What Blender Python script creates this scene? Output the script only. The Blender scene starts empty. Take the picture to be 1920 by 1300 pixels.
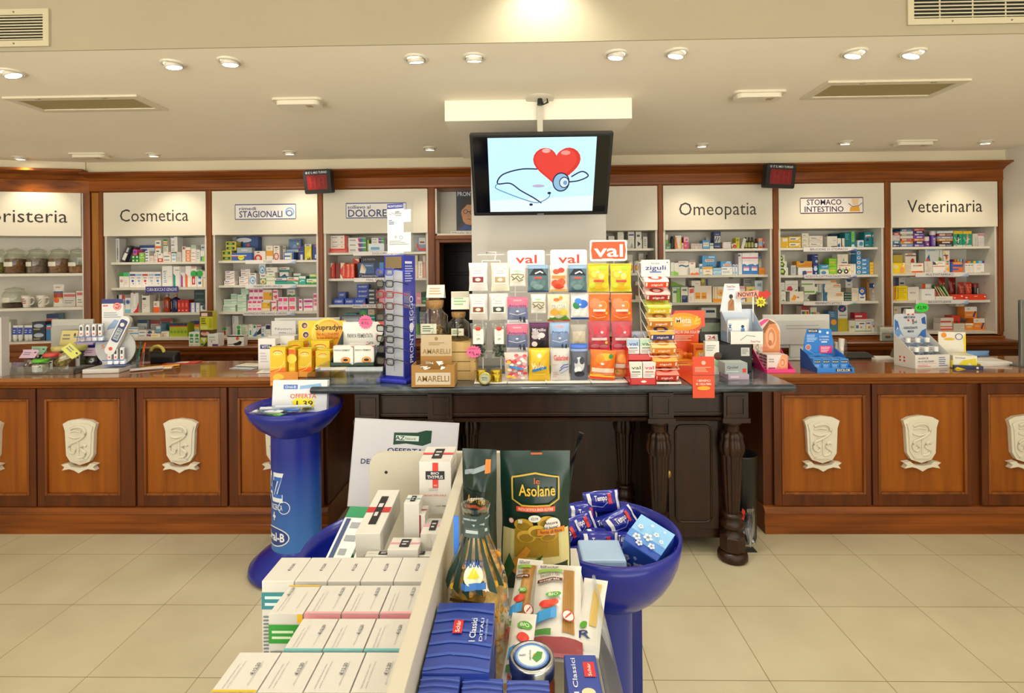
import bpy, math, random
from mathutils import Vector, Matrix
random.seed(7)
SC = bpy.context.scene
COL = SC.collection
# ---------------------------------------------------------------- camera, world, exposure
F, CX, CY, YAW, ROLL, CAMH = 975.0, 960.0, 510.0, 0.019, 0.0095, 1.6
CAM = Vector((0, 0, CAMH))
FW = Vector((-math.sin(YAW), math.cos(YAW), 0))
RT0 = Vector((math.cos(YAW), math.sin(YAW), 0))
UP0 = Vector((0, 0, 1))
RT = RT0*math.cos(ROLL) - UP0*math.sin(ROLL)
UP = UP0*math.cos(ROLL) + RT0*math.sin(ROLL)
cd = bpy.data.cameras.new('camera'); cam = bpy.data.objects.new('camera', cd); COL.objects.link(cam)
cd.sensor_width = 36; cd.lens = F/1920*36; cd.shift_y = -140/1920; cd.clip_start = .05
cam.matrix_world = Matrix(((RT.x, UP.x, -FW.x, CAM.x), (RT.y, UP.y, -FW.y, CAM.y), (RT.z, UP.z, -FW.z, CAM.z), (0, 0, 0, 1)))
SC.camera = cam
W = bpy.data.worlds.new('room_light'); SC.world = W; W.use_nodes = True
_n, _l = W.node_tree.nodes, W.node_tree.links              # world light, made brighter below the horizon to lift the ceiling
_t = _n.new('ShaderNodeTexCoord'); _s = _n.new('ShaderNodeSeparateXYZ'); _r = _n.new('ShaderNodeMapRange')
for _i, _v in ((1, -.25), (2, .15), (3, 4.9), (4, 1.1)): _r.inputs[_i].default_value = _v
_l.new(_t.outputs['Generated'], _s.inputs[0]); _l.new(_s.outputs['Z'], _r.inputs[0]); _l.new(_r.outputs[0], _n['Background'].inputs[1])
_n['Background'].inputs[0].default_value = (1.0, .96, .84, 1)
vs = SC.view_settings
vs.view_transform = 'Standard'; vs.look = 'None'; vs.gamma = 1; vs.use_curve_mapping = False; vs.exposure = 0.1
CEIL, HIGH, BEAM_Y, WF = 2.61, 3.05, 2.29, 4.60
# ---------------------------------------------------------------- helpers
def ray(px, py): return FW + RT*((px-CX)/F) + UP*((CY-py)/F)
def at(px, py, Y):
    d = ray(px, py); return CAM + d*(Y/d.y)
def onz(px, py, Z):
    d = ray(px, py); return CAM + d*((Z-CAMH)/d.z)
def lin(h):
    h = h.lstrip('#'); r = []
    for i in (0, 2, 4):
        c = int(h[i:i+2], 16)/255
        r.append(c/12.92 if c <= .04045 else ((c+.055)/1.055)**2.4)
    return (*r, 1)
PAL = dict(wh='f2efe8', cr='ece5d2', gr='9c9c98', lg='cfcecb', dg='4a4a4c', bk='17171a', bl='2350b4', nv='1d2560', lb='8fc1e6', cy='2ea3dc', tl='1f8f9a',
           dt='14606e', gn='2c8a3c', lm='9ccb2c', mg='b9dcc0', ye='f2d416', ol='d9ad22', or_='f07818', rd='cf2a1e', dr='8a1a1c', pk='ee4a92', lp='f2b4c6',
           mn='a02a56', pu='6a3a9a', lv='c6b4dc', br='7a4a24', tn='c9a877', gd='b08a30', sv='b8bcc4', dn='1f3a2c', sk='d99a72', mr='5a1420')
MATS = {}
def newmat(name):
    m = bpy.data.materials.new(name); m.use_nodes = True
    return m, m.node_tree.nodes, m.node_tree.links, m.node_tree.nodes['Principled BSDF']
def mat(c, rough=.42, metal=0, emit=0):
    c = PAL.get(c, c); k = (c, rough, metal, emit)
    if k not in MATS:
        m, n, l, b = newmat('paint_'+c)
        b.inputs['Base Color'].default_value = lin(c); b.inputs['Roughness'].default_value = rough; b.inputs['Metallic'].default_value = metal
        if emit:
            b.inputs['Emission Color'].default_value = lin(c); b.inputs['Emission Strength'].default_value = emit
            if emit > 0: b.inputs['Base Color'].default_value = (0, 0, 0, 1)
        MATS[k] = m
    return MATS[k]
def clear(tint='ffffff', gloss=.12, rough=.03):
    k = ('clear', tint, gloss)
    if k not in MATS:
        m, n, l, b = newmat('clear_plastic'); n.remove(b)
        t = n.new('ShaderNodeBsdfTransparent'); t.inputs[0].default_value = lin(tint)
        g = n.new('ShaderNodeBsdfGlossy'); g.inputs['Roughness'].default_value = rough
        lw = n.new('ShaderNodeLayerWeight'); lw.inputs[0].default_value = .25
        mx = n.new('ShaderNodeMixShader'); ad = n.new('ShaderNodeMath'); ad.operation = 'ADD'; ad.inputs[1].default_value = gloss*.5; ad.use_clamp = True
        ml = n.new('ShaderNodeMath'); ml.operation = 'MULTIPLY'; ml.inputs[1].default_value = .6
        l.new(lw.outputs['Facing'], ml.inputs[0]); l.new(ml.outputs[0], ad.inputs[0]); l.new(ad.outputs[0], mx.inputs[0])
        l.new(t.outputs[0], mx.inputs[1]); l.new(g.outputs[0], mx.inputs[2]); l.new(mx.outputs[0], n['Material Output'].inputs[0])
        MATS[k] = m
    return MATS[k]
def noisy(name, c0, c1, scale=(1, 1, 1), sc=3, rough=.4, detail=6, p0=.3, p1=.7, bump=0, coat=0, dist=0):
    m, n, l, b = newmat(name)
    g = n.new('ShaderNodeNewGeometry'); mp = n.new('ShaderNodeMapping'); mp.inputs['Scale'].default_value = scale
    t = n.new('ShaderNodeTexNoise'); t.inputs['Scale'].default_value = sc; t.inputs['Detail'].default_value = detail; t.inputs['Distortion'].default_value = dist
    r = n.new('ShaderNodeValToRGB'); e = r.color_ramp.elements
    e[0].position = p0; e[1].position = p1; e[0].color = lin(c0); e[1].color = lin(c1)
    l.new(g.outputs['Position'], mp.inputs[0]); l.new(mp.outputs[0], t.inputs[0]); l.new(t.outputs[0], r.inputs[0]); l.new(r.outputs[0], b.inputs['Base Color'])
    b.inputs['Roughness'].default_value = rough; b.inputs['Coat Weight'].default_value = coat
    if bump:
        bp = n.new('ShaderNodeBump'); bp.inputs['Strength'].default_value = bump; bp.inputs['Distance'].default_value = .004
        l.new(t.outputs[0], bp.inputs['Height']); l.new(bp.outputs[0], b.inputs['Normal'])
    return m
wood_v = noisy('walnut_upright', '5e2d0c', '8f4f1a', (9, 9, .6), 2.2, .33, dist=.4)
wood_h = noisy('walnut_length', '5e2e0a', '955016', (.6, 9, 9), 2.2, .33, dist=.4)
wood_panel = noisy('walnut_panel', '783c08', 'a35c12', (7, 7, .5), 2.0, .38, p0=.25, p1=.75, dist=.8)
wood_dark = noisy('dark_walnut', '47210a', '67320d', (8, 8, .7), 2.2, .36, dist=.4)
wood_top = noisy('polished_top', '7a4214', 'a8682a', (.7, 9, 9), 1.6, .12, dist=.5, coat=.5)
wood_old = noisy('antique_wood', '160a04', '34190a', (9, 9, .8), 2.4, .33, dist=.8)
wood_lit = noisy('lit_wood', '8a5318', 'b0742a', (8, 8, .6), 2, .35, dist=.5)  # lighter wood: the light on the corner post is put into its colour
plaster = noisy('plaster', 'f5eddb', 'f7f0df', (1, 1, 1), 1.5, .85)
plaster_beam = noisy('beam_dimmed', '958b74', '9a9078', (1, 1, 1), 1.5, .85)  # plaster darkened in colour to stand in for dimmer light on the beam
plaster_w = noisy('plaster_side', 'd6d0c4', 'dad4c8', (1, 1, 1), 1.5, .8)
laminate = mat('dcd5c4', .45)
inner = mat('d0cbc0', .5)
marble = noisy('grey_marble', '30363c', '6e7880', (1.2, 3, 3), 3.2, .14, 8, .38, .72, dist=1.6)
def veined():
    n = marble.node_tree.nodes; l = marble.node_tree.links
    r = n['Color Ramp'].color_ramp; e = r.elements.new(.80); e.color = lin('c3c8c8'); e = r.elements.new(.60); e.color = lin('4a525a')
veined()
for _m, _v in ((wood_old, .4), (wood_dark, .3), (wood_panel, .3), (wood_h, .35), (wood_v, .35)): _m.node_tree.nodes['Principled BSDF'].inputs['Specular IOR Level'].default_value = _v
def floor_mat(ox, oy, s):
    m, n, l, b = newmat('floor_tiles')
    g = n.new('ShaderNodeNewGeometry'); mp = n.new('ShaderNodeMapping'); mp.inputs['Location'].default_value = (-ox/s, -oy/s, 0); mp.inputs['Scale'].default_value = (1/s, 1/s, 1)
    br = n.new('ShaderNodeTexBrick'); br.offset = 0; br.squash = 1
    for k, v in (('Scale', 1), ('Mortar Size', .0042), ('Mortar Smooth', .25), ('Bias', 0), ('Brick Width', 1), ('Row Height', 1)): br.inputs[k].default_value = v
    br.inputs['Color1'].default_value = lin('cac1a4'); br.inputs['Color2'].default_value = lin('c5bb9d'); br.inputs['Mortar'].default_value = lin('8a7a55')
    nz = n.new('ShaderNodeTexNoise'); nz.inputs['Scale'].default_value = 3.5; nz.inputs['Detail'].default_value = 7
    mx = n.new('ShaderNodeMix'); mx.data_type = 'RGBA'; mx.blend_type = 'MULTIPLY'; mx.inputs[0].default_value = .35
    rp = n.new('ShaderNodeValToRGB'); rp.color_ramp.elements[0].color = (.72, .70, .66, 1); rp.color_ramp.elements[0].position = .35; rp.color_ramp.elements[1].position = .65
    l.new(g.outputs['Position'], mp.inputs[0]); l.new(mp.outputs[0], br.inputs['Vector']); l.new(g.outputs['Position'], nz.inputs[0])
    l.new(nz.outputs[0], rp.inputs[0]); l.new(br.outputs['Color'], mx.inputs[6]); l.new(rp.outputs[0], mx.inputs[7]); l.new(mx.outputs[2], b.inputs['Base Color'])
    b.inputs['Roughness'].default_value = .38
    return m

def tess2d(P, Fs, L):                                         # split big faces so that they can follow a curve
    import bmesh
    bm = bmesh.new(); vs_ = [bm.verts.new((x, y, 0)) for x, y in P]
    for f in Fs:
        try: bm.faces.new([vs_[i] for i in f])
        except ValueError: pass
    bmesh.ops.triangulate(bm, faces=bm.faces[:])
    for _ in range(5):
        es = [e for e in bm.edges if e.calc_length() > L]
        if not es or len(bm.edges) > 6000: break
        bmesh.ops.subdivide_edges(bm, edges=es, cuts=1); bmesh.ops.triangulate(bm, faces=bm.faces[:])
    bm.verts.index_update(); r = [(v.co.x, v.co.y) for v in bm.verts], [tuple(v.index for v in f.verts) for f in bm.faces]; bm.free(); return r
TXT = {}
def textmesh(s, bold=0):
    k = (s, bold)
    if k not in TXT:
        c = bpy.data.curves.new('lettering', 'FONT'); c.body = s; c.size = 1; c.resolution_u = 2; c.offset = bold
        o = bpy.data.objects.new('lettering', c)
        me = bpy.data.meshes.new_from_object(o)
        vs_ = [(v.co.x, v.co.y) for v in me.vertices]; fs = [tuple(p.vertices) for p in me.polygons]
        bpy.data.objects.remove(o); bpy.data.meshes.remove(me); bpy.data.curves.remove(c)
        if not vs_: vs_ = [(0, 0), (1, 1)]
        x0 = min(v[0] for v in vs_); x1 = max(v[0] for v in vs_)
        TXT[k] = ([(x-x0, y) for x, y in vs_], fs, x1-x0)
    return TXT[k]
class MB:
    def __init__(s): s.v = []; s.f = []; s.mi = []; s.mats = []; s.sm = []
    def mat(s, m):
        if isinstance(m, str): m = mat(m)
        if m not in s.mats: s.mats.append(m)
        return s.mats.index(m)
    def add(s, vs, fs, m, smooth=False, T=None):
        b = len(s.v); i = s.mat(m)
        s.v += [tuple(T @ Vector(v)) if T else tuple(v) for v in vs]
        for f in fs: s.f.append(tuple(b+k for k in f)); s.mi.append(i); s.sm.append(smooth)
        return s
    def box(s, x0, x1, y0, y1, z0, z1, m, T=None):
        v = [(x, y, z) for z in (z0, z1) for y in (y0, y1) for x in (x0, x1)]
        return s.add(v, [(0, 2, 3, 1), (4, 5, 7, 6), (0, 1, 5, 4), (2, 6, 7, 3), (0, 4, 6, 2), (1, 3, 7, 5)], m, False, T)
    def prism(s, pts, y0, y1, m, T=None, smooth=False):      # outline in x,z extruded along y
        n = len(pts); v = [(x, y0, z) for x, z in pts]+[(x, y1, z) for x, z in pts]
        a = sum(pts[i][0]*pts[(i+1) % n][1]-pts[(i+1) % n][0]*pts[i][1] for i in range(n))
        q = [(i, (i+1) % n, n+(i+1) % n, n+i) for i in range(n)]
        f0, f1 = tuple(range(n)), tuple(range(2*n-1, n-1, -1))
        if a < 0: q = [t[::-1] for t in q]; f0, f1 = f0[::-1], f1[::-1]
        q = [t[::-1] for t in q]
        s.add(v, [f0, f1], m, False, T); s.add(v, q, m, smooth, T); return s
    def profile(s, pts, x0, x1, m, T=None):                  # outline in y,z extruded along x
        n = len(pts); v = [(x0, y, z) for y, z in pts]+[(x1, y, z) for y, z in pts]
        return s.add(v, [tuple(range(n)), tuple(range(2*n-1, n-1, -1))]+[(i, n+i, n+(i+1) % n, (i+1) % n) for i in range(n)], m, False, T)
    def lathe(s, prof, m, c=(0, 0, 0), n=24, T=None, fn=None, caps=True, sm=True):
        v = []; q = []
        for j, (r, z) in enumerate(prof):
            for i in range(n):
                a = 2*math.pi*i/n; rr = r*(fn(a, z) if fn else 1)
                v.append((c[0]+rr*math.cos(a), c[1]+rr*math.sin(a), c[2]+z))
        for j in range(len(prof)-1):
            for i in range(n): q.append((j*n+i, j*n+(i+1) % n, (j+1)*n+(i+1) % n, (j+1)*n+i))
        s.add(v, q, m, sm, T)
        if caps:
            b = len(prof)-1
            if prof[0][0] > 1e-5: s.add(v[:n], [tuple(range(n-1, -1, -1))], m, False, T)
            if prof[-1][0] > 1e-5: s.add(v[b*n:], [tuple(range(n))], m, False, T)
        return s
    def tube(s, path, r, m, n=8, closed=False, T=None):
        P = [Vector(p) for p in path]; k = len(P); v = []; q = []
        up = Vector((0, 0, 1))
        for i, p in enumerate(P):
            d = (P[(i+1) % k]-P[i-1]) if closed else (P[min(i+1, k-1)]-P[max(i-1, 0)])
            d = d.normalized() if d.length > 1e-9 else Vector((0, 0, 1))
            a = d.cross(up if abs(d.z) < .95 else Vector((1, 0, 0))).normalized(); b = d.cross(a)
            rr = r[i] if isinstance(r, (list, tuple)) else r
            for j in range(n):
                t = 2*math.pi*j/n; v.append(tuple(p+a*(rr*math.cos(t))+b*(rr*math.sin(t))))
        for i in range(k if closed else k-1):
            for j in range(n): q.append((i*n+j, ((i+1) % k)*n+j, ((i+1) % k)*n+(j+1) % n, i*n+(j+1) % n))
        s.add(v, q, m, True, T)
        if not closed: s.add(v[:n], [tuple(range(n))], m, False, T); s.add(v[-n:], [tuple(range(n-1, -1, -1))], m, False, T)
        return s
    def decor(s, surf, Wd, Hd, spec, T=None, tess=1, flip=False):
        lay = 0
        for it in spec.split(';'):
            p = it.split()
            if not p: continue
            lay += 1; e = .0006+.00022*lay
            k = p[0]; V = []; FF = []
            cv = tess > 1 and k not in 'rl'
            def P(u, v): return (u*Wd, v*Hd) if cv else surf(u, v, e)
            if k == 'r':
                u0, v0, u1, v1 = map(float, p[1:5]); c = p[5]; n = tess
                V = [P(u0+(u1-u0)*i/n, v0+(v1-v0)*j/n) for j in range(n+1) for i in range(n+1)]
                FF = [(j*(n+1)+i, j*(n+1)+i+1, (j+1)*(n+1)+i+1, (j+1)*(n+1)+i) for j in range(n) for i in range(n)]
            elif k in 'co':
                u, v, r = map(float, p[1:4]); c = p[4] if k == 'c' else p[5]; n = 20; r *= Hd; ri = r*(1-float(p[4])) if k == 'o' else 0
                ring = lambda q: [P(u+q*math.cos(6.2832*i/n)/Wd, v+q*math.sin(6.2832*i/n)/Hd) for i in range(n)]
                if k == 'c': V = ring(r); FF = [tuple(range(n))]
                else: V = ring(r)+ring(ri); FF = [(i, (i+1) % n, n+(i+1) % n, n+i) for i in range(n)]
            elif k == 'e':
                u, v, ru, rv = map(float, p[1:5]); c = p[5]; n = 20
                V = [P(u+ru*math.cos(6.2832*i/n), v+rv*math.sin(6.2832*i/n)) for i in range(n)]; FF = [tuple(range(n))]
            elif k in 'tTB':
                u, v, w, h = map(float, p[1:5]); bo = float(p.pop(5)) if k == 'B' else .014*(k == 'T'); c = p[5]; s_ = ' '.join(p[6:])
                tv, tf, tw = textmesh(s_, bo)
                sy = h*Hd/.69 if h else w*Wd/tw; sx = w*Wd/tw if w else sy
                V = [P(u+(x-tw/2)*sx/Wd, v+(y-.345)*sy/Hd) for x, y in tv]; FF = tf
            elif k == 'v':                                    # vertical lettering, reads upwards
                u, v, w, h = map(float, p[1:5]); c = p[5]; s_ = ' '.join(p[6:])
                tv, tf, tw = textmesh(s_, .008); sx = h*Hd/tw; sy = w*Wd/.69
                V = [P(u-(y-.345)*sy/Wd, v+(x-tw/2)*sx/Hd) for x, y in tv]; FF = tf
            elif k == 'p':
                c = p[1]; V = [P(*map(float, q.split(','))) for q in p[2:]]; FF = [tuple(range(len(V)))]
            elif k == 'k':                                    # stroke
                w = float(p[1])*Hd/2; c = p[2]; pts = [tuple(map(float, q.split(','))) for q in p[3:]]
                for i, (a, b) in enumerate(pts):
                    a0, b0 = pts[max(i-1, 0)]; a1, b1 = pts[min(i+1, len(pts)-1)]
                    dx, dy = (a1-a0)*Wd, (b1-b0)*Hd; L = math.hypot(dx, dy) or 1
                    V += [P(a-dy/L*w/Wd, b+dx/L*w/Hd), P(a+dy/L*w/Wd, b-dx/L*w/Hd)]
                FF = [(2*i, 2*i+1, 2*i+3, 2*i+2) for i in range(len(pts)-1)]
            elif k == 's':                                    # star burst
                u, v, r, n = float(p[1]), float(p[2]), float(p[3])*Hd, int(p[4]); c = p[5]; q = float(p[6]) if len(p) > 6 else 1
                V = [P(u+q*r*(1 if i % 2 else .78)*math.cos(math.pi*i/n)/Wd, v+r*(1 if i % 2 else .78)*math.sin(math.pi*i/n)/Hd) for i in range(2*n)]; FF = [tuple(range(2*n))]
            elif k == 'l':                                    # lines of small print
                u0, v0, u1, v1 = map(float, p[1:5]); n = int(p[5]); c = p[6]; rn = random.Random(len(spec)+n)
                for i in range(n):
                    y = v1-(v1-v0)*(i+.5)/n; t = (v1-v0)/n*.22; uu = u0+(u1-u0)*rn.uniform(.6, 1); b = len(V)
                    V += [P(u0, y-t), P(uu, y-t), P(uu, y+t), P(u0, y+t)]; FF.append((b, b+1, b+2, b+3))
            else: raise ValueError(it)
            if cv: V, FF = tess2d(V, FF, max(Wd, Hd)/14); V = [surf(x/Wd, y/Hd, e) for x, y in V]
            s.add(V, FF, mat(c) if not callable(c) else c, False, T)
        return s
    def build(s, name, parent=None, origin=None, bevel=0, kind=None, seg=2):
        vs_ = s.v; o0 = Vector((0, 0, 0))
        if parent is None and origin is None:
            xs, ys, zs = zip(*vs_); origin = ((min(xs)+max(xs))/2, (min(ys)+max(ys))/2, min(zs))
        if origin is not None:
            o0 = Vector(origin); vs_ = [(x-o0.x, y-o0.y, z-o0.z) for x, y, z in vs_]
        me = bpy.data.meshes.new(name); me.from_pydata(vs_, [], s.f)
        for m in s.mats: me.materials.append(m)
        me.polygons.foreach_set('material_index', s.mi); me.polygons.foreach_set('use_smooth', s.sm); me.update()
        o = bpy.data.objects.new(name, me); COL.objects.link(o); o.location = o0
        if parent is not None: o.parent = parent
        if bevel:
            b = o.modifiers.new('bevel', 'BEVEL'); b.width = bevel; b.segments = seg; b.limit_method = 'ANGLE'; b.angle_limit = .7
        if kind: o['kind'] = kind
        return o
LABELS = {}
def tag(o, label, cat, group=None, kind=None):
    o['label'] = label; o['category'] = cat
    if group: o['group'] = group
    if kind: o['kind'] = kind
    n = len(label.split())
    if n < 4 or n > 16: print('LABELLEN', n, label)
    if label in LABELS: print('LABELDUP', label)
    LABELS[label] = 1
    return o
def thing(name, label, cat, loc=(0, 0, 0), rz=0, group=None, rx=0, ry=0):
    o = bpy.data.objects.new(name, None); o.empty_display_size = .05; COL.objects.link(o)
    o.location = loc; o.rotation_euler = (rx, ry, rz)
    return tag(o, label, cat, group)
def front(w, h, y=0, x0=None, z0=0):
    x0 = -w/2 if x0 is None else x0
    return lambda u, v, e: (x0+u*w, y-e, z0+v*h)
def topf(w, d, z, x0=None, y0=0):                             # u to the right, v away from the viewer
    x0 = -w/2 if x0 is None else x0
    return lambda u, v, e: (x0+u*w, y0+v*d, z+e)
def rightf(d, h, x, y0=0, z0=0):                              # the side that faces +x, u away from the viewer
    return lambda u, v, e: (x+e, y0+u*d, z0+v*h)
def leftf(d, h, x, y0=0, z0=0):                               # the side that faces -x, u towards the viewer
    return lambda u, v, e: (x-e, y0+(1-u)*d, z0+v*h)
def struct(name, mb, **k): return mb.build(name, kind='structure', **k)
def arc(cx, cz, r, a0, a1, n): return [(cx+r*math.cos(math.radians(a0+(a1-a0)*i/n)), cz+r*math.sin(math.radians(a0+(a1-a0)*i/n))) for i in range(n+1)]
def rrect(x0, x1, z0, z1, r, n=5): return arc(x1-r, z0+r, r, -90, 0, n)+arc(x1-r, z1-r, r, 0, 90, n)+arc(x0+r, z1-r, r, 90, 180, n)+arc(x0+r, z0+r, r, 180, 270, n)
# ---------------------------------------------------------------- room shell
g0 = onz(126.9, 1037.7, 0); TS = .45
XL, XR = -5.2, at(1889, 500, 4.55).x
struct('floor', MB().box(-6, 6, -2.5, 5.6, -.06, 0, floor_mat(-2.652, 2.94, TS)), origin=(0, 0, 0))
struct('ceiling', MB().box(-6, 6, BEAM_Y+.004, 5.6, CEIL, CEIL+.12, plaster).box(-6, 6, -2.5, BEAM_Y, HIGH, HIGH+.08, plaster))
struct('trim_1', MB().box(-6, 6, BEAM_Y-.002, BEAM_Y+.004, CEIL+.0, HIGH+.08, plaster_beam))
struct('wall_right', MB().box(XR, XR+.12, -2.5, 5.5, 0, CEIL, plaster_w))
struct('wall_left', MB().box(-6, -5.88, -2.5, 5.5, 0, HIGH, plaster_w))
# wall behind the shelving, with the doorway beside the column
dx0, dx1 = at(822, 500, WF).x, at(985, 500, WF).x
wb = MB(); Y0, Y1 = 4.93, 5.03
wb.box(-5.9, dx0-.05, Y0, Y1, 0, CEIL, plaster).box(dx1+.05, XR, Y0, Y1, 0, CEIL, plaster).box(dx0-.05, dx1+.05, Y0, Y1, 1.96, CEIL, plaster)
struct('wall_back', wb)
zc = 2.505
struct('trim_2', MB().box(-5.9, XR, 4.56, 4.93, zc, CEIL, mat('d8cdb0', .6)))
# dark back room through the doorway: a chest of dark drawers
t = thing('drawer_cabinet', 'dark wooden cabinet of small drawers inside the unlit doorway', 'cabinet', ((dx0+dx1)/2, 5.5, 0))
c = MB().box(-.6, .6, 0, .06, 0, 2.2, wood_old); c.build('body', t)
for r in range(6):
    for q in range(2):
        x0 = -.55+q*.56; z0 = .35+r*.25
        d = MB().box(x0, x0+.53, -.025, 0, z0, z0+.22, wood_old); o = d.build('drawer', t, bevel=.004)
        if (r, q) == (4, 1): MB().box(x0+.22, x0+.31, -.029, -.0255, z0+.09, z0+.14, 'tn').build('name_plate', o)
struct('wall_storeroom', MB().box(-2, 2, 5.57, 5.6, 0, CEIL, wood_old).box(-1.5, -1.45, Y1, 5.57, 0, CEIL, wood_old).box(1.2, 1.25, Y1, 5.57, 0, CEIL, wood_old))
# column with its ceiling drop
cx0, cx1 = at(886, 600, 3.45).x, at(1138, 600, 3.45).x
struct('wall_column', MB().box(cx0, cx1, 3.45, 4.2, 0, CEIL, mat('cfcac2', .6)))
a = at(834, 226, 3.05); b = at(1185, 223, 3.05)
struct('trim_3', MB().box(a.x, b.x, 3.05, 4.05, 2.49, CEIL, plaster))
# ---------------------------------------------------------------- ceiling fittings
def spot(px, py, warm, tiltx, tilty, label, energy, hidden=False):
    p = onz(px, py, CEIL); t = thing('ceiling_downlight', label, 'ceiling light', (p.x, p.y, CEIL), 0, 'recessed ceiling downlights')
    MB().lathe([(.056, 0), (.055, -.006), (.046, -.010), (.040, -.004), (.040, 0)], mat('d8d2c0', .35), n=28, caps=False).build('trim_ring', t)
    R = Matrix.Rotation(tiltx, 4, 'X') @ Matrix.Rotation(tilty, 4, 'Y')
    o = MB().lathe([(.038, .0), (.040, -.016), (.036, -.022), (.033, -.020)], mat('d0cabb', .3), n=24, T=R, caps=False).build('swivel_cup', t)
    MB().lathe([(.0335, -.019), (.001, -.021)], mat('fff2d8' if warm else 'ffffff', .5, 0, 22), n=20, T=R, caps=False).build('lamp_lens', o)
    L = bpy.data.lights.new('downlight_beam', 'SPOT'); L.energy = energy; L.spot_size = math.radians(105 if not warm else 100); L.spot_blend = .7; L.shadow_soft_size = .03
    L.color = (1, .87, .66) if warm else (1, .96, .86)
    lo = bpy.data.objects.new('downlight_beam', L); COL.objects.link(lo); lo.parent = t; lo.location = R @ Vector((0, 0, -.035)); lo.rotation_euler = R.to_euler()
    return t
ords = ['far left', 'second from the left', 'third from the left', 'fourth from the left', 'fifth from the left', 'sixth from the left', 'seventh from the left', 'eighth from the left', 'far right']
for i, (px, py, tx, ty) in enumerate([(22, 135, .3, .5), (325, 119, .2, .2), (431, 114, .2, .1), (780, 109, .5, .1), (889, 107, .5, 0), (1155, 101, .2, -.2), (1268, 98, .2, -.3), (1601, 98, .3, -.4), (1711, 98, .3, -.5)]):
    spot(px, py, False, tx*.5, -ty*.6, 'white downlight in the front ceiling row, '+ords[i], 11)
ords2 = ['far left above the jars', 'above the first lettered panel', 'left of the red number display', 'just left of the television', 'right of the television', 'right of the second number display', 'far right by the wall']
for i, (px, py) in enumerate([(38, 295), (288, 289), (543, 285), (806, 277), (1316, 271), (1585, 266), (1848, 265)]):
    spot(px, py, True, .12, 0, 'warm downlight in the back ceiling row, '+ords2[i], 15)
# spot that lights the beam, high above the frame edge
t = thing('ceiling_downlight', 'bright downlight on the upper ceiling shining down the beam face', 'ceiling light', (.10, 2.13, HIGH-.0))
MB().lathe([(.056, 0), (.055, -.006), (.046, -.010), (.040, -.004)], mat('d8d2c0', .35), n=24, caps=False).build('trim_ring', t)
MB().lathe([(.040, -.004), (.001, -.006)], mat('ffffff', .5, 0, 22), n=20, caps=False).build('lamp_lens', t)
L = bpy.data.lights.new('downlight_beam', 'SPOT'); L.energy = 34; L.spot_size = 2.0; L.spot_blend = .8; L.shadow_soft_size = .04; L.color = (1, .95, .84)
lo = bpy.data.objects.new('downlight_beam', L); COL.objects.link(lo); lo.parent = t; lo.location = (0, 0, -.05)
# unseen fill lamps added over the part of the shop behind the camera
for x in (-3.2, -1.1, 1.1, 3.2):
    for y in (-1.2, .6):
        L = bpy.data.lights.new('unseen_fill_lamp', 'AREA'); L.energy = 6; L.shape = 'DISK'; L.size = .5; L.color = (1, .95, .84)
        lo = bpy.data.objects.new('unseen_fill_lamp', L); COL.objects.link(lo); lo.location = (x, y, HIGH-.02)
def grille(x0, x1, z0, z1, label):
    t = thing('air_vent', label, 'vent', ((x0+x1)/2, BEAM_Y, z0)); w = x1-x0; h = z1-z0; f = .026
    m = mat('b3a98c', .4)
    fr = MB()
    for a_ in ((-w/2, w/2, 0, f), (-w/2, w/2, h-f, h), (-w/2, -w/2+f, f, h-f), (w/2-f, w/2, f, h-f)): fr.box(a_[0], a_[1], -.012, 0, a_[2], a_[3], m)
    for sx in (-w/2+w*.3, w/2-w*.3):
        for sz in (f/2, h-f/2): fr.lathe([(.004, 0), (.003, .003)], mat('6a6454'), T=Matrix.Translation((sx, -.012, sz)) @ Matrix.Rotation(math.pi/2, 4, 'X'), n=8)
    fr.build('frame', t)
    MB().box(-w/2+f, w/2-f, -.0045, -.0025, f, h-f, mat('0d0c0a', .9)).build('duct_opening', t)
    sl = MB(); n = 9
    for i in range(n):
        z = f+(h-2*f)*(i+.5)/n; sl.box(-w/2+f, w/2-f, -.010, -.006, z-.0026, z+.0026, m)
    for i in range(1, int(w/.14)): sl.box(-w/2+i*.14-.003, -w/2+i*.14+.003, -.006, -.0046, f, h-f, m)
    sl.build('slats', t)
p0 = at(-120, 92, BEAM_Y); p1 = at(95, 18, BEAM_Y); grille(p0.x, p1.x, p0.z, p1.z, 'white slatted air vent on the beam at the upper left')
p0 = at(1699, 49, BEAM_Y); p1 = at(1975, -40, BEAM_Y); grille(p0.x, p1.x, p0.z, p1.z, 'white slatted air vent on the beam at the upper right')
def hatch(c, label):
    P = [onz(x, y, CEIL) for x, y in c]; xs = sorted(p.x for p in P); ys = sorted(p.y for p in P)
    x0, x1 = (xs[0]+xs[1])/2, (xs[2]+xs[3])/2; y0, y1 = (ys[0]+ys[1])/2, (ys[2]+ys[3])/2
    t = thing('ceiling_hatch', label, 'ceiling panel', ((x0+x1)/2, (y0+y1)/2, CEIL)); w = x1-x0; d = y1-y0; f = .045; m = mat('d9d0b8', .5)
    fr = MB()
    for a_ in ((-w/2, w/2, -d/2, -d/2+f), (-w/2, w/2, d/2-f, d/2), (-w/2, -w/2+f, -d/2+f, d/2-f), (w/2-f, w/2, -d/2+f, d/2-f)): fr.box(*a_, -.012, 0, m)
    for sx in (-.25, .25): fr.box(sx*w-.015, sx*w+.015, -d/2+.005, -d/2+.02, -.016, -.012, mat('a09880'))
    fr.build('frame', t, bevel=.003)
    MB().box(-w/2+f, w/2-f, -d/2+f, d/2-f, -.006, -.002, mat('a39467', .6)).build('filter_panel', t)
hatch([(12.8, 185), (248, 173), (313, 204), (85.7, 208.5)], 'square ceiling air panel on the left, olive centre')
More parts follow.
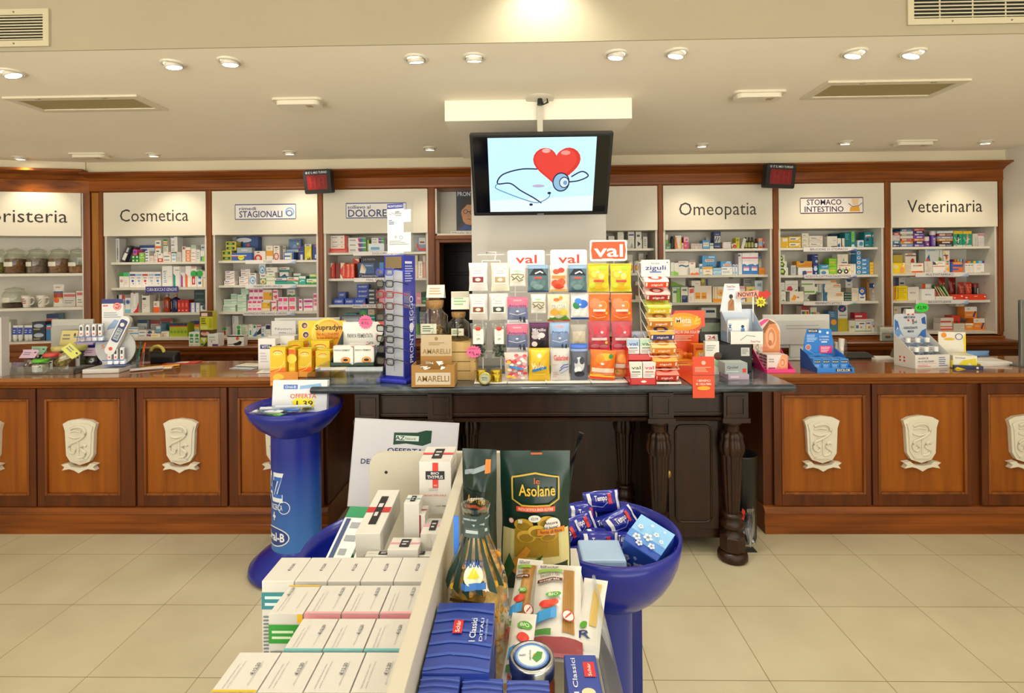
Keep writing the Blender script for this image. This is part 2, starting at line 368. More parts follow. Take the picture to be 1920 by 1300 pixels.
hatch([(1555, 149), (1820, 149), (1741.7, 181), (1501.7, 184)], 'square ceiling air panel on the right, olive centre')
def emer(px0, px1, py0, py1, label, open_=False):
    a_ = onz(px0, py0, CEIL); b_ = onz(px1, py0, CEIL); f_ = onz((px0+px1)/2, py1, CEIL-.035)
    w = b_.x-a_.x; y0 = a_.y; t = thing('emergency_light', label, 'emergency light', ((a_.x+b_.x)/2, y0, CEIL))
    d = .13; pts = rrect(-w/2, w/2, -d, 0, .03); m = mat('dcd4be', .4)
    MB().prism(pts, -.012, .0, m, T=Matrix(((1, 0, 0, 0), (0, 0, 1, .12), (0, 1, 0, 0), (0, 0, 0, 1)))).build('housing', t)
    pts = rrect(-w/2*.86, w/2*.86, -d+.015, -.015, .03)
    o = MB().prism(pts, -.036, -.012, mat('e2dac6', .3), T=Matrix(((1, 0, 0, 0), (0, 0, 1, .12), (0, 1, 0, 0), (0, 0, 0, 1)))).build('diffuser', t, bevel=.008)
    MB().box(w*.16, w*.28, .02, .06, -.0375, -.0362, mat('b59c74')).build('battery_label', o)
emer(507, 603, 184, 206, 'white emergency light on the ceiling left of the television')
emer(1378, 1475, 170, 190, 'white emergency light beside the right ceiling air panel')
emer(125, 198, 287, 299, 'small white emergency light above the first lettered panel')
emer(1683, 1757, 263, 275, 'small white emergency light near the right wall')
# ---------------------------------------------------------------- television
tp = at(1011, 250, 2.95); bt = at(1013.5, 404, 3.195); cw = (at(1147, 250, 2.95)-at(876, 250, 2.95)).length
tv = thing('television', 'black wall television showing a red heart and stethoscope', 'television', bt); tv.rotation_euler = (math.atan2(-(bt.y-tp.y), tp.z-bt.z)*-1, 0, 0)
hh = (tp-bt).length; w = cw
MB().box(-w/2, w/2, 0, .045, 0, hh, mat('08080a', .5)).box(-w*.35, w*.35, .045, .08, hh*.15, hh*.85, mat('101012', .4)).build('housing', tv, bevel=.006)
sx0, sx1, sz0, sz1 = -w*.375, w*.385, hh*.055, hh*.955
scr = MB().box(-w/2+.018, w/2-.018, -.002, .0, hh*.045, hh*.965, mat('050507', .1))
scr.box(sx0, sx1, -.003, -.002, sz0, sz1, mat('c4ecfb', .3, 0, 1.1))
def em(c, s=1): return mat(c, .3, 0, s)
class _E: pass
pic = front(sx1-sx0, sz1-sz0, -.003, sx0, sz0); PW, PH = sx1-sx0, sz1-sz0
def heart(k, ox, oz):
    r = []
    for i in range(40):
        a_ = 2*math.pi*i/40; r.append((ox+k*16*math.sin(a_)**3/PW, oz+k*(13*math.cos(a_)-5*math.cos(2*a_)-2*math.cos(3*a_)-math.cos(4*a_))/PH))
    return r
def paint(mb, pts, m, e, T=None): mb.add([pic(u, v, e) for u, v in pts], [tuple(range(len(pts)))], m)
def stroke(mb, pts, wd, m, e):
    V = []
    for i, (a_, b_) in enumerate(pts):
        a0, b0 = pts[max(i-1, 0)]; a1, b1 = pts[min(i+1, len(pts)-1)]; dx, dy = (a1-a0)*PW, (b1-b0)*PH; Ln = math.hypot(dx, dy) or 1
        V += [pic(a_-dy/Ln*wd/PW, b_+dx/Ln*wd/PH, e), pic(a_+dy/Ln*wd/PW, b_-dx/Ln*wd/PH, e)]
    mb.add(V, [(2*i, 2*i+1, 2*i+3, 2*i+2) for i in range(len(pts)-1)], m)
def curve(pts, n=8):
    r = []
    for i in range(len(pts)-1):
        p0, p1, p2, p3 = pts[max(i-1, 0)], pts[i], pts[i+1], pts[min(i+2, len(pts)-1)]
        for j in range(n):
            s = j/n; r.append(tuple(.5*((2*p1[q])+(-p0[q]+p2[q])*s+(2*p0[q]-5*p1[q]+4*p2[q]-p3[q])*s*s+(-p0[q]+3*p1[q]-3*p2[q]+p3[q])*s**3) for q in range(len(p1))))
    return r+[tuple(pts[-1])]
dk = em('1d2a5a', .8)
paint(scr, [(0, 0), (1, 0), (1, .22), (0, .16)], em('eaf8fc', 1), .0002)
stroke(scr, curve([(.46, .59), (.3, .59), (.13, .52), (.08, .40), (.2, .40), (.3, .30), (.42, .2), (.5, .12)]), .004, dk, .0004)
stroke(scr, curve([(.08, .40), (.06, .34), (.16, .27), (.3, .19), (.43, .13), (.5, .14), (.57, .2), (.58, .25)]), .003, em('5a9ad0', .9), .0004)
stroke(scr, curve([(.78, .48), (.88, .55), (.94, .49), (.86, .43), (.76, .41)]), .004, dk, .0004)
for (u, v) in ((.40, .10), (.575, .26)): paint(scr, arc(u, v, .018, 0, 360, 10), dk, .0005)
paint(scr, [(.47+.06*math.cos(q*.63), .36+.02*math.sin(q*.63)) for q in range(10)], em('c9b9d8', .9), .0004)
paint(scr, heart(.0086, .64, .64), em('e6362a', .95), .0006); paint(scr, heart(.0076, .63, .65), em('f0463a', .95), .0007)
paint(scr, [(.54+.04*math.cos(q*.63), .83+.03*math.sin(q*.63)) for q in range(10)], em('ffb0a8', 1), .0009)
paint(scr, [(.72+.045*math.cos(q*.63), .80+.03*math.sin(q*.63)) for q in range(10)], em('ff9a90', 1), .0009)
def ell(u, v, r, m, e, q=.85): paint(scr, [(u+r*q*math.cos(i*.2856)/PW, v+r*math.sin(i*.2856)/PH) for i in range(22)], m, e)
ell(.685, .41, .060, dk, .0011); ell(.685, .41, .052, em('9ccbe8', .9), .0012); ell(.715, .405, .035, dk, .0013); ell(.715, .405, .029, em('dff2fb', 1), .0014); ell(.725, .40, .014, em('7fa8d8', .9), .0015)
scr.build('screen', tv)
bt_ = MB().decor(front(.05, .008, -.0023, -.025, hh*.012), .05, .008, 't .5 .5 .8 .8 lg SAMSUNG'); bt_.build('maker_badge', tv)
pz = CEIL
bk = MB()
bk.lathe([(.085, 0), (.08, -.012), (.02, -.016)], mat('d0c8b4'), n=20).box(-.016, .016, -.01, .01, -.30, -.012, mat('c8c2b0', .4))
o = bk.build('ceiling_bracket', tv); o.matrix_parent_inverse = tv.matrix_basis.inverted(); q = onz(1012, 184, CEIL); o.location = (q.x, q.y, CEIL)
bk = MB().tube([(0, 0, -.01), (.02, -.01, -.05), (.045, 0, -.035), (.04, 0, -.005)], .006, mat('1a1a18'), 8); bk.lathe([(.016, -.05), (.014, -.012)], 'bk', n=10)
o = bk.build('cable_loop', tv); o.matrix_parent_inverse = tv.matrix_basis.inverted(); o.location = (q.x, q.y-.03, CEIL)
# ---------------------------------------------------------------- shelving
PT, PB, BB, BACK = 2.345, 1.954, 1.041, 4.90
BOUNDS = {}; SHELF = {}                                                    # (bay, n) -> shelf top z
def sign(px0, px1): return (at(px0, 500, WF).x, at(px1, 500, WF).x)
def strip(t, px0, px1, py0, py1, txt, tc, bg='e9e4e4', tail='9db4dc', tl=None, Y=4.628, name='shelf_label'):
    a_, b_ = at(px0, py1, Y), at(px1, py0, Y); w, h = b_.x-a_.x, b_.z-a_.z
    mb = MB().box(0, w, 0, .003, 0, h, mat(bg, .35))
    u0, u1 = tl or (.2, .8)
    sp = f't {(u0+u1)/2} .5 {u1-u0} .52 {tc} {txt}'
    if tail: sp = f'p {tail} .82,0 1,0 1,.55;p b8c4e4 .9,.5 1,.4 1,.9;'+sp
    mb.decor(front(w, h, 0, 0), w, h, sp)
    o = mb.build(name, t); o.location = Vector((a_.x, Y, a_.z))-t.location
def bay(key, px0, px1, decor, shelves, label, pil=None, open_top=None):
    x0, x1 = sign(px0, px1); xc = (x0+x1)/2; w = x1-x0; BOUNDS[key] = (x0+.0205, x1-.0205)
    t = thing('shelf_unit', label, 'shelf unit', (xc, WF, BB))
    T = Matrix.Translation((-xc, -WF, -BB))
    c = MB(); m = inner
    c.box(x0, x0+.018, WF, BACK, BB-.02, PB+.02, m, T).box(x1-.018, x1, WF, BACK, BB-.02, PB+.02, m, T).box(x0+.018, x1-.018, BACK-.012, BACK, BB-.02, PB+.02, m, T)
    c.box(x0+.018, x1-.018, WF+.02, BACK-.012, PB, PB+.02, m, T)
    for q in range(9):
        for xx in (x0+.0185, x1-.0185): c.box(xx-.001, xx+.001, 4.70, 4.707, 1.1+q*.09, 1.107+q*.09, mat('8a8478'), T)
    c.build('carcass', t)
    MB().box(x0, x1, WF-.012, WF+.02, PB, PT, laminate, T).decor(front(w, PT-PB, -.012), w, PT-PB, decor, T=Matrix.Translation((0, 0, PB-BB))).build('sign_panel', t, bevel=.002)
    for i, y in enumerate(shelves):
        z = at((px0+px1)/2, y, 4.645).z
        last = i == len(shelves)-1
        MB().box(x0+.018, x1-.018, WF if last else 4.645, BACK-.012, z-.021, z, mat('dcd7cb', .4), T).build('shelf', t, bevel=.0015); SHELF[key, i] = z
    for (p0, p1) in pil or []:
        xa, xb = sign(p0, p1)
        MB().box(xa, xb, WF-.006, BACK, BB-.03, PT+.05, wood_v, T).box(xa+.008, xb-.008, WF-.014, WF-.006, BB, PT+.03, wood_v, T).build('pilaster', t, bevel=.003)
    return t
black = '2a2420'
b1 = bay('cos', 197, 388, f't .497 .47 .67 .28 {black} Cosmetica', [491.5, 539.5, 587, 633], 'white shelf unit with the lettering Cosmetica', [(187, 197), (388, 400)])
lg = 'r .22 .35 .795 .68 eae6e2;r .22 .34 .795 .362 3a4a86;r .22 .672 .795 .695 3a4a86;r .218 .36 .224 .68 3a4a86;r .793 .36 .799 .68 3a4a86;'
b2 = bay('sta', 400, 597, lg+'T .34 .595 .16 .07 2b3a78 rimedi;T .465 .465 .41 .14 2b3a78 STAGIONALI;o .74 .51 .105 .3 8aa8d8;o .735 .48 .07 .3 3d62b0', [488.3, 534.6, 584.6, 632], 'white shelf unit with the framed words rimedi STAGIONALI', [(597, 608)])
b3 = bay('dol', 608, 803, lg+'T .345 .60 .22 .075 2b3a78 sollievo al;T .425 .46 .37 .16 2b3a78 DOLORE;e .72 .5 .05 .1 d8a8b8', [473, 522, 571.5, 630], 'white shelf unit with the framed words sollievo al DOLORE', [(803, 817)])
b5 = bay('hid', 1030, 1233, '', [466.5, 513, 563, 626], 'white shelf unit half hidden behind the pillar', [(1018, 1030), (1233, 1244)])
b6 = bay('ome', 1244, 1448, f't .5 .47 .71 .29 {black} Omeopatia', [466.5, 516, 567.5, 625], 'white shelf unit with the lettering Omeopatia', [(1448, 1460)])
l2 = 'r .205 .34 .80 .68 eae4e0;r .205 .33 .80 .352 4a2a4a;r .205 .667 .80 .69 4a2a4a;r .2 .35 .206 .67 4a2a4a;r .796 .35 .802 .67 4a2a4a;'
b7 = bay('sto', 1460, 1657, l2+'T .43 .585 .33 .12 3c2850 STOMACO;T .43 .43 .37 .12 3c2850 INTESTINO;p e0a030 .67,.37 .77,.37 .76,.49 .68,.47;k .014 3a3060 .66,.55 .70,.48 .76,.5 .79,.56;p eac9a0 .69,.66 .76,.66 .75,.52 .70,.51', [464.3, 515.6, 565.5, 623.5], 'white shelf unit with the framed words STOMACO INTESTINO', [(1657, 1670)])
b8 = bay('vet', 1670, 1869, f't .505 .47 .705 .28 {black} Veterinaria', [462.5, 512.2, 563.5, 621], 'white shelf unit with the lettering Veterinaria', [(1869, 1884)])
strip(b1, 273, 334, 537, 549, 'CURA BOCCA E GENGIVE', 'f4f0f0', '2c3490', None, (.04, .96))
dk_ = '4a4c66'
strip(b2, 460, 554.5, 487, 495, 'TOSSE', dk_, tl=(.36, .53)); strip(b2, 460, 554.5, 533, 541.5, 'FEBBRE-INFLUENZA', dk_, tl=(.17, .74)); strip(b2, 456, 552, 584, 592, 'RAFFREDDORE-NASO CHIUSO', dk_, tl=(.02, .86))
strip(b3, 662, 756, 471, 479.5, 'DOLORI', dk_, tl=(.39, .66)); strip(b3, 664, 758, 520.5, 529, 'MAL DI SCHIENA', dk_, tl=(.25, .85)); strip(b3, 661, 757, 570.5, 578, 'MAL DI TESTA-DOLORI', dk_, tl=(.02, .86))
strip(b7, 1506.5, 1606, 463, 472, 'BRUCIORE DI STOMACO', '5a4a66', tl=(.125, .83), tail='5a5a98'); strip(b7, 1508, 1606, 514, 522.5, 'ACIDITÀ-CATTIVA DIGESTIONE', '5a4a66', tl=(.02, .89), tail='5a5a98'); strip(b7, 1507, 1605, 564.5, 573, 'FERMENTI LATTICI', '4a4a4a', tl=(.22, .72), tail='4a8a5a')
strip(b8, 1717, 1816, 510.5, 519.5, 'MULTIVITAMINICI', dk_, tl=(.19, .71)); strip(b8, 1717, 1816, 562, 570.5, 'RICOSTITUENTE', dk_, tl=(.24, .67))
# doorway bay: white niche with a poster above, timber frame below
xa, xb = sign(817, 1018); t = thing('doorway_niche', 'white open niche above the dark doorway beside the pillar', 'niche', ((xa+xb)/2, WF, 1.93)); T = Matrix.Translation((-(xa+xb)/2, -WF, -1.93))
MB().box(xa, xb, WF+.2, WF+.22, 1.93, PT, inner, T).box(xa, xa+.015, WF, WF+.2, 1.93, PT, inner, T).box(xa, xb, WF, WF+.2, 1.93, 1.945, inner, T).build('carcass', t)
MB().box(xa, xb, WF-.01, WF+.2, 1.895, 1.93, wood_h, T).build('rail', t, bevel=.003)
z1 = 1.895
fr = MB().box(xa, xa+.035, WF+.0, WF+.25, 0, z1, wood_v, T).box(xb-.035, xb, WF, WF+.25, 0, z1, wood_v, T).box(xa+.035, xb-.035, WF, WF+.25, z1-.03, z1, wood_h, T)
fr.build('door_frame', t, bevel=.003)
for q, (pa, ph) in enumerate([(822, 474), (828, 487)]):
    p_ = at(pa, ph, 4.88); tag(MB().lathe([(.012, 0), (.012, p_.z), (0.004, p_.z+.01)], mat('b7a98a', .4), c=(p_.x, 4.88, 0), n=12).build('wooden_pole'), ['taller pale pole leaning inside the dark doorway', 'shorter pale pole inside the dark doorway'][q], 'pole')
# poster in the niche
a_ = at(856, 432, 4.78); b_ = at(912, 354, 4.78); w, h = b_.x-a_.x, b_.z-a_.z
t = thing('niche_poster', 'poster of a man in glasses in the niche left of the television', 'poster', (a_.x+w/2, 4.78, a_.z))
mb = MB().box(-w/2, w/2, 0, .004, 0, h, mat('1a2338', .4))
mb.decor(front(w, h), w, h, 'T .37 .88 .66 .1 e8e8f0 PRONTO;p 3a2c28 .0,.0 1,.0 1,.1 .85,.2 .15,.18;p c98f66 .22,.22 .3,.15 .46,.12 .62,.18 .7,.32 .72,.52 .62,.66 .4,.68 .22,.6 .16,.42;p 241812 .1,.5 .14,.68 .3,.8 .55,.8 .74,.7 .78,.5 .72,.52 .64,.6 .36,.62 .2,.5;o .30 .45 .055 .25 15151a;o .52 .43 .055 .25 15151a;k .02 15151a .36,.45 .46,.44;p 2c4488 .05,0 .3,.16 .5,.06 .7,.14 .95,0;k .018 8a4a3a .36,.27 .48,.26;p b87a54 .41,.42 .44,.34 .38,.34')
mb.build('photo_panel', t)
c = at(845, 440, 4.77); w2 = at(912, 440, 4.77).x-c.x
mb = MB().box(0, w2, 0, .004, 0, .035, 'e9e4dc').decor(front(w2, .035, 0, 0), w2, .035, 't .5 .5 .9 .4 3a4a80 Moda e qualità'); o = mb.build('caption_strip', t); o.location = Vector((c.x, 4.77, 1.9456))-t.location
# left wing, turned towards the shop
al = math.radians(13); wr = at(165, 500, WF); wing = thing('shelf_unit', 'left shelf unit with the lettering Erboristeria and glass jars', 'shelf unit', (wr.x, WF-.02, BB), al)
def wloc(px, py, dy=0):                                       # pixel -> wing coordinates on its front plane (dy behind it)
    n_ = Vector((-math.sin(al), math.cos(al), 0)); o_ = Vector((wr.x, WF-.02, 0))+n_*dy; d = ray(px, py)
    s = (o_-CAM).dot(n_)/d.dot(n_); p_ = CAM+d*s-o_; return p_.dot(Vector((math.cos(al), math.sin(al), 0))), p_.z
Lw = -1.5
pr = wloc(157, 500)[0]
wz1 = wloc(120, 362)[1]-BB; wz0 = wloc(120, 443)[1]-BB; wzb = wloc(80, 640)[1]-BB
c = MB().box(Lw, Lw+.018, 0, .3, wzb-.02, wz0+.02, inner).box(pr-.012, pr, 0, .3, wzb-.02, wz1, inner).box(Lw, pr, .288, .30, wzb-.02, wz0+.02, inner).box(Lw, pr, .02, .3, wz0, wz0+.02, inner); c.build('carcass', wing)
u_ = (pr-Lw); xc_ = (wloc(128, 400)[0]+wloc(-78, 400)[0])/2
MB().box(Lw, pr-.014, -.012, .02, wz0, wz1, laminate).decor(front(u_, wz1-wz0, -.012, Lw, wz0), u_, wz1-wz0, f't {(xc_-Lw)/u_} .46 {(wloc(128, 400)[0]-wloc(-78, 400)[0])/u_} .30 {black} Erboristeria').build('sign_panel', wing, bevel=.002)
WS = []
for i, y in enumerate([513, 577.5, 641]):
    z = wloc(80, y, .01)[1]-BB; WS.append(z)
    MB().box(Lw+.018, pr-.012, .01, .288, z-.024, z, mat('dcd7cb', .4)).build('shelf', wing, bevel=.0015)
MB().box(pr, pr+.055, -.006, .3, wzb-.03, wz1+.05, wood_v).build('pilaster', wing, bevel=.003)
MB().profile([(-.01, wz1), (-.01, wz1+.11), (-.03, wz1+.12), (-.05, wz1+.15), (-.12, wz1+.175), (-.12, wz1+.195), (.3, wz1+.195), (.3, wz1)], Lw, pr+.055, wood_h).build('cornice', wing)
MB().profile([(0, wzb-.021), (-.02, wzb-.03), (-.03, wzb-.06), (-.03, wzb-.075), (-.07, wzb-.085), (-.08, wzb-.12), (-.16, wzb-.125), (-.16, wzb-.15), (-.10, wzb-.165), (-.10, -BB), (.3, -BB), (.3, wzb-.021)], Lw, pr+.05, wood_h).build('base', wing)
MB().box(Lw, pr+.04, -.04, .3, wz1+.195, CEIL-BB-.001, mat('d8cdb0', .6)).build('filler_panel', wing)
# post strip lit beside the wing
xa, xb = sign(173.5, 186.5)
tag(MB().box(xa, xb, WF-.004, BACK, BB-.03, PT+.05, wood_lit).build('corner_post'), 'wooden post between the two left shelf units, lit tone in its colour', 'post')
# cornice over the long wall and its base cupboards
xa, xb = sign(170, 1897)
tag(MB().profile([(WF-.004, PT), (WF-.020, PT+.012), (WF-.024, PT+.03), (WF-.02, PT+.035), (WF-.02, PT+.10), (WF-.03, PT+.105), (WF-.045, PT+.12), (WF-.10, PT+.145), (WF-.12, PT+.15), (WF-.12, PT+.163), (WF-.10, PT+.163), (WF+.2, PT+.163), (WF+.2, PT)], xa, min(xb, XR-.002), wood_h).build('cornice'), 'long dark wooden cornice above the white lettered panels', 'cornice')
def basecab(px0, px1, label, pr_=.0):
    x0, x1 = px0, px1; t = thing('base_cupboard', label, 'cupboard', ((x0+x1)/2, WF, 0)); T = Matrix.Translation((-(x0+x1)/2, -WF, 0))
    MB().profile([(WF-.004, BB-.033), (WF-.02, BB-.034), (WF-.03, BB-.038), (WF-.03, .985), (WF-.2, .985), (WF-.21, .975), (WF-.2, .955), (WF-.17, .94), (WF-.17, .915), (BACK, .915), (BACK, BB-.033)], x0, x1, wood_h, T).build('ledge', t)
    MB().box(x0, x1, WF-.16, BACK, 0, .914, wood_dark, T).build('body', t)
    n = max(1, int((x1-x0)/.5)); s = (x1-x0)/n
    for i in range(n):
        a0, a1 = x0+i*s+.03, x0+(i+1)*s-.03
        d = MB().box(a0, a1, WF-.175, WF-.1602, .70, .88, wood_dark, T).box(a0+.03, a1-.03, WF-.179, WF-.175, .73, .85, wood_h, T); o = d.build('drawer', t, bevel=.003)
        MB().lathe([(.004, 0), (.012, .008), (.010, .018), (0, .02)], mat('c09a4a', .3, 1), T=T @ Matrix.Translation(((a0+a1)/2, WF-.179, .79)) @ Matrix.Rotation(math.pi/2, 4, 'X'), n=12).build('knob', o)
        MB().box(a0, a1, WF-.175, WF-.1602, .08, .66, wood_dark, T).build('door', t, bevel=.003)
basecab(sign(187, 0)[0], sign(815, 0)[0], 'long dark wooden base cupboard under the left shelf units')
basecab(sign(1020, 0)[0], XR-.005, 'long dark wooden base cupboard under the right shelf units')
# ---------------------------------------------------------------- counters
def shield_mesh():
    mb = MB(); m = mat('d9d3c2', .6)
    out = [(-.105, .135), (-.07, .155), (0, .165), (.07, .155), (.105, .135), (.092, .09), (.088, .0), (.085, -.06), (.06, -.1), (0, -.12), (-.06, -.1), (-.085, -.06), (-.088, 0), (-.092, .09)]
    mb.prism(out, -.024, 0, m); mb.prism([(x*.84, z*.84+.003) for x, z in out], -.030, -.024, m)
    mb.prism([(-.11, -.115), (-.07, -.108), (-.05, -.128), (0, -.135), (.05, -.128), (.07, -.108), (.11, -.115), (.09, -.13), (.105, -.15), (.06, -.142), (.03, -.15), (0, -.168), (-.03, -.15), (-.06, -.142), (-.105, -.15), (-.09, -.13)], -.032, 0, m)
    sn = curve([(-.05, -.03, .105), (-.02, -.034, .118), (.025, -.034, .115), (.045, -.034, .085), (.03, -.034, .055), (-.01, -.034, .03), (-.05, -.034, .01), (-.055, -.034, -.03), (-.03, -.034, -.045), (-.018, -.034, -.02), (-.035, -.034, -.01)], 5)
    mb.tube(sn, [.0095*(1-.5*i/len(sn)) for i in range(len(sn))], m, 8)
    mb.tube([(0, -.032, .03), (0, -.032, -.07)], .005, m, 8); mb.tube(curve([(.05, -.032, .0), (.03, -.033, .008), (.02, -.033, -.02), (.045, -.033, -.04), (.03, -.033, -.065), (.0, -.033, -.07)], 5), .008, m, 8)
    mb.tube(curve([(-.05, -.03, .085), (-.02, -.034, .095), (.02, -.034, .088)], 4), .006, m, 6); mb.tube(curve([(-.055, -.03, .06), (-.02, -.033, .05), (.03, -.032, .062)], 4), .007, m, 6)
    mb.prism([(-.05, -.09), (.05, -.09), (.02, -.07), (-.02, -.07)], -.036, -.028, m); return mb
CZ = .974
def counter(x0, x1, panels, label, end=0):
    t = thing('shop_counter', label, 'counter', ((x0+x1)/2, 3.18, 0)); ox = (x0+x1)/2; T = Matrix.Translation((-ox, -3.18, 0))
    MB().profile([(3.135, CZ-.026), (3.13, CZ-.02), (3.13, CZ-.006), (3.138, CZ), (3.73, CZ), (3.73, CZ-.026)], x0-.004, x1+.01, wood_top, T).build('worktop', t)
    MB().profile([(3.15, CZ-.026), (3.155, CZ-.045), (3.175, CZ-.055), (3.18, CZ-.07), (3.70, CZ-.07), (3.70, CZ-.026)], x0-.003, x1+.005, wood_h, T).build('frieze', t)
    MB().box(x0, x1, 3.205, 3.70, .12, CZ-.071, wood_dark, T).build('body', t)
    MB().profile([(3.17, 0), (3.17, .052), (3.178, .058), (3.178, .116), (3.17, .122), (3.172, .135), (3.19, .155), (3.2, .16), (3.70, .16), (3.70, 0)], x0-.006, x1+.006, wood_h, T).build('plinth', t)
    for i, (a0, a1, i0, i1, sh) in enumerate(panels):
        z0, z1 = .165, .90; iz0, iz1 = .232, .836; m = wood_dark
        p = MB().box(a0, i0, 3.183, 3.2045, z0, z1, m, T).box(i1, a1, 3.183, 3.2045, z0, z1, m, T).box(i0, i1, 3.183, 3.2045, z0, iz0, m, T).box(i0, i1, 3.183, 3.2045, iz1, z1, m, T)
        o = p.build('panel', t, bevel=.003)
        g = .016; f = MB()
        for q in ((i0, i0+g, iz0, iz1), (i1-g, i1, iz0, iz1), (i0+g, i1-g, iz0, iz0+g), (i0+g, i1-g, iz1-g, iz1)): f.box(q[0], q[1], 3.178, 3.2, q[2], q[3], wood_v, T)
        f.build('moulding', o, bevel=.005)
        MB().box(i0+g, i1-g, 3.193, 3.2045, iz0+g, iz1-g, wood_panel, T).build('infill', o)
        if sh is not None:
            s = SHM if SHM else None
            so = bpy.data.objects.new('emblem', SHMESH); COL.objects.link(so); so.parent = o; so.location = Vector((sh, 3.193, .548)) + Vector((-ox, -3.18, 0))
    return t
SHM = shield_mesh(); _t = SHM.build('emblem', origin=(0, 0, 0)); SHMESH = _t.data; bpy.data.objects.remove(_t)
def cx_(px, Y=3.18): return at(px, 850, Y).x
lp = []
for k in range(-2, 4):
    c0 = 152+k*188.0
    if k == 3: continue
    lp.append((cx_(c0-84), cx_(c0+96) if k % 2 == 0 else cx_(c0+88), cx_(c0-70), cx_(c0+69), cx_(c0)))
lp = [(cx_(-302), cx_(-120), cx_(-288), cx_(-140), cx_(-222)), (cx_(-112), cx_(66), cx_(-98), cx_(54), cx_(-26)), (cx_(69), cx_(252), cx_(83), cx_(225), cx_(152)), (cx_(256), cx_(425), cx_(269), cx_(413), cx_(340)), (cx_(429), cx_(606), cx_(446), cx_(594), cx_(527))]
counter(cx_(-320), cx_(612), lp, 'left wooden shop counter with white plaster shields')
rp = [(cx_(1452), cx_(1634), cx_(1466), cx_(1624), cx_(1540)), (cx_(1637), cx_(1822), cx_(1647), cx_(1814), cx_(1725)), (cx_(1842), cx_(2015), cx_(1854), cx_(2003), cx_(1922))]
counter(cx_(1434), XR-.04, rp, 'right wooden shop counter with white plaster shields')
# ---------------------------------------------------------------- marble table
MZ = .985; TX0, TX1 = -1.153, 1.452
tb = thing('display_table', 'carved dark antique table with a grey marble top', 'table', (.15, 2.9, 0)); T = Matrix.Translation((-.15, -2.9, 0))
MB().profile([(2.805, MZ-.04), (2.79, MZ-.034), (2.783, MZ-.02), (2.787, MZ-.006), (2.80, MZ), (3.42, MZ), (3.42, MZ-.04)], TX0, TX1, marble, T).build('marble_top', tb, bevel=.008, seg=3)
LX = (1.151, .7495, -.455, -.857)
ap = MB().box(-.92, 1.215, 2.87, 3.36, .80, MZ-.041, wood_old, T)
for a0, a1 in ((-.80, -.51), (.80, 1.095), (-.40, .695)):
    g = .012
    for q in ((a0, a1, .81, .81+g), (a0, a1, .91, .91+g), (a0, a0+g, .82, .91), (a1-g, a1, .82, .91)): ap.box(q[0], q[1], 2.862, 2.87, q[2], q[3], wood_old, T)
ap.build('apron', tb, bevel=.003)
MB().profile([(2.86, .795), (2.85, .785), (2.86, .775), (3.36, .775), (3.36, .795)], -.93, 1.22, wood_old, T).build('apron_moulding', tb)
def leg(x, y, blk=True):
    mb = MB(); c = (x-.15, y-2.9, 0)
    if blk:
        mb.box(c[0]-.066, c[0]+.066, c[1]-.066, c[1]+.066, .796, .935, wood_old)
        for q in ((-.05, .05, .81, .822), (-.05, .05, .905, .917), (-.05, -.038, .822, .905), (.038, .05, .822, .905)): mb.box(c[0]+q[0], c[0]+q[1], c[1]-.072, c[1]-.066, q[2], q[3], wood_old)
        mb.box(c[0]-.074, c[0]+.074, c[1]-.074, c[1]+.074, .772, .797, wood_old)
    mb.lathe([(.05, .772), (.056, .76), (.05, .752), (.040, .745), (.040, .71)], wood_old, c, 24)
    mb.lathe([(.042, .71), (.052, .70), (.060, .685), (.056, .675), (.060, .66), (.066, .635), (.066, .61), (.058, .588), (.054, .58)], wood_old, c, 60, fn=lambda a, z: 1+.17*abs(math.cos(5*a))-.11)
    mb.lathe([(.056, .584), (.056, .56), (.050, .45), (.042, .32), (.037, .262)], wood_old, c, 60, fn=lambda a, z: 1-.17*max(0, math.cos(12*a)))
    mb.lathe([(.037, .262), (.052, .256), (.055, .247), (.05, .238), (.045, .23), (.056, .215), (.062, .2), (.06, .185), (.046, .175), (.042, .165), (.055, .15), (.06, .14)], wood_old, c, 28)
    mb.lathe([(.062, .142), (.070, .134), (.070, .062), (.064, .055)], wood_old, c, 8, sm=False)
    mb.lathe([(.055, .056), (.074, .046), (.080, .03), (.080, .012), (.07, .001), (.07, 0)], wood_old, c, 28)
    return mb.build('leg', tb)
for x in LX: leg(x, 2.9)
leg(.64, 3.30, False); leg(-.345, 3.30, False)
for (a0, a1, kx) in ((.80, 1.10, .815), (-.805, -.505, -.52)):
    MB().box(a0-.06, a1+.06, 2.95, 3.34, .09, .772, wood_old, T).build('pedestal', tb, bevel=.003)
    d = MB().box(a0+.01, a1-.01, 2.932, 2.9495, .15, .765, wood_old, T); i0, i1, k0, k1 = a0+.05, a1-.05, .19, .73
    o = d.build('door', tb, bevel=.003)
    pts = rrect(i0-.15, i1-.15, k0, k1, .035)
    MB().tube([(x, .030, z) for x, z in pts], .006, wood_old, 8, True).build('moulding', o)
    MB().lathe([(.012, 0), (.009, .003), (.0, .003)], mat('a98a50', .35, 1), T=T @ Matrix.Translation((kx, 2.932, .455)) @ Matrix.Rotation(math.pi/2, 4, 'X') @ Matrix.Scale(1.7, 4, (0, 1, 0)), n=14).build('keyhole_plate', o)
MB().box(-.44, .74, 3.32, 3.34, .0, .774, wood_old, T).build('back_panel', tb)
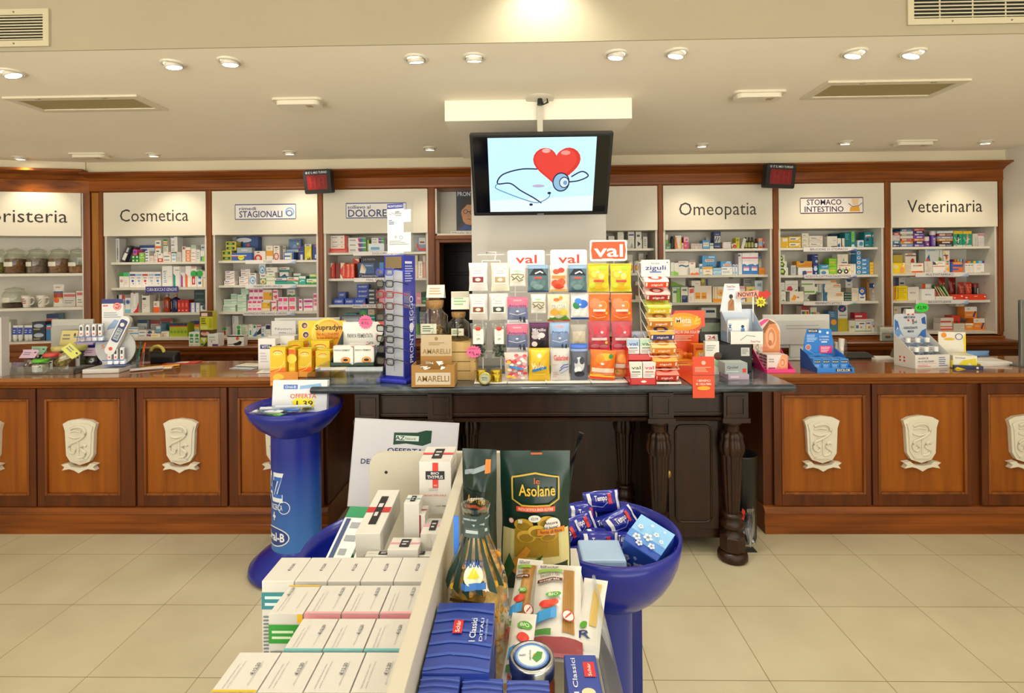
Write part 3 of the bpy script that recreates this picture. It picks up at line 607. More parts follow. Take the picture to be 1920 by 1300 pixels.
# black bin and clear wrapper behind the right leg
tag(MB().lathe([(.070, 0), (.078, .02), (.085, .5), (.088, .51), (.082, .51), (.07, .03)], mat('101114', .35), c=(1.297, 3.12, 0), n=28).build('waste_bin'), 'black cylindrical waste bin beside the right table leg', 'bin')
rn = random.Random(3); mb = MB()
for q in range(7):
    a = [(1.265+rn.uniform(-.055, .055), 2.985+rn.uniform(-.03, .03), .01+rn.random()*.24) for _ in range(5)]
    mb.add(a, [(0, 1, 2), (0, 2, 3), (1, 3, 4), (2, 4, 0)], clear('e8eaf2', .5, .1))
mb.add([(1.225, 2.97, .19), (1.245, 2.97, .18), (1.25, 2.965, .235), (1.235, 2.965, .25)], [(0, 1, 2, 3)], 'rd')
mb.box(1.215, 1.315, 2.96, 3.02, 0, .004, clear('e8eaf2', .5, .1))
tag(mb.build('plastic_wrapper'), 'crumpled clear plastic wrapper on the floor against the black bin', 'wrapper')
MZ += .0005; CZ += .0005                                        # things stand just clear of the tops
# ---------------------------------------------------------------- products on the shelves
BAYN = dict(cos='Cosmetica', sta='Stagionali', dol='Dolore', hid='half-hidden', ome='Omeopatia', sto='Stomaco', vet='Veterinaria')
LEV = ['top', 'second', 'third', 'bottom']
ST = dict(ox=0, oy=0, s=1, z=0, place='', last=0)
def Zm(ox, oy, s): ST.update(ox=ox, oy=oy, s=s)
PLACED = []
def Sh(key, lev):
    PLACED.clear(); sh = SHELF[key, lev-1]-.0225 if lev else PB-.003
    ST.update(bounds=(*BOUNDS[key], sh))
    ST.update(z=SHELF[key, lev]+.0005, place=f'{LEV[lev]} {BAYN[key]} shelf', kind=dict(cos='cosmetics_box', ome='remedy_box', vet='vitamin_box').get(key, 'medicine_box'))
NTH = {2: ['left one', 'right one'], 3: ['left one', 'middle one', 'right one']}
CNT = ['first', 'second', 'third', 'fourth', 'fifth', 'sixth', 'seventh']
RWS = {2: ['upper', 'lower'], 3: ['topmost', 'middle', 'lowest']}
def colname(n, i):
    return NTH[n][i] if n in NTH else CNT[i]+' from left'
def rowname(n, i):
    return RWS[n][i] if n in RWS else ('topmost' if i == 0 else 'lowest' if i == n-1 else CNT[i]+' from top')
def I(x0, x1, yt, col, dec, desc, yb=None, n=1, rows=1, Y=4.70, d=.08, name='medicine_box', cat='box', fn=None, top=None, ry=0, rough=.42, gap=.0012):
    px0, px1 = ST['ox']+x0/ST['s'], ST['ox']+x1/ST['s']; pc = (px0+px1)/2
    X0, X1 = at(px0, 500, Y).x, at(px1, 500, Y).x
    zt = at(pc, ST['oy']+yt/ST['s'], Y).z
    z0 = ST['last'] if yb == '^' else ST['z'] if yb is None else at(pc, ST['oy']+yb/ST['s'], Y).z
    bx = ST.get('bounds')
    if bx and Y > 4.6: X0, X1 = max(X0, bx[0]), min(X1, bx[1]); zt = min(zt, bx[2]); Y = max(Y, 4.65); d = min(d, 4.886-Y)
    if Y > 4.6 and not ry:
        for _ in range(6):
            hit = False
            for (a0, a1, b0, b1, c0, c1) in PLACED:
                ox, oy, oz = min(X1, a1)-max(X0, a0), min(Y+d, b1)-max(Y, b0), min(zt, c1)-max(z0, c0)
                if ox <= .0004 or oy <= .0004 or oz <= .0004: continue
                hit = True
                if ox < .3*(X1-X0):
                    if (a0+a1) < (X0+X1): X0 = a1+.0005
                    else: X1 = a0-.0005
                elif c0 < z0 and oz < .35*(zt-z0): z0 = c1+.0005
                elif b1+.02 < 4.886: Y = b1+.0006; d = min(d, 4.886-Y)
                elif b0-4.651 > .012: d = min(d, b0-4.651); Y = b0-d-.0006
                else: X0 = a1+.0005 if a1 < X1-.01 else X0; X1 = min(X1, X0+max(.012, X1-X0))
            if not hit: break
        PLACED.append((X0, X1, Y, Y+d, z0, zt))
    w = (X1-X0)/n; h = (zt-z0)/rows
    if h <= 0: print('NEGH', desc, h); h = .03
    for r in range(rows):
        for i in range(n):
            ww, hh = w-gap, h-(gap if rows > 1 else .0002)
            x = X0+w*(i+.5); z = z0+h*(rows-1-r)
            mb = MB()
            if fn: fn(mb, ww, hh, d, dec)
            else:
                mb.box(-ww/2, ww/2, 0, d, 0, hh, mat(col, rough))
                if dec: mb.decor(front(ww, hh), ww, hh, dec)
            nm_ = ST.get('kind', name) if name == 'medicine_box' else name
            o = mb.build(nm_, origin=(0, 0, 0)); o.location = (x, Y, z)
            if ry:                                            # leaning on its lower corner
                o.rotation_euler = (0, math.radians(ry), 0); a_ = math.radians(abs(ry)); o.location.z = z+ww/2*math.sin(a_)
            L = desc
            if n > 1: L += ', '+colname(n, i)
            if rows > 1: L += ', '+rowname(rows, r) if n == 1 else ' in '+rowname(rows, r)+' row'
            L += ' on '+ST['place'] if not desc.endswith('.') else ''
            tag(o, L.replace('. ', ' ').rstrip('.'), cat, ('boxes' if name == 'medicine_box' else cat+' group')+' on the '+ST['place'] if (n*rows > 1 or name == 'medicine_box') else None)
    ST['last'] = zt+.0006
# shapes --------------------------------------------------------------
def bottle(body, cap, lab=None, shoulder=.68, rc=.35):
    def f(mb, w, h, d, dec):
        r = w/2; c = (0, r, 0)
        mb.lathe([(r*.92, 0), (r, h*.03), (r, h*shoulder), (r*.8, h*(shoulder+.07)), (r*rc, h*(shoulder+.12)), (r*rc, h*.84)], mat(body, .2), c, 18)
        mb.lathe([(r*(rc+.08), h*.84), (r*(rc+.08), h*.99), (r*rc, h)], mat(cap, .35), c, 16)
        if lab: mb.lathe([(r*1.01, h*.12), (r*1.01, h*(shoulder-.08))], mat(lab, .4), c, 18, caps=False)
        if dec: mb.decor(lambda u, v, e: ((r*1.01+e)*math.sin((u-.5)*2.2), r-(r*1.01+e)*math.cos((u-.5)*2.2), v*h), w, h, dec)
    return f
def canister(body, lid, lidh=.2):
    def f(mb, w, h, d, dec):
        r = w/2; c = (0, r, 0)
        mb.lathe([(r*.96, 0), (r, h*.02), (r, h*(1-lidh))], mat(body, .3), c, 20)
        mb.lathe([(r*.98, h*(1-lidh)), (r*.98, h*.98), (r*.9, h)], mat(lid, .35), c, 20)
        if dec: mb.decor(lambda u, v, e: ((r+e)*math.sin((u-.5)*2.2), r-(r+e)*math.cos((u-.5)*2.2), v*h), w, h, dec, tess=5)
    return f
def tubepack(body, cap):                                      # upright squeeze tube, cap down
    def f(mb, w, h, d, dec):
        n = 7; V = []; N = 16
        prof = [(.40, .40, 0), (.40, .40, .16), (.46, .44, .17), (.47, .40, .45), (.49, .2, .8), (.5, .03, .96), (.5, .03, 1)]
        for a, b, z in prof:
            for i in range(N): t = 6.28318*i/N; V.append((a*w*math.cos(t), d/2+b*d*math.sin(t)*.9, z*h))
        q = lambda j: [(j*N+i, j*N+(i+1) % N, (j+1)*N+(i+1) % N, (j+1)*N+i) for i in range(N)]
        mb.add(V, q(0)+[tuple(range(N-1, -1, -1))], cap, True); mb.add(V, sum([q(j) for j in range(1, 6)], [])+[tuple(range(6*N, 7*N))], body, True)
        if dec: mb.decor(lambda u, v, e: ((u-.5)*w*.94, d/2-(.44-.43*max(0, (v-.3)/.7))*d*.92-e-.002, v*h), w, h, dec, tess=6)
    return f
def pouchf(body, t=.6):
    def f(mb, w, h, d, dec): pouch(mb, w, h, d, body, dec)
    return f
def pouch(mb, w, h, d, body, dec, seal=.07, wr=.25, seed=1, T=None, top_fin=0):
    rn = random.Random(seed); nu, nv = 12, 16; A = [rn.uniform(0, 6.28) for _ in range(6)]
    def th(u, v):
        a = max(0, min(1, (v-seal*.6)/(1-seal*1.4))); b = math.sin(math.pi*u)**.6 if 0 < u < 1 else 0; q = math.sin(math.pi*a)**.55 if 0 < a < 1 else 0
        return d/2*b*q*(1+wr*.35*math.sin(7*u+9*v+A[0])*math.sin(5*v+A[1])+wr*.2*math.sin(17*u-13*v+A[2]))
    def edge(v): return 1-.05*math.sin(math.pi*v)+.012*math.sin(14*v+A[3])
    def S(u, v, e): return ((u-.5)*w*edge(v), d/2-th(u, v)-e, v*h)
    V = [S(i/nu, j/nv, 0) for j in range(nv+1) for i in range(nu+1)]; Bk = [(x, d-y+.0008, z) for x, y, z in V]
    Fq = [(j*(nu+1)+i, j*(nu+1)+i+1, (j+1)*(nu+1)+i+1, (j+1)*(nu+1)+i) for j in range(nv) for i in range(nu)]
    m = mat(body, .28) if isinstance(body, str) else body
    mb.add(V, Fq, m, True, T); mb.add(Bk, [f[::-1] for f in Fq], m, True, T)
    if dec: mb.decor(lambda u, v, e: S(u, v, e*1.5+.0008), w, h, dec, T=T, tess=8)
    return S
TXL = lambda c='9aa0b0': f'l .12 .12 .8 .4 3 {c}'
def wb(c, tx='8a8f9c', hd=None):                              # white carton, coloured band, small print
    return f'r .0 .62 1 .84 {c};l .12 .68 .8 .78 1 f2efe8;l .12 .12 .85 .48 3 {tx}'
# ---- Cosmetica
Zm(190, 420, 8.348); Sh('cos', 0)
I(195, 285, 230, 'e0dedb', 'r .28 .3 .72 .95 b9b9bb;r .4 .1 .6 .62 4a4c58;r .2 .02 .8 .12 c9d8c8', 'tall clear toothbrush pack', name='toothbrush_pack', cat='pack')
I(300, 372, 345, '3a3a44', 'r .15 .1 .85 .55 e8e6e2;r .3 .62 .7 .9 c8ccd4', 'dark leaning carton with white panel', ry=24)
I(405, 455, 350, '4a4450', 'r .2 .1 .8 .9 6a5a64', 'dark leaning carton behind the white-panelled one', ry=22, Y=4.74)
I(475, 590, 490, 'gn', 'c .5 .5 .28 cfe8d0', 'small dark green carton', n=2, rows=2)
I(500, 560, 400, 'ee4a92', 'r .15 .3 .85 .8 5a4ab0', 'tiny pink and violet carton', yb='^')
I(595, 680, 450, '8cc44a', 'r .0 .45 1 .5 e4eccc;c .5 .75 .12 cfe0a0', 'light green carton with pale stripe')
I(600, 840, 335, 'dfe2ea', 'r 0 .72 1 1 2a4a8a;r .1 .3 .5 .6 3a6ab4', 'wide blue and white carton lying at back', yb=480, Y=4.80)
I(690, 752, 420, 'wh', 'r .1 .6 .7 .8 2350b4;r .1 .15 .7 .3 2350b4', 'white carton with two blue bars', rows=2)
I(756, 820, 500, 'ecdfd8', 'l .1 .2 .8 .8 3 c0a8a0', 'low cream carton')
I(826, 880, 460, 'f0e4dc', 'l .1 .2 .8 .8 3 c89a90', 'cream carton with faint print', rows=2)
I(885, 965, 460, 'wh', 'r 0 .0 1 .42 cf2a1e;e .5 .22 .3 .12 f2d0c8;r .25 .8 .6 .9 3a4a8a', 'white carton with red base and oval')
I(845, 935, 260, 'wh', 'r 0 .38 1 .56 f07818;r .2 .75 .8 .86 55565c;r .2 .1 .7 .2 55565c', 'white carton with orange stripe, standing up high', yb='^')
I(970, 1092, 440, 'f0e8e2', 'r .1 .5 .8 .62 8a8c94;r .1 .15 .8 .25 8a8c94;r .6 .75 1 .95 f0b8a0', 'white carton with grey lines')
I(972, 1050, 345, 'e8e4dc', 'l .1 .1 .9 .9 4 9a9a94', 'cream carton with fine lines, above the grey-lined one', yb='^')
I(975, 1035, 240, 'wh', 'r .0 .7 1 1 2c8a3c;r .0 .32 1 .55 f07818;r .0 .0 1 .2 2c8a3c', 'white carton striped green and orange', yb='^')
I(1100, 1172, 460, 'wh', 'e .5 .75 .42 .13 9ac0e4;e .5 .3 .42 .13 9ac0e4', 'white carton with two pale blue ovals')
I(1180, 1255, 440, 'cfcac4', 'l .1 .1 .9 .5 4 a8a4a0', 'pale grey carton')
I(1060, 1195, 195, 'ece8e4', 'r .05 .86 .5 .98 3a4ab0;l .1 .1 .7 .5 4 b0aca8', 'large white carton with blue corner', yb='^', rows=2)
I(1198, 1420, 235, '2c3440', 'r .05 .25 .3 .8 2c8a3c;r .4 .35 .9 .6 6a7080', 'long dark carton with green end', yb='^', Y=4.74)
I(1265, 1322, 350, 'e6e0da', 'r .2 .8 .8 .95 b04a4a', 'narrow cream carton')
I(1325, 1400, 365, 'wh', 'r .0 .55 1 .8 f07a28;r .0 .28 1 .5 f07a28;r .0 .02 1 .24 f07a28;e .5 .67 .3 .06 fbe4d4;e .5 .39 .3 .06 fbe4d4;e .5 .13 .3 .06 fbe4d4', 'white carton with three orange squares')
I(1405, 1485, 330, 'f2ece8', 'r 0 .78 1 1 b0c8b0;r .1 .5 .85 .53 c83a3a;r .1 .3 .85 .33 c83a3a;r .1 .1 .85 .13 c83a3a', 'white carton with red lines and green top')
I(1488, 1548, 400, 'e4e4e0', 'l .2 .2 .8 .8 4 8a9a90', 'plain pale carton')
I(1553, 1618, 420, 'eef0e4', 'r .05 .0 .95 .5 8ad02c;r .05 .1 .4 .45 3a5ab0', 'white carton with lime green front')
I(1560, 1640, 320, 'c8ccd0', 'r .1 .4 .7 .6 4a5a7a', 'grey carton at the right end', yb='^')
Sh('cos', 1)
I(280, 350, 765, 'f2eeea', 'r 0 .76 1 1 2c9a3a;c .5 .45 .1 d89a9a', 'white carton with green lid band')
I(352, 432, 760, 'f2eeea', 'r 0 .74 1 1 4cc07a;l .15 .2 .8 .5 3 e0b8b8', 'white carton with mint lid band')
for k, (c, nm) in enumerate([('3a56b0', 'deep blue'), ('8cbce4', 'sky blue'), ('d8424a', 'red'), ('a8c8ea', 'faint blue'), ('4a7ac8', 'medium blue')]):
    I(440+98*k, 538+98*k, 750, 'f4efec', f'r .05 .74 .95 .86 {c};c .5 .42 .08 {c};l .2 .55 .8 .68 1 a0a0a8;r .5 .22 .7 .28 {c}', f'white skin care carton headed in {nm}')
I(950, 1112, 660, 'f4f1ec', 'l .15 .2 .45 .8 7 7ab0e0;r .6 .5 .9 .52 c0c0c8;c .16 .74 .03 e08080', 'big white carton with pale blue print')
I(1125, 1230, 665, 'f2f0ea', 'p 1fa090 .0,.05 .32,.0 .32,.55 .0,.66;r .3 .8 .9 .84 9a9aa0', 'white carton with teal side strip')
I(1236, 1312, 665, 'eeeae6', 'p b03a96 .1,.02 .5,.0 .5,.5 .1,.64;r .1 .7 1 1 c4c0bc', 'white carton with magenta side strip')
I(1315, 1400, 660, 'f6f3ee', 'p f07028 .0,.02 .4,.0 .4,.54 .0,.66', 'white carton with orange side strip')
I(1403, 1490, 665, 'f4f0ec', 'c .5 .64 .16 34b04a;r .15 .12 .75 .52 cf3038;r .35 .2 .6 .4 f0d8d8;r .1 .9 .9 1 e0a0a0', 'white toothpaste carton with green dot over red')
I(1497, 1578, 720, 'f4f0ec', 'c .5 .78 .2 34b04a;r .25 .16 .8 .62 2a70b0;c .5 .4 .1 d8e8f4', 'white toothpaste carton with green dot over blue')
I(1582, 1640, 740, 'ece4d4', 'r 0 .0 .35 .5 e8b070;r .2 .55 .8 .6 6a8a6a', 'cream carton at the right end')
Zm(190, 530, 7.648); Sh('cos', 2)
I(165, 250, 175, 'f0eeea', 'r .1 .8 .9 1 15151a;p 2a5a9a .1,.8 .9,.8 .7,.62 .3,.62;v .45 .3 .3 .5 15151a BLANX', 'white toothbrush card with black upright word', name='toothbrush_pack', cat='pack')
I(255, 332, 178, 'eceae6', 'r .45 .72 1 1 cf3a34;r .5 .45 1 .7 3a5a8a;l .1 .1 .4 .3 2 8a8a90', 'white toothbrush card with red top corner', name='toothbrush_pack', cat='pack')
I(336, 414, 220, 'f2f2f0', 'r 0 .0 1 .22 7ac8ea;c .5 .72 .12 3a62b0;o .5 .72 .17 .2 9ab4dc', 'white carton with blue roundel and blue foot')
I(416, 530, 148, 'e6e4e2', 'p cf1e28 .3,.0 1,.0 1,.55 .75,.2;p f6f4f2 .3,.3 .7,.3 .62,.84 .38,.84;r .38 .96 .6 1 cf1e28', 'white carton with red curve and bottle picture')
I(577, 690, 178, 'ece6dc', 'e .3 .78 .26 .07 3a4a54;r .1 .96 .9 1 3a3a40;l .15 .2 .6 .5 3 c8c0b4', 'cream carton with dark oval badge')
I(700, 745, 165, 'e86a7a', '', 'slim pink mouthwash bottle with lime label', fn=bottle('e0606a', 'ece0b8', 'a4c86a'), name='mouthwash_bottle', cat='bottle', Y=4.76)
I(741, 828, 268, 'f0e8dc', 'r 0 0 1 .48 f4642a;l .2 .6 .7 .85 2 a04a3a', 'white and orange carton before the bottles')
I(852, 962, 165, 'a03a1a', 'r .2 .22 .8 .6 dcd6d2;l .25 .3 .7 .5 2 5a5a6a', 'amber brown mouthwash bottle with white label', fn=bottle('9c3a16', 'b8a8a0'), name='mouthwash_bottle', cat='bottle')
I(968, 1085, 165, '1a2450', 'r .2 .18 .8 .58 d4d8e2;l .25 .28 .7 .5 2 3a4a7a', 'navy mouthwash bottle with white label', fn=bottle('1c2654', 'd08a78'), name='mouthwash_bottle', cat='bottle')
I(780, 835, 165, 'c8b070', '', 'bottle with yellow cap behind the orange carton', fn=bottle('c4a88a', 'd8cc9a'), name='mouthwash_bottle', cat='bottle', Y=4.80)
I(1088, 1248, 250, 'c4241c', 'e .4 .6 .25 .2 e86a50;r .2 .1 .6 .2 f0b4a0', 'red oral care carton', n=3)
I(1265, 1400, 290, 'dfe2ea', 'r 0 .0 .3 1 4a62c0;r .4 .3 .9 .8 f0ece4;r .5 .35 .8 .42 d87a5a', 'white carton with blue side', n=2)
I(1415, 1510, 300, 'd6d8dc', 'c .6 .5 .25 3a5068;r .0 .75 1 1 3a4a54', 'grey carton with dark roundel')
I(1325, 1510, 110, '1c3c40', 'l .1 .3 .8 .6 2 5a8084', 'dark teal carton stacked high at right', yb='^', rows=2, Y=4.72)
Sh('cos', 3)
for k, (a, b, yt, c, dc, ds) in enumerate([(290, 430, 545, 'c4ccd4', 'r 0 .8 1 1 28304a;r .05 .3 .9 .45 3a7ab4', 'grey blister pack with dark header'), (512, 650, 535, 'c0c6cc', 'r 0 .78 1 1 2a4a68;p d0783a .3,.55 .6,.6 .9,.2 .95,.0 .6,.1', 'blister pack with orange plastic inside'), (700, 830, 545, 'c2bcb8', 'r 0 .78 1 1 9a3a3a;l .1 .1 .9 .7 5 96908c', 'grey blister pack with red header'), (836, 1020, 520, '8a9a9c', 'r 0 .84 1 1 b03030;e .5 .45 .4 .3 2a6a6c;r .1 .72 .8 .82 3a4a5a', 'teal blister pack with red edge')]):
    I(a, b, yt, c, dc, ds, Y=4.81, d=.03, name='blister_pack', cat='pack')
I(330, 520, 640, 'eef0f2', 'r .0 .62 1 .82 4a9ad0;r .0 .1 .6 .3 d8a0a0', 'white tube carton with blue line', rows=2)
I(525, 640, 680, 'f2eeee', 'r .1 .2 .8 .4 2a62a8', 'low white tube carton', rows=2)
I(645, 750, 690, 'eeeae8', 'e .4 .7 .3 .25 2c4a7a;r .0 .1 .3 .4 b03a6a', 'white tube carton with dark oval')
I(670, 830, 735, 'f0e4c8', 'r .0 .2 .2 .8 8a4a9a;r .3 .3 .8 .6 e8c050', 'cream tube carton in front', Y=4.655, d=.04)
I(755, 845, 605, '8ab4d8', 'r .1 .5 .9 .8 d8e8f0;r .0 .9 1 1 d8603a', 'pale blue pack with white window', yb='^', Y=4.72)
I(850, 962, 700, 'f2ece4', 'r .2 .2 .7 .5 e0b8a0', 'plain white tube carton by the yellow row', rows=2)
I(970, 1225, 582, 'b4c42a', 'r 0 .8 1 1 24305c;r 0 .72 1 .8 d84a2a;r .15 .15 .85 .6 a8bc28;c .5 .35 .1 6a9a20', 'yellow-green carton with navy top', n=5, d=.1)
I(1228, 1325, 560, 'd8d4b8', 'r 0 .8 1 1 3a4a8a;r 0 .68 1 .8 e8862a;c .7 .3 .14 3a6ab0', 'carton with blue and orange top', Y=4.76)
I(1328, 1400, 550, 'c4c8c8', 'r 0 .76 1 1 2a2c6a;r 0 .6 1 .76 f07818;r 0 .48 1 .6 f2d416', 'carton with navy, orange and yellow top', Y=4.76)
# boxes on the ledge below
PLACED.clear(); ST.update(z=.9855, place='the left ledge', kind='medicine_box', bounds=None); LY = 4.43
I(1245, 1322, 715, 'f0f0ec', 'e .5 .78 .36 .12 3ab04a;r .2 .25 .8 .6 24884a;c .5 .42 .1 c0e8c8;r .2 .02 .8 .15 d4d4d0', 'white toothpaste box with green emblem, left of its pair', Y=LY, d=.06)
I(1323, 1400, 715, 'f0f0ec', 'e .5 .78 .36 .12 3ab04a;r .2 .25 .8 .6 24884a;c .5 .42 .1 c0e8c8;r .2 .02 .8 .15 d4d4d0', 'white toothpaste box with green emblem, right of its pair', Y=LY, d=.06)
I(1405, 1508, 785, 'b4c832', 'p e8e4c0 .1,.9 .9,.9 .6,.4;p 3a4a20 .4,.0 1,.0 1,.55;e .3 .2 .2 .12 3a6a9a', 'lime yellow box between white boxes', Y=LY, d=.06)
I(1405, 1590, 680, '5a3a28', 'e .4 .5 .34 .3 d8b8a8;r .2 .6 .5 .8 c04a3a', 'flat brown box with pale badge, on the lime box', yb='^', Y=LY, d=.06)
I(1405, 1590, 415, 'c8c428', 'r 0 .72 1 1 5a3424;r .12 .74 .6 .92 e8c8c0;l .1 .3 .6 .66 3 5a4a14;r .72 .1 .96 .62 a8a81c;r .05 .02 .6 .22 d8dc70', 'yellow and brown box on top of its stack', yb='^', Y=LY, d=.06)
I(1512, 1665, 740, 'f0eeec', 'r .45 .02 1 .2 7a3a86;r .15 .72 .7 .78 6ab0a0;c .4 .4 .05 8a6a9a;r .15 .5 .8 .54 b0b0b0', 'white box with purple foot', Y=4.40, d=.09)
Zm(400, 550, 8.668)
I(215, 485, 690, 'f0ece8', 'r 0 .88 1 1 16181c;c .62 .72 .16 e8622a;p 201c1a .3,.2 .6,.35 .75,.5 .9,.4 .8,.1 .5,.05;r .05 .15 .3 .2 3a3a3a', 'white box with black top and orange disc', Y=4.42, d=.06)
# ---- Stagionali
Zm(400, 420, 8.668); Sh('sta', 0)
gb = 'r .08 .25 .85 .78 24402a;e .45 .5 .2 .22 8ac04a;r .0 .0 1 .1 d8c848'
I(145, 300, 432, 'd4c850', gb, 'yellow-green lozenge box of the front stack', rows=2)
I(205, 375, 285, 'd4c850', gb, 'yellow-green lozenge box of the upper stack', yb='^', rows=2, Y=4.72)
I(296, 625, 470, '2a56a0', 'r 0 .5 .75 .62 d04a4a;r 0 .62 .75 .7 e8e8f0;s .48 .38 .34 11 f0e820 1.3;T .48 .38 .22 .2 3a3a10 €3,90', 'blue display tray with yellow price star', Y=4.66, d=.10, name='display_tray', cat='tray')
I(385, 630, 385, 'a8b4bc', 'r .3 .4 .7 .6 d8dce0', 'grey lidded box on the blue tray', yb='^', Y=4.67, d=.06)
I(380, 730, 195, '2c4f8c', 'e .35 .8 .35 .14 d8d8e0;c .55 .5 .1 c04a4a;p 1c2c50 .0,.5 .3,.75 .3,.4', 'large dark blue box with red dot behind the tray', yb=480, Y=4.80, d=.07)
I(626, 850, 440, 'f0e6dc', 'p d8342a .0,.02 .72,.02 .68,.4 .5,.6 .36,.64 .22,.6 .05,.4;c .36 .25 .2 f4ece4;o .36 .25 .14 .3 d8342a;r .25 .8 .5 .9 6a5a54', 'white box with red half circle')
I(860, 970, 355, 'f0e8d8', 'r 0 .3 1 .66 e8a428;r .2 .75 .7 .9 d8c8b0', 'white box with amber band')
I(980, 1080, 355, 'f2e8e0', 'e .45 .27 .45 .25 cf3a34;e .45 .27 .3 .17 f4ece4;o .45 .27 .1 .3 cf3a34;r .2 .84 .7 .92 5a4a4a;l .2 .6 .8 .8 2 b0a098', 'white box with red round emblem')
I(1085, 1128, 370, 'd8d0c4', 'r .2 .84 .8 .94 5a5048', 'slim beige box', Y=4.74); I(1130, 1180, 370, 'c8beb0', 'r .2 .84 .8 .94 5a5048', 'slim tan box', Y=4.74)
I(1100, 1310, 460, '3a66b4', 'r .08 .6 .8 .9 e8ecf0;r .08 .1 .8 .4 e8ecf0;r .65 .2 .8 .8 d8d040', 'blue and white box below a paler one')
I(1190, 1385, 420, 'c8d8e8', 'r .0 .2 .7 .7 6a94c8;r .7 .2 .9 .7 9ab04a', 'pale blue box lying on the blue one', yb='^', Y=4.74)
I(1228, 1425, 245, '5878a8', 'T .5 .85 .8 .12 24305a Dentinale;c .75 .55 .1 d8d44a;p 7a98c4 .3,.2 .7,.2 .6,.5 .4,.5', 'blue-grey box with yellow dot standing behind', yb='^', Y=4.80, d=.05)
I(1388, 1482, 362, '26307e', 'r .3 .0 .7 .4 d0d4e4;r .1 .6 .9 .64 8a94d0;c .15 .92 .05 e84a6a', 'navy box with white window')
I(1486, 1598, 330, 'e0cc1c', 'r 0 .86 1 1 d8d8d4;p f0e468 .2,.3 .9,.75 .9,.2;p 2a2a2a .3,.0 .9,.0 .75,.2 .6,.05 .5,.15;r .2 .9 .7 .95 4a4a4a', 'bright yellow box with white top')
I(1615, 1690, 335, '2a3c98', 'r .5 .1 1 .35 c4cce4;c .6 .9 .06 e8486a', 'blue box at the right end')
Sh('sta', 1)
sw = 'k .1 a8303a .03,.45 .3,.32 .6,.36 .95,.62;r .1 .7 .5 .85 3a4a8a'
I(172, 345, 925, 'f0eae6', sw, 'white box with red curve, lowest of left stack', Y=4.68)
I(192, 345, 765, 'eee8e4', sw, 'white box with red curve, in left stack', yb='^', rows=2)
I(415, 570, 855, 'f0eae6', sw, 'white box with red curve, in lower right stack', rows=2)
I(447, 600, 735, 'eee8e4', sw, 'white box with red curve, in raised right stack', yb='^', rows=2, Y=4.73)
I(580, 695, 800, 'ece8e4', 'e .5 .4 .45 .34 8ab0dc;e .5 .4 .3 .22 d4e0ee;c .55 .35 .08 4a76b4;r .2 .86 .8 .93 5a5050', 'white box with pale blue roundel')
I(755, 860, 815, 'eae8e0', 'r .05 .05 .95 .6 4c8a2c;e .5 .32 .4 .24 d8d8b0;e .5 .26 .2 .12 c88a28;r .2 .78 .8 .86 5a5050', 'white and green box with gold emblem')
I(742, 845, 650, 'e4e4e4', 'e .5 .42 .48 .4 7aa4d4;e .5 .42 .32 .26 c8daea;c .55 .36 .09 4a76b4', 'white box with blue roundel on the green one', yb='^')
I(862, 1000, 790, 'eeece0', 'r 0 .3 1 .38 b4cc8a;r 0 .6 1 .68 b4cc8a;r .3 .8 .7 .86 7a9a5a;c .85 .65 .03 333333', 'white box with pale green stripes')
I(858, 1040, 705, 'e8e4d8', 'p 3a2c24 .0,.08 .15,.2 .6,.2 .7,.08;T .28 .62 .3 .2 5a4a44 ORAL', 'cream box with brown arc, stacked on stripes', yb='^')
I(1000, 1190, 880, 'f0eeea', 'r 0 0 1 .52 1fa08a;r .0 .52 1 .66 2a3a78;r .1 .75 .6 .88 5a5a6a', 'white box with teal foot and navy line')
I(1200, 1385, 865, 'f2ece6', 'r 0 0 1 .5 1fa88e;k .14 e8702a .0,.58 .5,.62 1,.55;p c8e8e0 .5,.4 .9,.0 .95,.3;r .1 .78 .6 .9 5a5a5a', 'white box with teal foot and orange line')
I(1390, 1500, 850, '2aa898', 'k .08 e8f0ee .1,.3 .4,.5 .8,.45;r 0 .72 1 1 dfe4e0', 'teal box with white brush line')
I(1512, 1680, 895, 'e8ecd8', 'r 0 0 1 .4 2a9a5a;p e0d838 .5,.2 .95,.6 .6,.6;r .1 .6 .6 .75 5a6a5a', 'white and green box with yellow mark')
I(1560, 1688, 815, 'b8d060', 'r 0 0 1 .45 2a8a4a;r .1 .6 .8 .8 e8ecd0', 'green and lime box on the right box', yb='^')
I(1062, 1220, 785, 'e4e2dc', 'r 0 0 1 .3 24708a;p 2a3a70 .2,.3 .8,.3 .6,.7', 'white box with dark blue wave', yb=880, Y=4.74)
I(1062, 1240, 705, 'e8e4de', 'r 0 .0 1 .5 1f7a72;r .1 .62 .7 .8 b04a4a', 'white and dark teal box on top of stack', yb='^', Y=4.74)
I(1300, 1420, 805, 'dfe4dc', 'r 0 0 1 .4 2a8a70', 'pale box behind the orange-lined one', yb=868, Y=4.79)
Zm(400, 550, 8.668); Sh('sta', 2)
mg_ = 'r 0 .65 1 .78 8abf9a;r 0 .2 1 .3 a8d0b4;l .1 .35 .8 .6 2 a0b8a8'
I(150, 350, 195, 'dcebe0', mg_, 'pale mint box of the front left stack'); I(165, 380, 100, 'dcebe0', mg_, 'pale mint box above the front left one', yb='^')
I(280, 380, 10, 'b4c8bc', mg_, 'grey mint box at the top left of mint pile', yb='^')
I(385, 530, 20, 'd8eadc', mg_, 'pale mint box in the right mint stack', rows=3, d=.1)
I(448, 565, -77, 'b8d4c0', mg_, 'darker mint box topping the mint pile', yb='^')
pk_ = 'r .1 .74 .9 .92 e83a88;r .1 .1 .9 .3 ec4a92;l .2 .4 .8 .6 1 d8a8b8'
I(552, 778, 115, 'f4e4e6', pk_, 'white and pink box in lower pink row', n=3, d=.1)
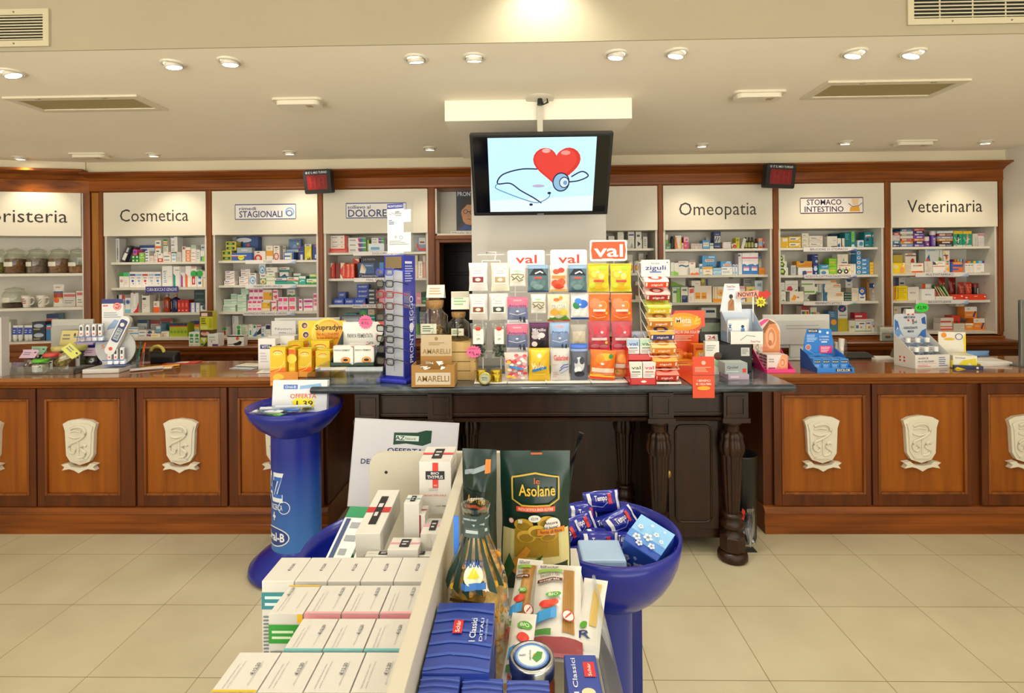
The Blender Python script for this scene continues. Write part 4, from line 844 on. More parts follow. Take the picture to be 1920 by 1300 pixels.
I(575, 805, -70, 'f2e0e4', 'r .1 .7 .9 .92 c83078;r .1 .1 .9 .32 d83a84', 'white and pink box in raised pink row', yb='^', n=3, d=.09, Y=4.71)
I(782, 915, 140, 'f0e0c8', 'r 0 .3 1 .9 e8ac20;p 5a8a3a .7,.6 .9,.9 .95,.6;c .4 .6 .2 f0b838', 'white and yellow fruit box, lower')
I(805, 948, -60, 'f0e2d0', 'r 0 .15 1 .78 e8a81c;p 5a8a3a .7,.5 .9,.78 .95,.5', 'white and yellow fruit box, upper', yb='^', Y=4.71)
I(925, 1022, 115, 'f4e0e2', 'r .05 .75 .9 .86 e0407a;p e83a6a .1,.3 .9,.5 .8,.15 .3,.1;c .6 .15 .08 f0c040', 'pink and white box with yellow dot, lower')
I(962, 1046, -60, 'f2dee0', 'r .05 .7 .9 .84 d83070;p e83a6a .1,.4 .9,.5 .8,.15 .5,.1;c .6 .1 .07 f0c040', 'pink and white box with yellow dot, upper', yb='^', Y=4.71)
I(1045, 1210, 65, 'f4e6ea', 'r .08 .7 .85 .93 ee3f8c;r .08 .1 .85 .33 ee3f8c;l .15 .45 .8 .62 2 d8b0c0', 'tall white box with two pink squares', n=2)
I(1225, 1338, 65, 'f6e8ea', 'r .06 .68 .86 .97 f05a94;r .06 .12 .86 .36 f05a7a;l .15 .45 .8 .62 2 d8b0c0', 'wide white box with two coral squares')
I(1385, 1442, 95, 'f4e4ea', 'r .1 .7 .8 .9 e03a90;r .1 .2 .8 .38 e03a90', 'narrow white box with two pink squares')
I(1460, 1612, 90, 'f2e4ea', 'r .06 .7 .95 .88 c83090;r .06 .25 .95 .42 e83a98;l .1 .5 .8 .65 2 c8a8b8', 'broad white box with magenta bars')
I(1620, 1692, 0, 'f4e6ea', 'r .05 .75 .95 .92 e03a80;r .15 .5 .95 .66 f06a9a;r .2 .3 .9 .45 f06a9a', 'tall white box with three pink bars at right')
I(1195, 1325, -65, 'e8e8e0', 'p 4a8a3a .0,.25 .3,.4 .6,.25 1,.35 1,.1 .0,.1;r .2 .6 .8 .7 7a8a7a', 'white box with green leaves behind the pink', yb=70, Y=4.81, d=.05)
Sh('sta', 3)
I(300, 400, 365, 'f0f0f0', 'l .1 .6 .4 .95 5 8a94c8', 'tall white drops carton, nearer the middle', Y=4.76); I(140, 204, 365, 'e8e8ea', 'l .2 .6 .8 .95 5 8a94b8', 'tall white drops carton, at the left end', Y=4.76)
for a, b, yt, c, dc, ds in [(88, 145, 550, 'f0e8e4', 'l .1 .3 .8 .6 2 c8b0a8', 'plain white carton'), (147, 205, 548, 'f0ecea', 'c .5 .8 .18 34b04a;r .2 .15 .8 .6 cf3038', 'white carton with green dot over red'), (207, 296, 540, 'f0e8e4', 'p e0453a .0,.45 1,.75 1,1 .0,1;l .1 .1 .8 .3 2 a0a0a8', 'white carton with red top'), (300, 362, 545, 'eef0ea', 'c .5 .8 .18 34b04a;r .2 .1 .8 .6 2a7a4a', 'white carton with green dot over dark green'), (366, 446, 515, 'eef2e8', 'e .45 .78 .4 .16 44b444;r .2 .1 .75 .6 1f8a50', 'larger white carton with green dot'), (450, 552, 515, 'd4e0cc', 'l .1 .1 .9 .8 6 9ab08a;r .7 .0 1 .15 3a62a0', 'pale green printed carton'), (558, 628, 505, 'eeeeea', 'r .3 .1 .7 .5 5ab0a0;l .1 .7 .8 .9 2 a0a8b0', 'white carton with teal mark'), (630, 694, 520, 'e8eef0', 'p 2a7ac8 .0,.0 1,.0 1,.5;c .5 .85 .12 2a8a6a', 'white carton with blue corner'), (697, 768, 512, 'dcdce0', 'p 2c2c40 .0,.3 1,.75 1,.2 .0,.1;r .0 .8 1 .9 d84a3a', 'white carton with black slash'), (772, 838, 540, 'e4e8f0', 'r .0 .0 .6 .25 4a8ad0;l .2 .4 .8 .8 3 7a8ab0', 'pale carton with blue foot'), (841, 922, 510, 'eceaea', 'r .05 .6 .95 .95 1c2c58;r .15 .2 .8 .24 d0a890', 'white carton with navy square')]:
    I(a, b, yt, c, dc, ds)
# ---- Dolore
Zm(600, 420, 6.5); Sh('dol', 0)
rb = 'r .84 0 1 1 c42a20;c .68 .5 .3 e8dcc0;c .68 .5 .14 e0a020;T .25 .55 .3 .25 5a4a4a Lasonil'
I(108, 338, 302, 'd8341f', 'r .05 .3 .9 .45 f0a898', 'flat red tray under white boxes', d=.1, name='display_tray', cat='tray', Y=4.68)
I(128, 335, 140, 'f0e6dc', rb, 'white and red box with gold dot', yb='^', rows=3)
ml = 'r .55 .1 .64 .9 c02a5a;r .64 .1 .73 .9 6a3a9a;r .73 .1 .82 .9 2a6ab0;r .82 .1 1 .9 3aa04a;p f0ece6 .48,.0 .62,.0 .52,1 .48,1;l .08 .3 .45 .7 2 5a5a6a'
I(345, 562, 168, 'f0ece6', ml, 'white box with rainbow end, left stack', rows=3)
I(575, 600, 195, '8ab43a', '', 'sliver of lime green box', Y=4.72)
I(592, 785, 240, 'e4ecf2', 'r .15 .3 .7 .6 6aa8d8', 'white and pale blue box under rainbow boxes', d=.1)
I(630, 780, 170, 'eeeae6', ml, 'white box with rainbow end, right stack', yb='^', rows=2)
I(1180, 1320, 160, '8098b8', 'p d8342a .0,.55 .15,.5 .2,.25 .85,.25 .9,.5 1,.55 1,.35 .8,.08 .2,.08 .0,.35;r .2 .5 .8 .95 dcd4cc;r .3 .6 .7 .7 8a3a3a', 'blue-grey box with red tray front')
Sh('dol', 1)
rr_ = 'p e8dcc0 .0,1 .6,1 .0,.7;v .4 .45 .35 .7 f0c8a8 Voltaren'
I(114, 178, 478, 'cf2f1c', rr_, 'red box with cream corner'); I(180, 244, 482, '8a2418', '', 'plain dark red box', Y=4.72)
I(246, 316, 475, 'cf2f1c', 'p e8dcc0 .1,1 .8,1 .1,.6;p e8e0d0 .0,.0 .5,.0 .0,.3;v .55 .5 .3 .7 f0c8a8 Voltaren', 'red box with two cream corners')
I(318, 418, 485, 'e0341c', 'v .5 .45 .5 .75 f4c0a0 Voltaren;c .5 .88 .08 f0a030', 'bright red narrow box', n=2)
I(402, 480, 420, 'c8281c', 'p e4d8b8 .2,.9 .95,.9 .95,.3', 'red box with cream triangle, on the bright red', yb='^', Y=4.74)
I(455, 790, 470, '15204c', 'r .04 .3 .6 .97 2c5a94;p e8dcc8 .06,.35 .12,.85 .3,.55 .26,.3;p d0b090 .1,.9 .18,.9 .3,.6 .26,.5;r .8 .3 .96 1 3a8ac8;T .45 .14 .6 .09 d8dce8 SCHIENA SPALLE E COLLO;o .1 .14 .1 .2 a8b4d0;T .4 .8 .3 .1 c8d4e8 TERMICI', 'large navy heat wrap box')
I(500, 790, 395, '14141c', 'T .35 .5 .5 .3 a89898 LA FASCIA', 'flat black box on the navy one', yb='^')
I(1160, 1192, 385, 'e4d4b0', '', 'tall cream slim box'); I(1196, 1250, 455, 'f0e8e0', 'v .5 .5 .3 .7 6a5a5a Norm', 'white book-like box with upright word'); I(1254, 1288, 385, 'e0c8b8', 'r 0 0 1 .7 d89a8a', 'tall pinkish slim box'); I(1290, 1330, 455, 'ece6e0', 'v .5 .5 .3 .7 6a5a5a Norm', 'white slim box at the right end')
Sh('dol', 2)
bl_ = 'T .5 .5 .7 .35 d8dcec MOMENT'
I(158, 286, 910, '1c46b4', bl_, 'blue tablet box, first of the bottom row'); I(218, 310, 832, '2244a4', 'T .5 .55 .6 .3 d8dcec MOMENT', 'blue tablet box standing alone on the row', yb='^', Y=4.72)
I(298, 412, 910, '1c46b4', bl_, 'blue tablet box, second of the bottom row'); I(415, 548, 908, '2450c0', bl_+';p e04a3a .8,.0 1,.0 1,.4', 'blue tablet box with red tip')
I(446, 590, 738, '1f48b8', bl_+';c .92 .3 .2 3a2a2a', 'blue tablet box of the tall stack', yb='^', rows=3)
I(572, 700, 790, '30384a', 'r .05 .3 .6 .7 c0c4cc;c .9 .5 .2 8a6a6a', 'dark silver tablet box', rows=4)
I(690, 790, 800, 'f0a8b8', 'r .0 .4 1 .6 e85a80;r .2 .75 .8 .9 f4d8e0', 'pink box behind the red glasses', d=.05, Y=4.73)
I(1168, 1232, 838, 'e89ab0', 'r .2 .4 .8 .6 f4d0dc', 'pink box right of the glasses tower'); I(1212, 1335, 892, '1f7a50', 'T .5 .4 .6 .3 d8ecd8 OKI', 'green box at right of pink box', Y=4.69); I(1240, 1330, 830, '17523a', '', 'dark green box on the green one', yb='^', Y=4.70)
Sh('dol', 3)
I(300, 440, 1090, '2a94a0', 'r 0 .6 1 .7 d0e4e4;r .1 .2 .6 .4 cfe8e8', 'teal box with white line', rows=3)
I(480, 568, 1045, '30a098', 'r .1 .6 .9 .72 d8ecec;p 6ac04a .0,.75 .5,1 1,.75', 'teal box with lime peak'); I(572, 662, 1110, '2c9c98', 'r .0 .3 1 .45 e0ecec;r .0 .7 1 .8 dce8e8', 'teal box with white bands', rows=2)
I(575, 660, 1038, 'e0c8a8', 'c .5 .5 .45 e8dcc8;T .5 .5 .5 .2 c04a3a NOVITÀ', 'round-badged cream box on the teal ones', yb='^')
I(1170, 1200, 1010, '2a62b0', 'r 0 0 1 .4 6ab04a', 'slim blue and green box'); I(1205, 1290, 1070, '8a98a8', 'l .1 .2 .9 .8 4 c8d0d8', 'grey box behind the biscuit jar')
# ---- half hidden unit
Zm(1120, 430, 4.297); Sh('hid', 0)
I(92, 140, 55, 'e4e0d8', 'r .1 .3 .7 .6 3a4a7a', 'white box with navy word'); I(165, 215, 12, 'ece8d4', 'r .2 .3 .8 .5 8aa08a', 'tall cream box'); I(218, 300, 85, 'e0e0d8', 'p 9ab08a .2,.1 .8,.1 .5,.7', 'white box with grey leaf', n=2)
I(250, 300, 12, 'eceae0', 'r .1 .5 .9 .7 3a4a90', 'white box with blue band, above leaf boxes', yb='^'); I(310, 362, 80, 'e8e4d8', 'p 1a1a1a .3,.2 .8,.5 .3,.8', 'white box with black arrow'); I(312, 358, 20, 'ece8dc', 'r .2 .3 .7 .6 4a4a4a', 'white box on the arrow box', yb='^'); I(370, 406, 60, 'e4e0d4', 'l .2 .2 .8 .8 4 8a8a84', 'slim white box at right')
Sh('hid', 1)
I(240, 285, 205, 'e8e0d0', 'r .2 .3 .8 .5 b0a890', 'small cream box behind the orange jars', Y=4.80)
I(246, 292, 255, 'e8e4dc', 'e .5 .45 .35 .28 e8842a;e .5 .45 .18 .12 f0c040', 'white jar with orange label', fn=canister('e8e4dc', 'e0dcd4'), name='supplement_jar', cat='jar'); I(298, 346, 255, 'e8e4dc', 'e .5 .45 .35 .28 e08a2a;e .5 .45 .18 .12 f0c040', 'white jar with orange label, nearer the wall post', fn=canister('e8e4dc', 'e0dcd4'), name='supplement_jar', cat='jar')
I(335, 372, 195, 'ece6d8', 'r .1 .6 .8 .8 d8c8a0', 'tall cream box behind jars', Y=4.80); I(385, 420, 205, '8a8070', '', 'small dark bottle by the post', fn=bottle('6a5a40', '2a2622', 'd8d0c0'), name='remedy_bottle', cat='bottle')
Sh('hid', 2)
I(305, 350, 420, 'c8bca8', 'c .5 .5 .3 6a4a2a', 'small framed box with brown disc')
# ---- Omeopatia
Zm(1220, 420, 8); Sh('ome', 0)
I(226, 305, 290, '3aa46a', 'r 0 .55 1 .72 b04a34;l .2 .15 .8 .4 2 d8ecd8', 'green box with red line'); I(226, 266, 160, 'e4e4da', 'r 0 .0 1 .4 8ab04a', 'white box with lime foot on the green one', yb='^')
I(302, 350, 185, '16161a', '', 'black bottle', fn=bottle('18181c', '101014', None, .8, .5), name='remedy_bottle', cat='bottle')
I(370, 465, 175, 'f0ece4', 'p f07a20 .0,.05 .35,.05 .2,.9 .0,.9;p f0d81c .8,.05 1,.05 1,.95 .75,.4;p f0a030 .35,.05 .5,.05 .25,.6', 'white box with orange and yellow rays')
I(472, 496, 285, 'ecdce0', 'r .2 .4 .8 .6 d0a0b0', 'thin pale box left of the pink one'); I(498, 572, 195, 'e0507a', 'r 0 .6 1 1 f0b8c4;c .6 .75 .06 a03050;l .15 .2 .8 .4 2 f4c0cc', 'pink box with paler top')
I(608, 778, 295, 'f0e4e0', 'c .5 .7 .12 e8c8c0', 'thin white granule tube', n=7, fn=canister('efe4e0', 'f4ece8', .3), name='granule_tube', cat='tube')
I(768, 888, 245, '4a94d0', 'r .1 .2 .9 .75 dce4e8;r .15 .5 .85 .62 e0b860;r .15 .25 .85 .32 6a9ad0', 'blue box with white window')
I(835, 938, 205, 'dcd8d0', '', 'grey-white box at the back', Y=4.82, d=.04); I(892, 946, 290, 'dfe4dc', 'r 0 .55 1 .75 5a8a5a', 'white box with green line')
I(952, 1056, 115, '26346e', 'r .1 .36 .95 .74 c8ccc4;p 26346e .2,.4 .5,.7 .4,.72 .1,.45;p 26346e .5,.38 .8,.65 .7,.7 .4,.42;T .5 .84 .5 .05 d8dcec MAGNESIO;T .5 .14 .8 .05 d8dcec SUPREMO;p a8b070 .7,.4 .95,.5 .9,.65', 'tall navy box with leafy window')
I(1078, 1208, 272, 'f0ecea', 'r 0 .3 1 .42 b0b0ac;c .05 .6 .3 e06a5a', 'white carton lying in a small stack', rows=3)
I(1232, 1300, 300, 'e8e0c0', 'p cf2a1e .0,.3 .5,.9 1,.4 .4,.0', 'yellow and red carton leaning', ry=-18)
I(1280, 1336, 210, 'dccb28', 'c .5 .8 .14 8a9a20;l .2 .2 .8 .6 3 a89a18', 'narrow yellow box')
I(1358, 1398, 220, 'ece8e0', 'l .2 .1 .8 .9 5 b0aca4', 'white box leaning on the bottles', ry=16)
for k, a in enumerate((1415, 1463, 1511)): I(a, a+47, 200, '3a3a14', '', f'olive dropper bottle with black pipette, {colname(3, k)}', fn=bottle('48481e', '141414', 'a8a860', .62, .42), name='dropper_bottle', cat='bottle')
I(1568, 1615, 222, '1a1a1c', '', 'dark dropper bottle with white label', fn=bottle('1c1c1e', '101010', 'd8d8d8', .62, .42), name='dropper_bottle', cat='bottle')
I(1620, 1682, 215, 'e8a078', 'r 0 .3 1 .66 8ab4e0;r .2 .05 .8 .2 d04a34', 'small box striped orange and blue'); I(1688, 1738, 215, 'd8707a', 'r 0 .5 1 .66 e8dce0;r 0 .1 1 .3 c02a34', 'small box striped red and white')
Sh('ome', 1)
I(300, 350, 575, 'f0f0ea', 'r 0 0 1 .3 a8dc8a', 'slim white box with green foot'); I(352, 416, 585, 'f2f2ec', 'p 8acc3a .0,.0 1,.0 1,.2 .0,.36', 'white box with green wedge')
I(417, 572, 555, 'f2eee8', 'k .1 3a6a98 .05,.62 .25,.7 .5,.66 .75,.6 .98,.68;l .1 .8 .7 .92 2 d8a890', 'white box with blue wave')
I(574, 672, 545, 'f0eae6', 'r 0 .85 1 1 b8aca8;r .3 .74 .7 .8 c83a5a', 'white box with grey top'); I(586, 726, 660, 'f4ece4', 'p f07a20 .0,.1 .2,.35 .5,.25 .8,.4 1,.2 .9,.02 .2,.02', 'low white box with orange splash', Y=4.66, d=.03)
I(732, 774, 600, 'dce8f0', 'r .1 .55 .9 .8 3a7ac8;r .1 .1 .9 .3 8ac0e8', 'slim pale blue box')
I(780, 930, 645, 'f0e8d4', 'r 0 .72 1 .96 f0ae30;r .3 .4 .7 .5 e06a4a;p 8aa04a .0,.0 1,.0 .5,.12', 'white box with amber band and red word')
I(776, 980, 475, '5aa8e0', 'r .2 .45 .85 .66 f4e0d0;r .25 .52 .8 .6 e07a5a;c .36 .13 .06 4a4a6a;c .52 .13 .06 4a4a6a;c .7 .13 .06 4a4a6a;r .45 .8 .9 .92 d0e4f4', 'large sky blue box standing behind', yb='^', Y=4.76)
I(934, 1060, 660, '9cc8ea', 'k .08 e8f2fa .0,.3 .4,.5 .7,.35 1,.5;k .06 5a98d0 .0,.7 .5,.6 1,.75', 'light blue box with white waves')
I(1062, 1228, 645, 'f0f0ee', 'r .05 .7 .5 .78 3a4a6a;c .85 .8 .05 3a4a90;l .1 .2 .8 .5 3 b8b8bc', 'white box with small navy print')
I(1050, 1216, 560, '4a9ad8', 'r .22 .15 .95 .5 f2e6d8;r .28 .22 .9 .42 f07a30;p a8d0f0 .4,.6 .9,.6 .9,1 .6,1', 'blue box with orange label on the white box', yb='^')
I(1232, 1312, 610, 'e8ecee', 'c .3 .85 .07 3a4a9a;r .1 .1 .4 .3 3ab0b0;r .7 .0 1 1 8ab0d0', 'white box with blue spine', n=2)
I(1316, 1370, 440, 'e6e0e2', 'c .3 .9 .05 4a4a4a;r 0 0 1 .2 d8e4f0', 'tall white box at side of the pair')
I(1374, 1614, 435, 'f4eeee', 'r 0 .74 1 .8 ee4a90;p 2a7ac8 .0,.02 1,.02 1,.5 .6,.42 .3,.5 .0,.48;r .15 .18 .85 .36 f0e4e8;r .15 .3 .85 .35 ee5a94', 'tall white box with pink line and blue foot', n=2)
I(1622, 1726, 660, 'f0901c', 'l .1 .3 .9 .7 3 d87a10', 'bright orange box'); I(1620, 1702, 482, 'dcd8d0', 'r 0 .6 1 1 4a8ac4;r .1 .5 .9 .75 d8c870', 'blue-topped white box above the orange one', yb='^', Y=4.76)
Sh('ome', 2)
I(322, 440, 945, 'd8e4cc', 'r .5 .0 1 1 8ac04a;r .1 .6 .6 .75 4a7a6a;r .0 .9 1 1 b0c4d4', 'white and green box'); I(450, 556, 945, 'ece8dc', 'r .1 .0 .95 .45 1c2c60;r .2 .75 .8 .85 5a6a6a;l .2 .2 .8 .4 2 8a94b8', 'cream box with navy lower half')
I(562, 650, 955, 'f4ece8', 'p f0604a .2,.6 .9,.65 .9,.95 .2,.9;l .2 .1 .7 .4 3 e0c8c0', 'white box with red patch')
I(652, 912, 930, 'f2e8da', 'r .05 .2 .34 .6 f0a424;r .4 .2 .7 .6 f0a424;r .1 .3 .3 .36 c85a1a;r .45 .3 .65 .36 c85a1a;r .8 .5 .95 .9 f6dcc0', 'broad white box with two amber squares')
I(930, 1122, 940, 'f0e6d4', 'r 0 0 1 .22 f0a028;o .62 .58 .2 .5 f0b420;c .62 .58 .08 d87a1a;r .1 .2 .16 1 e0b060;r .3 .2 .36 1 e0b060', 'white box with sunflower')
I(1130, 1290, 935, 'f2ece8', 'r .05 .82 .95 1 f0501c;p f0501c .1,.02 .95,.02 .95,.24 .5,.16;k .03 8ac0d8 .3,.5 .6,.56 .8,.5', 'white box with red-orange ends', n=2)
I(1296, 1412, 935, 'f0ece8', 'r .2 .84 1 .97 f0a8c4;p 3a8ae0 .2,.1 1,.2 1,.35;k .03 c86a8a .1,.5 .5,.54 .8,.48', 'white box with pink top and blue blade')
I(1422, 1556, 940, 'e4d484', 'c .6 .62 .2 7a9a3a;r 0 .0 .1 1 e08a3a', 'yellow box with green emblem')
I(1560, 1740, 850, 'd8e4e8', 'r .3 .72 .85 .86 8aa8c4;p 3a7a9a .3,.1 .5,.1 .4,.5', 'pale blue-white box behind the red arrow', Y=4.74)
I(610, 746, 850, 'f0eae2', 'r .4 .3 .8 .5 d8c8b0', 'small white box on the amber-squared box', yb=932, Y=4.73); I(750, 856, 825, '9a8a3a', 'r .7 .0 1 1 1f2f66;c .3 .7 .25 d8c050', 'gold and navy box beside it', yb=932, Y=4.73)
I(1225, 1415, 855, 'a8a8a4', 'T .55 .5 .5 .3 3a3a3c Oscillo;r 0 0 .05 1 6a6a68', 'dark grey box lying on white boxes', yb='^', Y=4.74); I(1418, 1600, 820, 'b0aca8', 'l .1 .4 .8 .8 2 4a4a4a', 'grey box lying behind the yellow one', yb=938, Y=4.78)
I(300, 522, 800, 'dcd8d0', 'p 7ab02c .0,.6 .1,.6 1,.0 .0,.0', 'white card box with long green wedge', yb=938, Y=4.80, d=.03)
Sh('ome', 3); Zm(1200, 300, 3.25)
I(372, 462, 900, 'e8ecf0', 'r .3 .6 .9 .8 24405c;r 0 .1 1 .2 a8b8c8', 'white box with dark blue bar', rows=2); I(250, 342, 940, 'e8e8e4', 'r .1 .3 1 .8 2a7a4a', 'white and green box behind orange display'); I(512, 590, 908, 'c8d890', 'p 5aa02c .0,.5 1,.8 1,1 .0,1;l .1 .1 .8 .4 2 7a8a5a', 'lime box leaning back'); I(446, 508, 975, 'eceae8', 'r 0 .3 1 .5 2a62a0;r .6 .5 .9 .9 3a8a9a', 'white box with blue band by the till')
# ---- Stomaco
Zm(1440, 420, 8); Sh('sto', 0)
ya = 'p f0ece4 .05,.35 .7,.35 .95,.85 .05,.85;r .12 .5 .55 .66 4a4a4a;c .88 .3 .12 f0e8c0'
I(180, 312, 200, 'e4b81c', 'p f0ece4 .3,.6 .85,.6 .85,.9 .3,.9;c .85 .12 .06 e8e0c0', 'yellow box with white label at left'); I(314, 500, 188, 'e4b81c', ya, 'yellow box with white swoosh', rows=2)
ga = 'T .35 .62 .4 .16 3a3a3a Maalox;k .05 b8b4ac .05,.3 .4,.5 .8,.35;k .05 a8a49c .0,.12 .5,.3 .95,.15;k .06 e08a4a .8,.6 .98,.9'
I(512, 618, 140, 'e8e2d4', ga, 'cream box with grey waves, narrow', rows=3); I(622, 825, 178, 'e6e0d6', ga, 'cream box with grey waves, wide', rows=2)
I(890, 1042, 185, 'e4e0d6', 'r .4 .02 1 .14 3a3a3a;k .03 5a5a54 .6,.66 .85,.6;k .02 b0aca4 .2,.4 .7,.3', 'cream box with black foot'); I(1048, 1098, 215, 'e8e4d8', 'p 3a62a8 .0,.0 .8,.0 .6,.5 .0,.3', 'slim white box with blue corner'); I(1100, 1152, 215, 'e8e4dc', 'p 1a1a20 .0,.0 .3,.0 .2,1 .0,1;r .4 .0 .7 .2 e08a3a', 'slim white box with black edge')
I(1155, 1238, 125, '14707a', 'l .1 .5 .8 .9 4 5ab0b8', 'teal box with pale print'); I(1240, 1322, 115, '1a8088', 'r .2 .36 .7 1 8ad04a;c .45 .1 .1 d8ecec;l .3 .45 .6 .9 5 2a7a3a', 'teal box with lime label')
I(950, 1112, 145, '0f3f4c', 'l .1 .3 .8 .8 3 3a7a84', 'dark teal box at the back', Y=4.80, d=.05); I(1342, 1440, 245, 'd0dce0', 'e .6 .5 .3 .3 3a9ac0;k .06 2a3a4a .3,.3 .5,.7 .8,.6', 'white and blue box before dark gap')
I(1450, 1562, 120, '177a86', 'p e8f0ec .1,.66 .9,.7 .85,.82 .15,.8;r .15 .68 .85 .74 e05a8a;p 1a2c50 .1,.45 .6,.4 .5,.62;l .1 .1 .7 .2 1 b0dce0', 'teal box with pink label'); I(1566, 1668, 120, '177a86', 'p e8f0dc .1,.66 .9,.7 .85,.82 .15,.8;r .15 .68 .85 .74 8ac84a;p 1a2c50 .1,.45 .6,.4 .5,.62;l .1 .1 .7 .2 1 b0dce0', 'teal box with green label')
Sh('sto', 1)
gv = 'p 2a5a2c .0,.1 .5,.0 .7,.5 .4,.9 .0,.9;c .3 .5 .2 b4c850;r .75 0 1 1 d8d8c8'
I(180, 300, 655, 'e0e0cc', gv, 'green and white herbal box, lowest of three'); I(180, 282, 560, 'e0e0cc', gv, 'green and white herbal box, middle of three', yb='^'); I(180, 252, 465, 'e0e0cc', gv, 'green and white herbal box, topmost of three', yb='^')
I(342, 420, 620, 'b4b8bc', 'l .2 .2 .8 .8 4 8a8e94', 'grey box'); I(450, 668, 655, 'e0e0e4', 'p 2a4a90 .3,.0 .55,.0 .65,.4 .5,.6 .3,.5;r .55 .3 .95 .5 d86a6a', 'white box with navy blot'); I(430, 660, 560, 'd8961c', 'p 1c3a78 .2,1 .5,1 .4,.6 .3,.5;r .4 .3 .95 .5 e07a3a;r .1 .5 .5 .7 e8b850', 'orange box lying on the white one', yb='^')
I(672, 752, 600, '1c2c78', 'e .5 .55 .35 .2 c8d4ec;r .2 .75 .8 .82 b0bce0;c .6 .15 .08 c0d0e8', 'navy box, lower of two'); I(624, 752, 455, '1c2a74', 'c .75 .25 .14 a8bce4;r .45 .75 .95 .82 c4cce8;l .4 .4 .9 .6 2 5a6ab4', 'navy box, upper of two', yb='^')
I(756, 778, 600, '2a9a84', '', 'slim teal box between navy and blue'); I(780, 912, 680, 'dfe4dc', 'e .4 .4 .3 .3 4a80c0;r 0 .85 1 1 c8d050', 'white box with blue blot and lime edge'); I(780, 912, 610, '3a94d0', 'r .2 .4 .8 .6 c8e0f0;c .85 .65 .15 e0c8c8', 'blue box on the lime-edged one', yb='^')
I(914, 1032, 515, '7ec820', 'r .1 .4 .8 .62 d8c050;k .05 c8e870 .0,.1 .5,.25 1,.1;r .0 .8 1 .84 b0e060', 'lime green box', rows=2)
I(1040, 1250, 600, 'f0e8d8', 'T .5 .85 .85 .12 d8402a FERMENTI ATTIVI;c .16 .3 .22 1a1a1a;c .16 .3 .1 f0e8d8;c .16 .62 .07 e04a2a;c .62 .3 .22 1a1a1a;c .62 .3 .1 f0e8d8;c .62 .62 .07 e04a2a;r .33 .3 .48 .6 9ac8a0;r .8 .3 .92 .6 d8c860', 'white box with two black rings'); I(1252, 1318, 600, 'ece4d4', 'r .4 0 .5 1 c8bca8;l .1 .2 .3 .4 2 3a3a3a', 'white box end beside the rings')
I(1042, 1202, 455, 'e4ddcc', 'p 6a9a3a .5,.3 .6,.6 .65,.3;r .4 .08 .9 .2 4a5a8a;r .35 0 .37 1 c8c0b0', 'cream box with green sprig', yb='^'); I(1216, 1316, 445, 'ece6dc', 'c .35 .66 .2 1a1614;c .35 .66 .08 ece6dc;r .2 .1 .55 .4 c04a34;r .8 0 1 1 d0c8b8', 'white box with black ring standing up', yb='^')
I(1326, 1400, 400, '4a9ad4', 'e .5 .5 .36 .3 e8f0f4;e .5 .5 .22 .16 8a3a6a;r .85 0 1 1 2a7ab4', 'blue tablet box of the five-high stack', rows=5); I(1402, 1520, 515, '4a8ac8', 'r .1 .4 .6 .7 d8e4f0;k .1 2a4a80 .6,.3 .9,.7;r 0 0 .3 .2 6ab07a', 'blue tablet box of the four-high stack', rows=4); I(1526, 1602, 570, 'e8b41c', 'r .1 .3 .8 .55 f4dc80', 'small yellow box', rows=4)
Sh('sto', 2)
I(180, 262, 1022, 'e4e6e0', 'k .03 8a9a90 .1,.5 .4,.8 .8,.6;p 4a8a4a .1,.05 .9,.05 .6,.2', 'white box with grey loops, at left'); I(182, 250, 880, 'e4e4dc', 'k .03 8a9a90 .1,.6 .5,.8;p 4a8a3a .1,.1 .9,.1 .6,.2', 'white box with grey loop on the left one', yb='^')
I(322, 530, 1015, 'e8e0d0', 'p f0a428 .1,.1 .3,.7 .5,.45 .4,.1;c .6 .4 .08 8a4a9a;k .04 e88a2a .1,.2 .3,.6 .55,.4', 'cream box with orange ribbon')
I(254, 448, 850, 'e4e2da', 'p c8304e .1,.1 .2,.45 .45,.5 .6,.2 .5,.05;k .02 6a8a8a .1,.6 .5,.7 .9,.6;p 4a8a3a .7,.05 .95,.05 .9,.2', 'white box with crimson heart shape', yb='^')
I(468, 720, 1060, 'e8e6de', 'p 4a8a3a .85,.3 .98,.8 1,.2;r .05 .7 .5 .76 9aa0a0;k .03 8ab0c8 .0,.1 .5,.2 .9,.05', 'long white box with leaf end', Y=4.67); I(540, 735, 945, 'e6e4da', 'r 0 .2 .8 .45 7aa84a;p 4a8a3a .8,.0 1,.5 1,.0', 'white box with green line, middle', yb='^'); I(498, 700, 845, 'e6e4da', 'r 0 .3 .85 .5 7aa84a', 'white box with green line, topmost', yb='^')
I(795, 848, 1030, 'd0d4d4', 'r .4 0 1 1 2a6a9a;r .0 0 .2 1 8a8a84', 'end of box with blue stripe, lower'); I(850, 1132, 1025, 'e6dccc', 'p 2a6a94 .0,.0 .12,.0 .1,.5 .14,1 .0,1;r .6 .7 .92 .86 e8902c;r .55 .58 .95 .62 3a4a3a', 'cream box with blue wave and orange word, lower')
I(735, 810, 905, 'd4d0c8', 'r .2 0 .4 1 6a8a8a;r .7 0 .8 1 5a7a74', 'end of striped box, upper', yb=1028); I(812, 1088, 900, 'e6dccc', 'p 2a6a94 .0,.0 .14,.0 .1,.5 .16,1 .0,1;r .6 .72 .95 .88 e8902c;r .55 .6 .98 .64 3a4a3a;k .02 9a948a .3,.3 .45,.5', 'cream box with blue wave and orange word, upper', yb=1024); I(700, 1028, 848, 'e0d8c8', 'r .72 .4 1 .9 e0863a', 'flat cream box topping the wave boxes', yb='^')
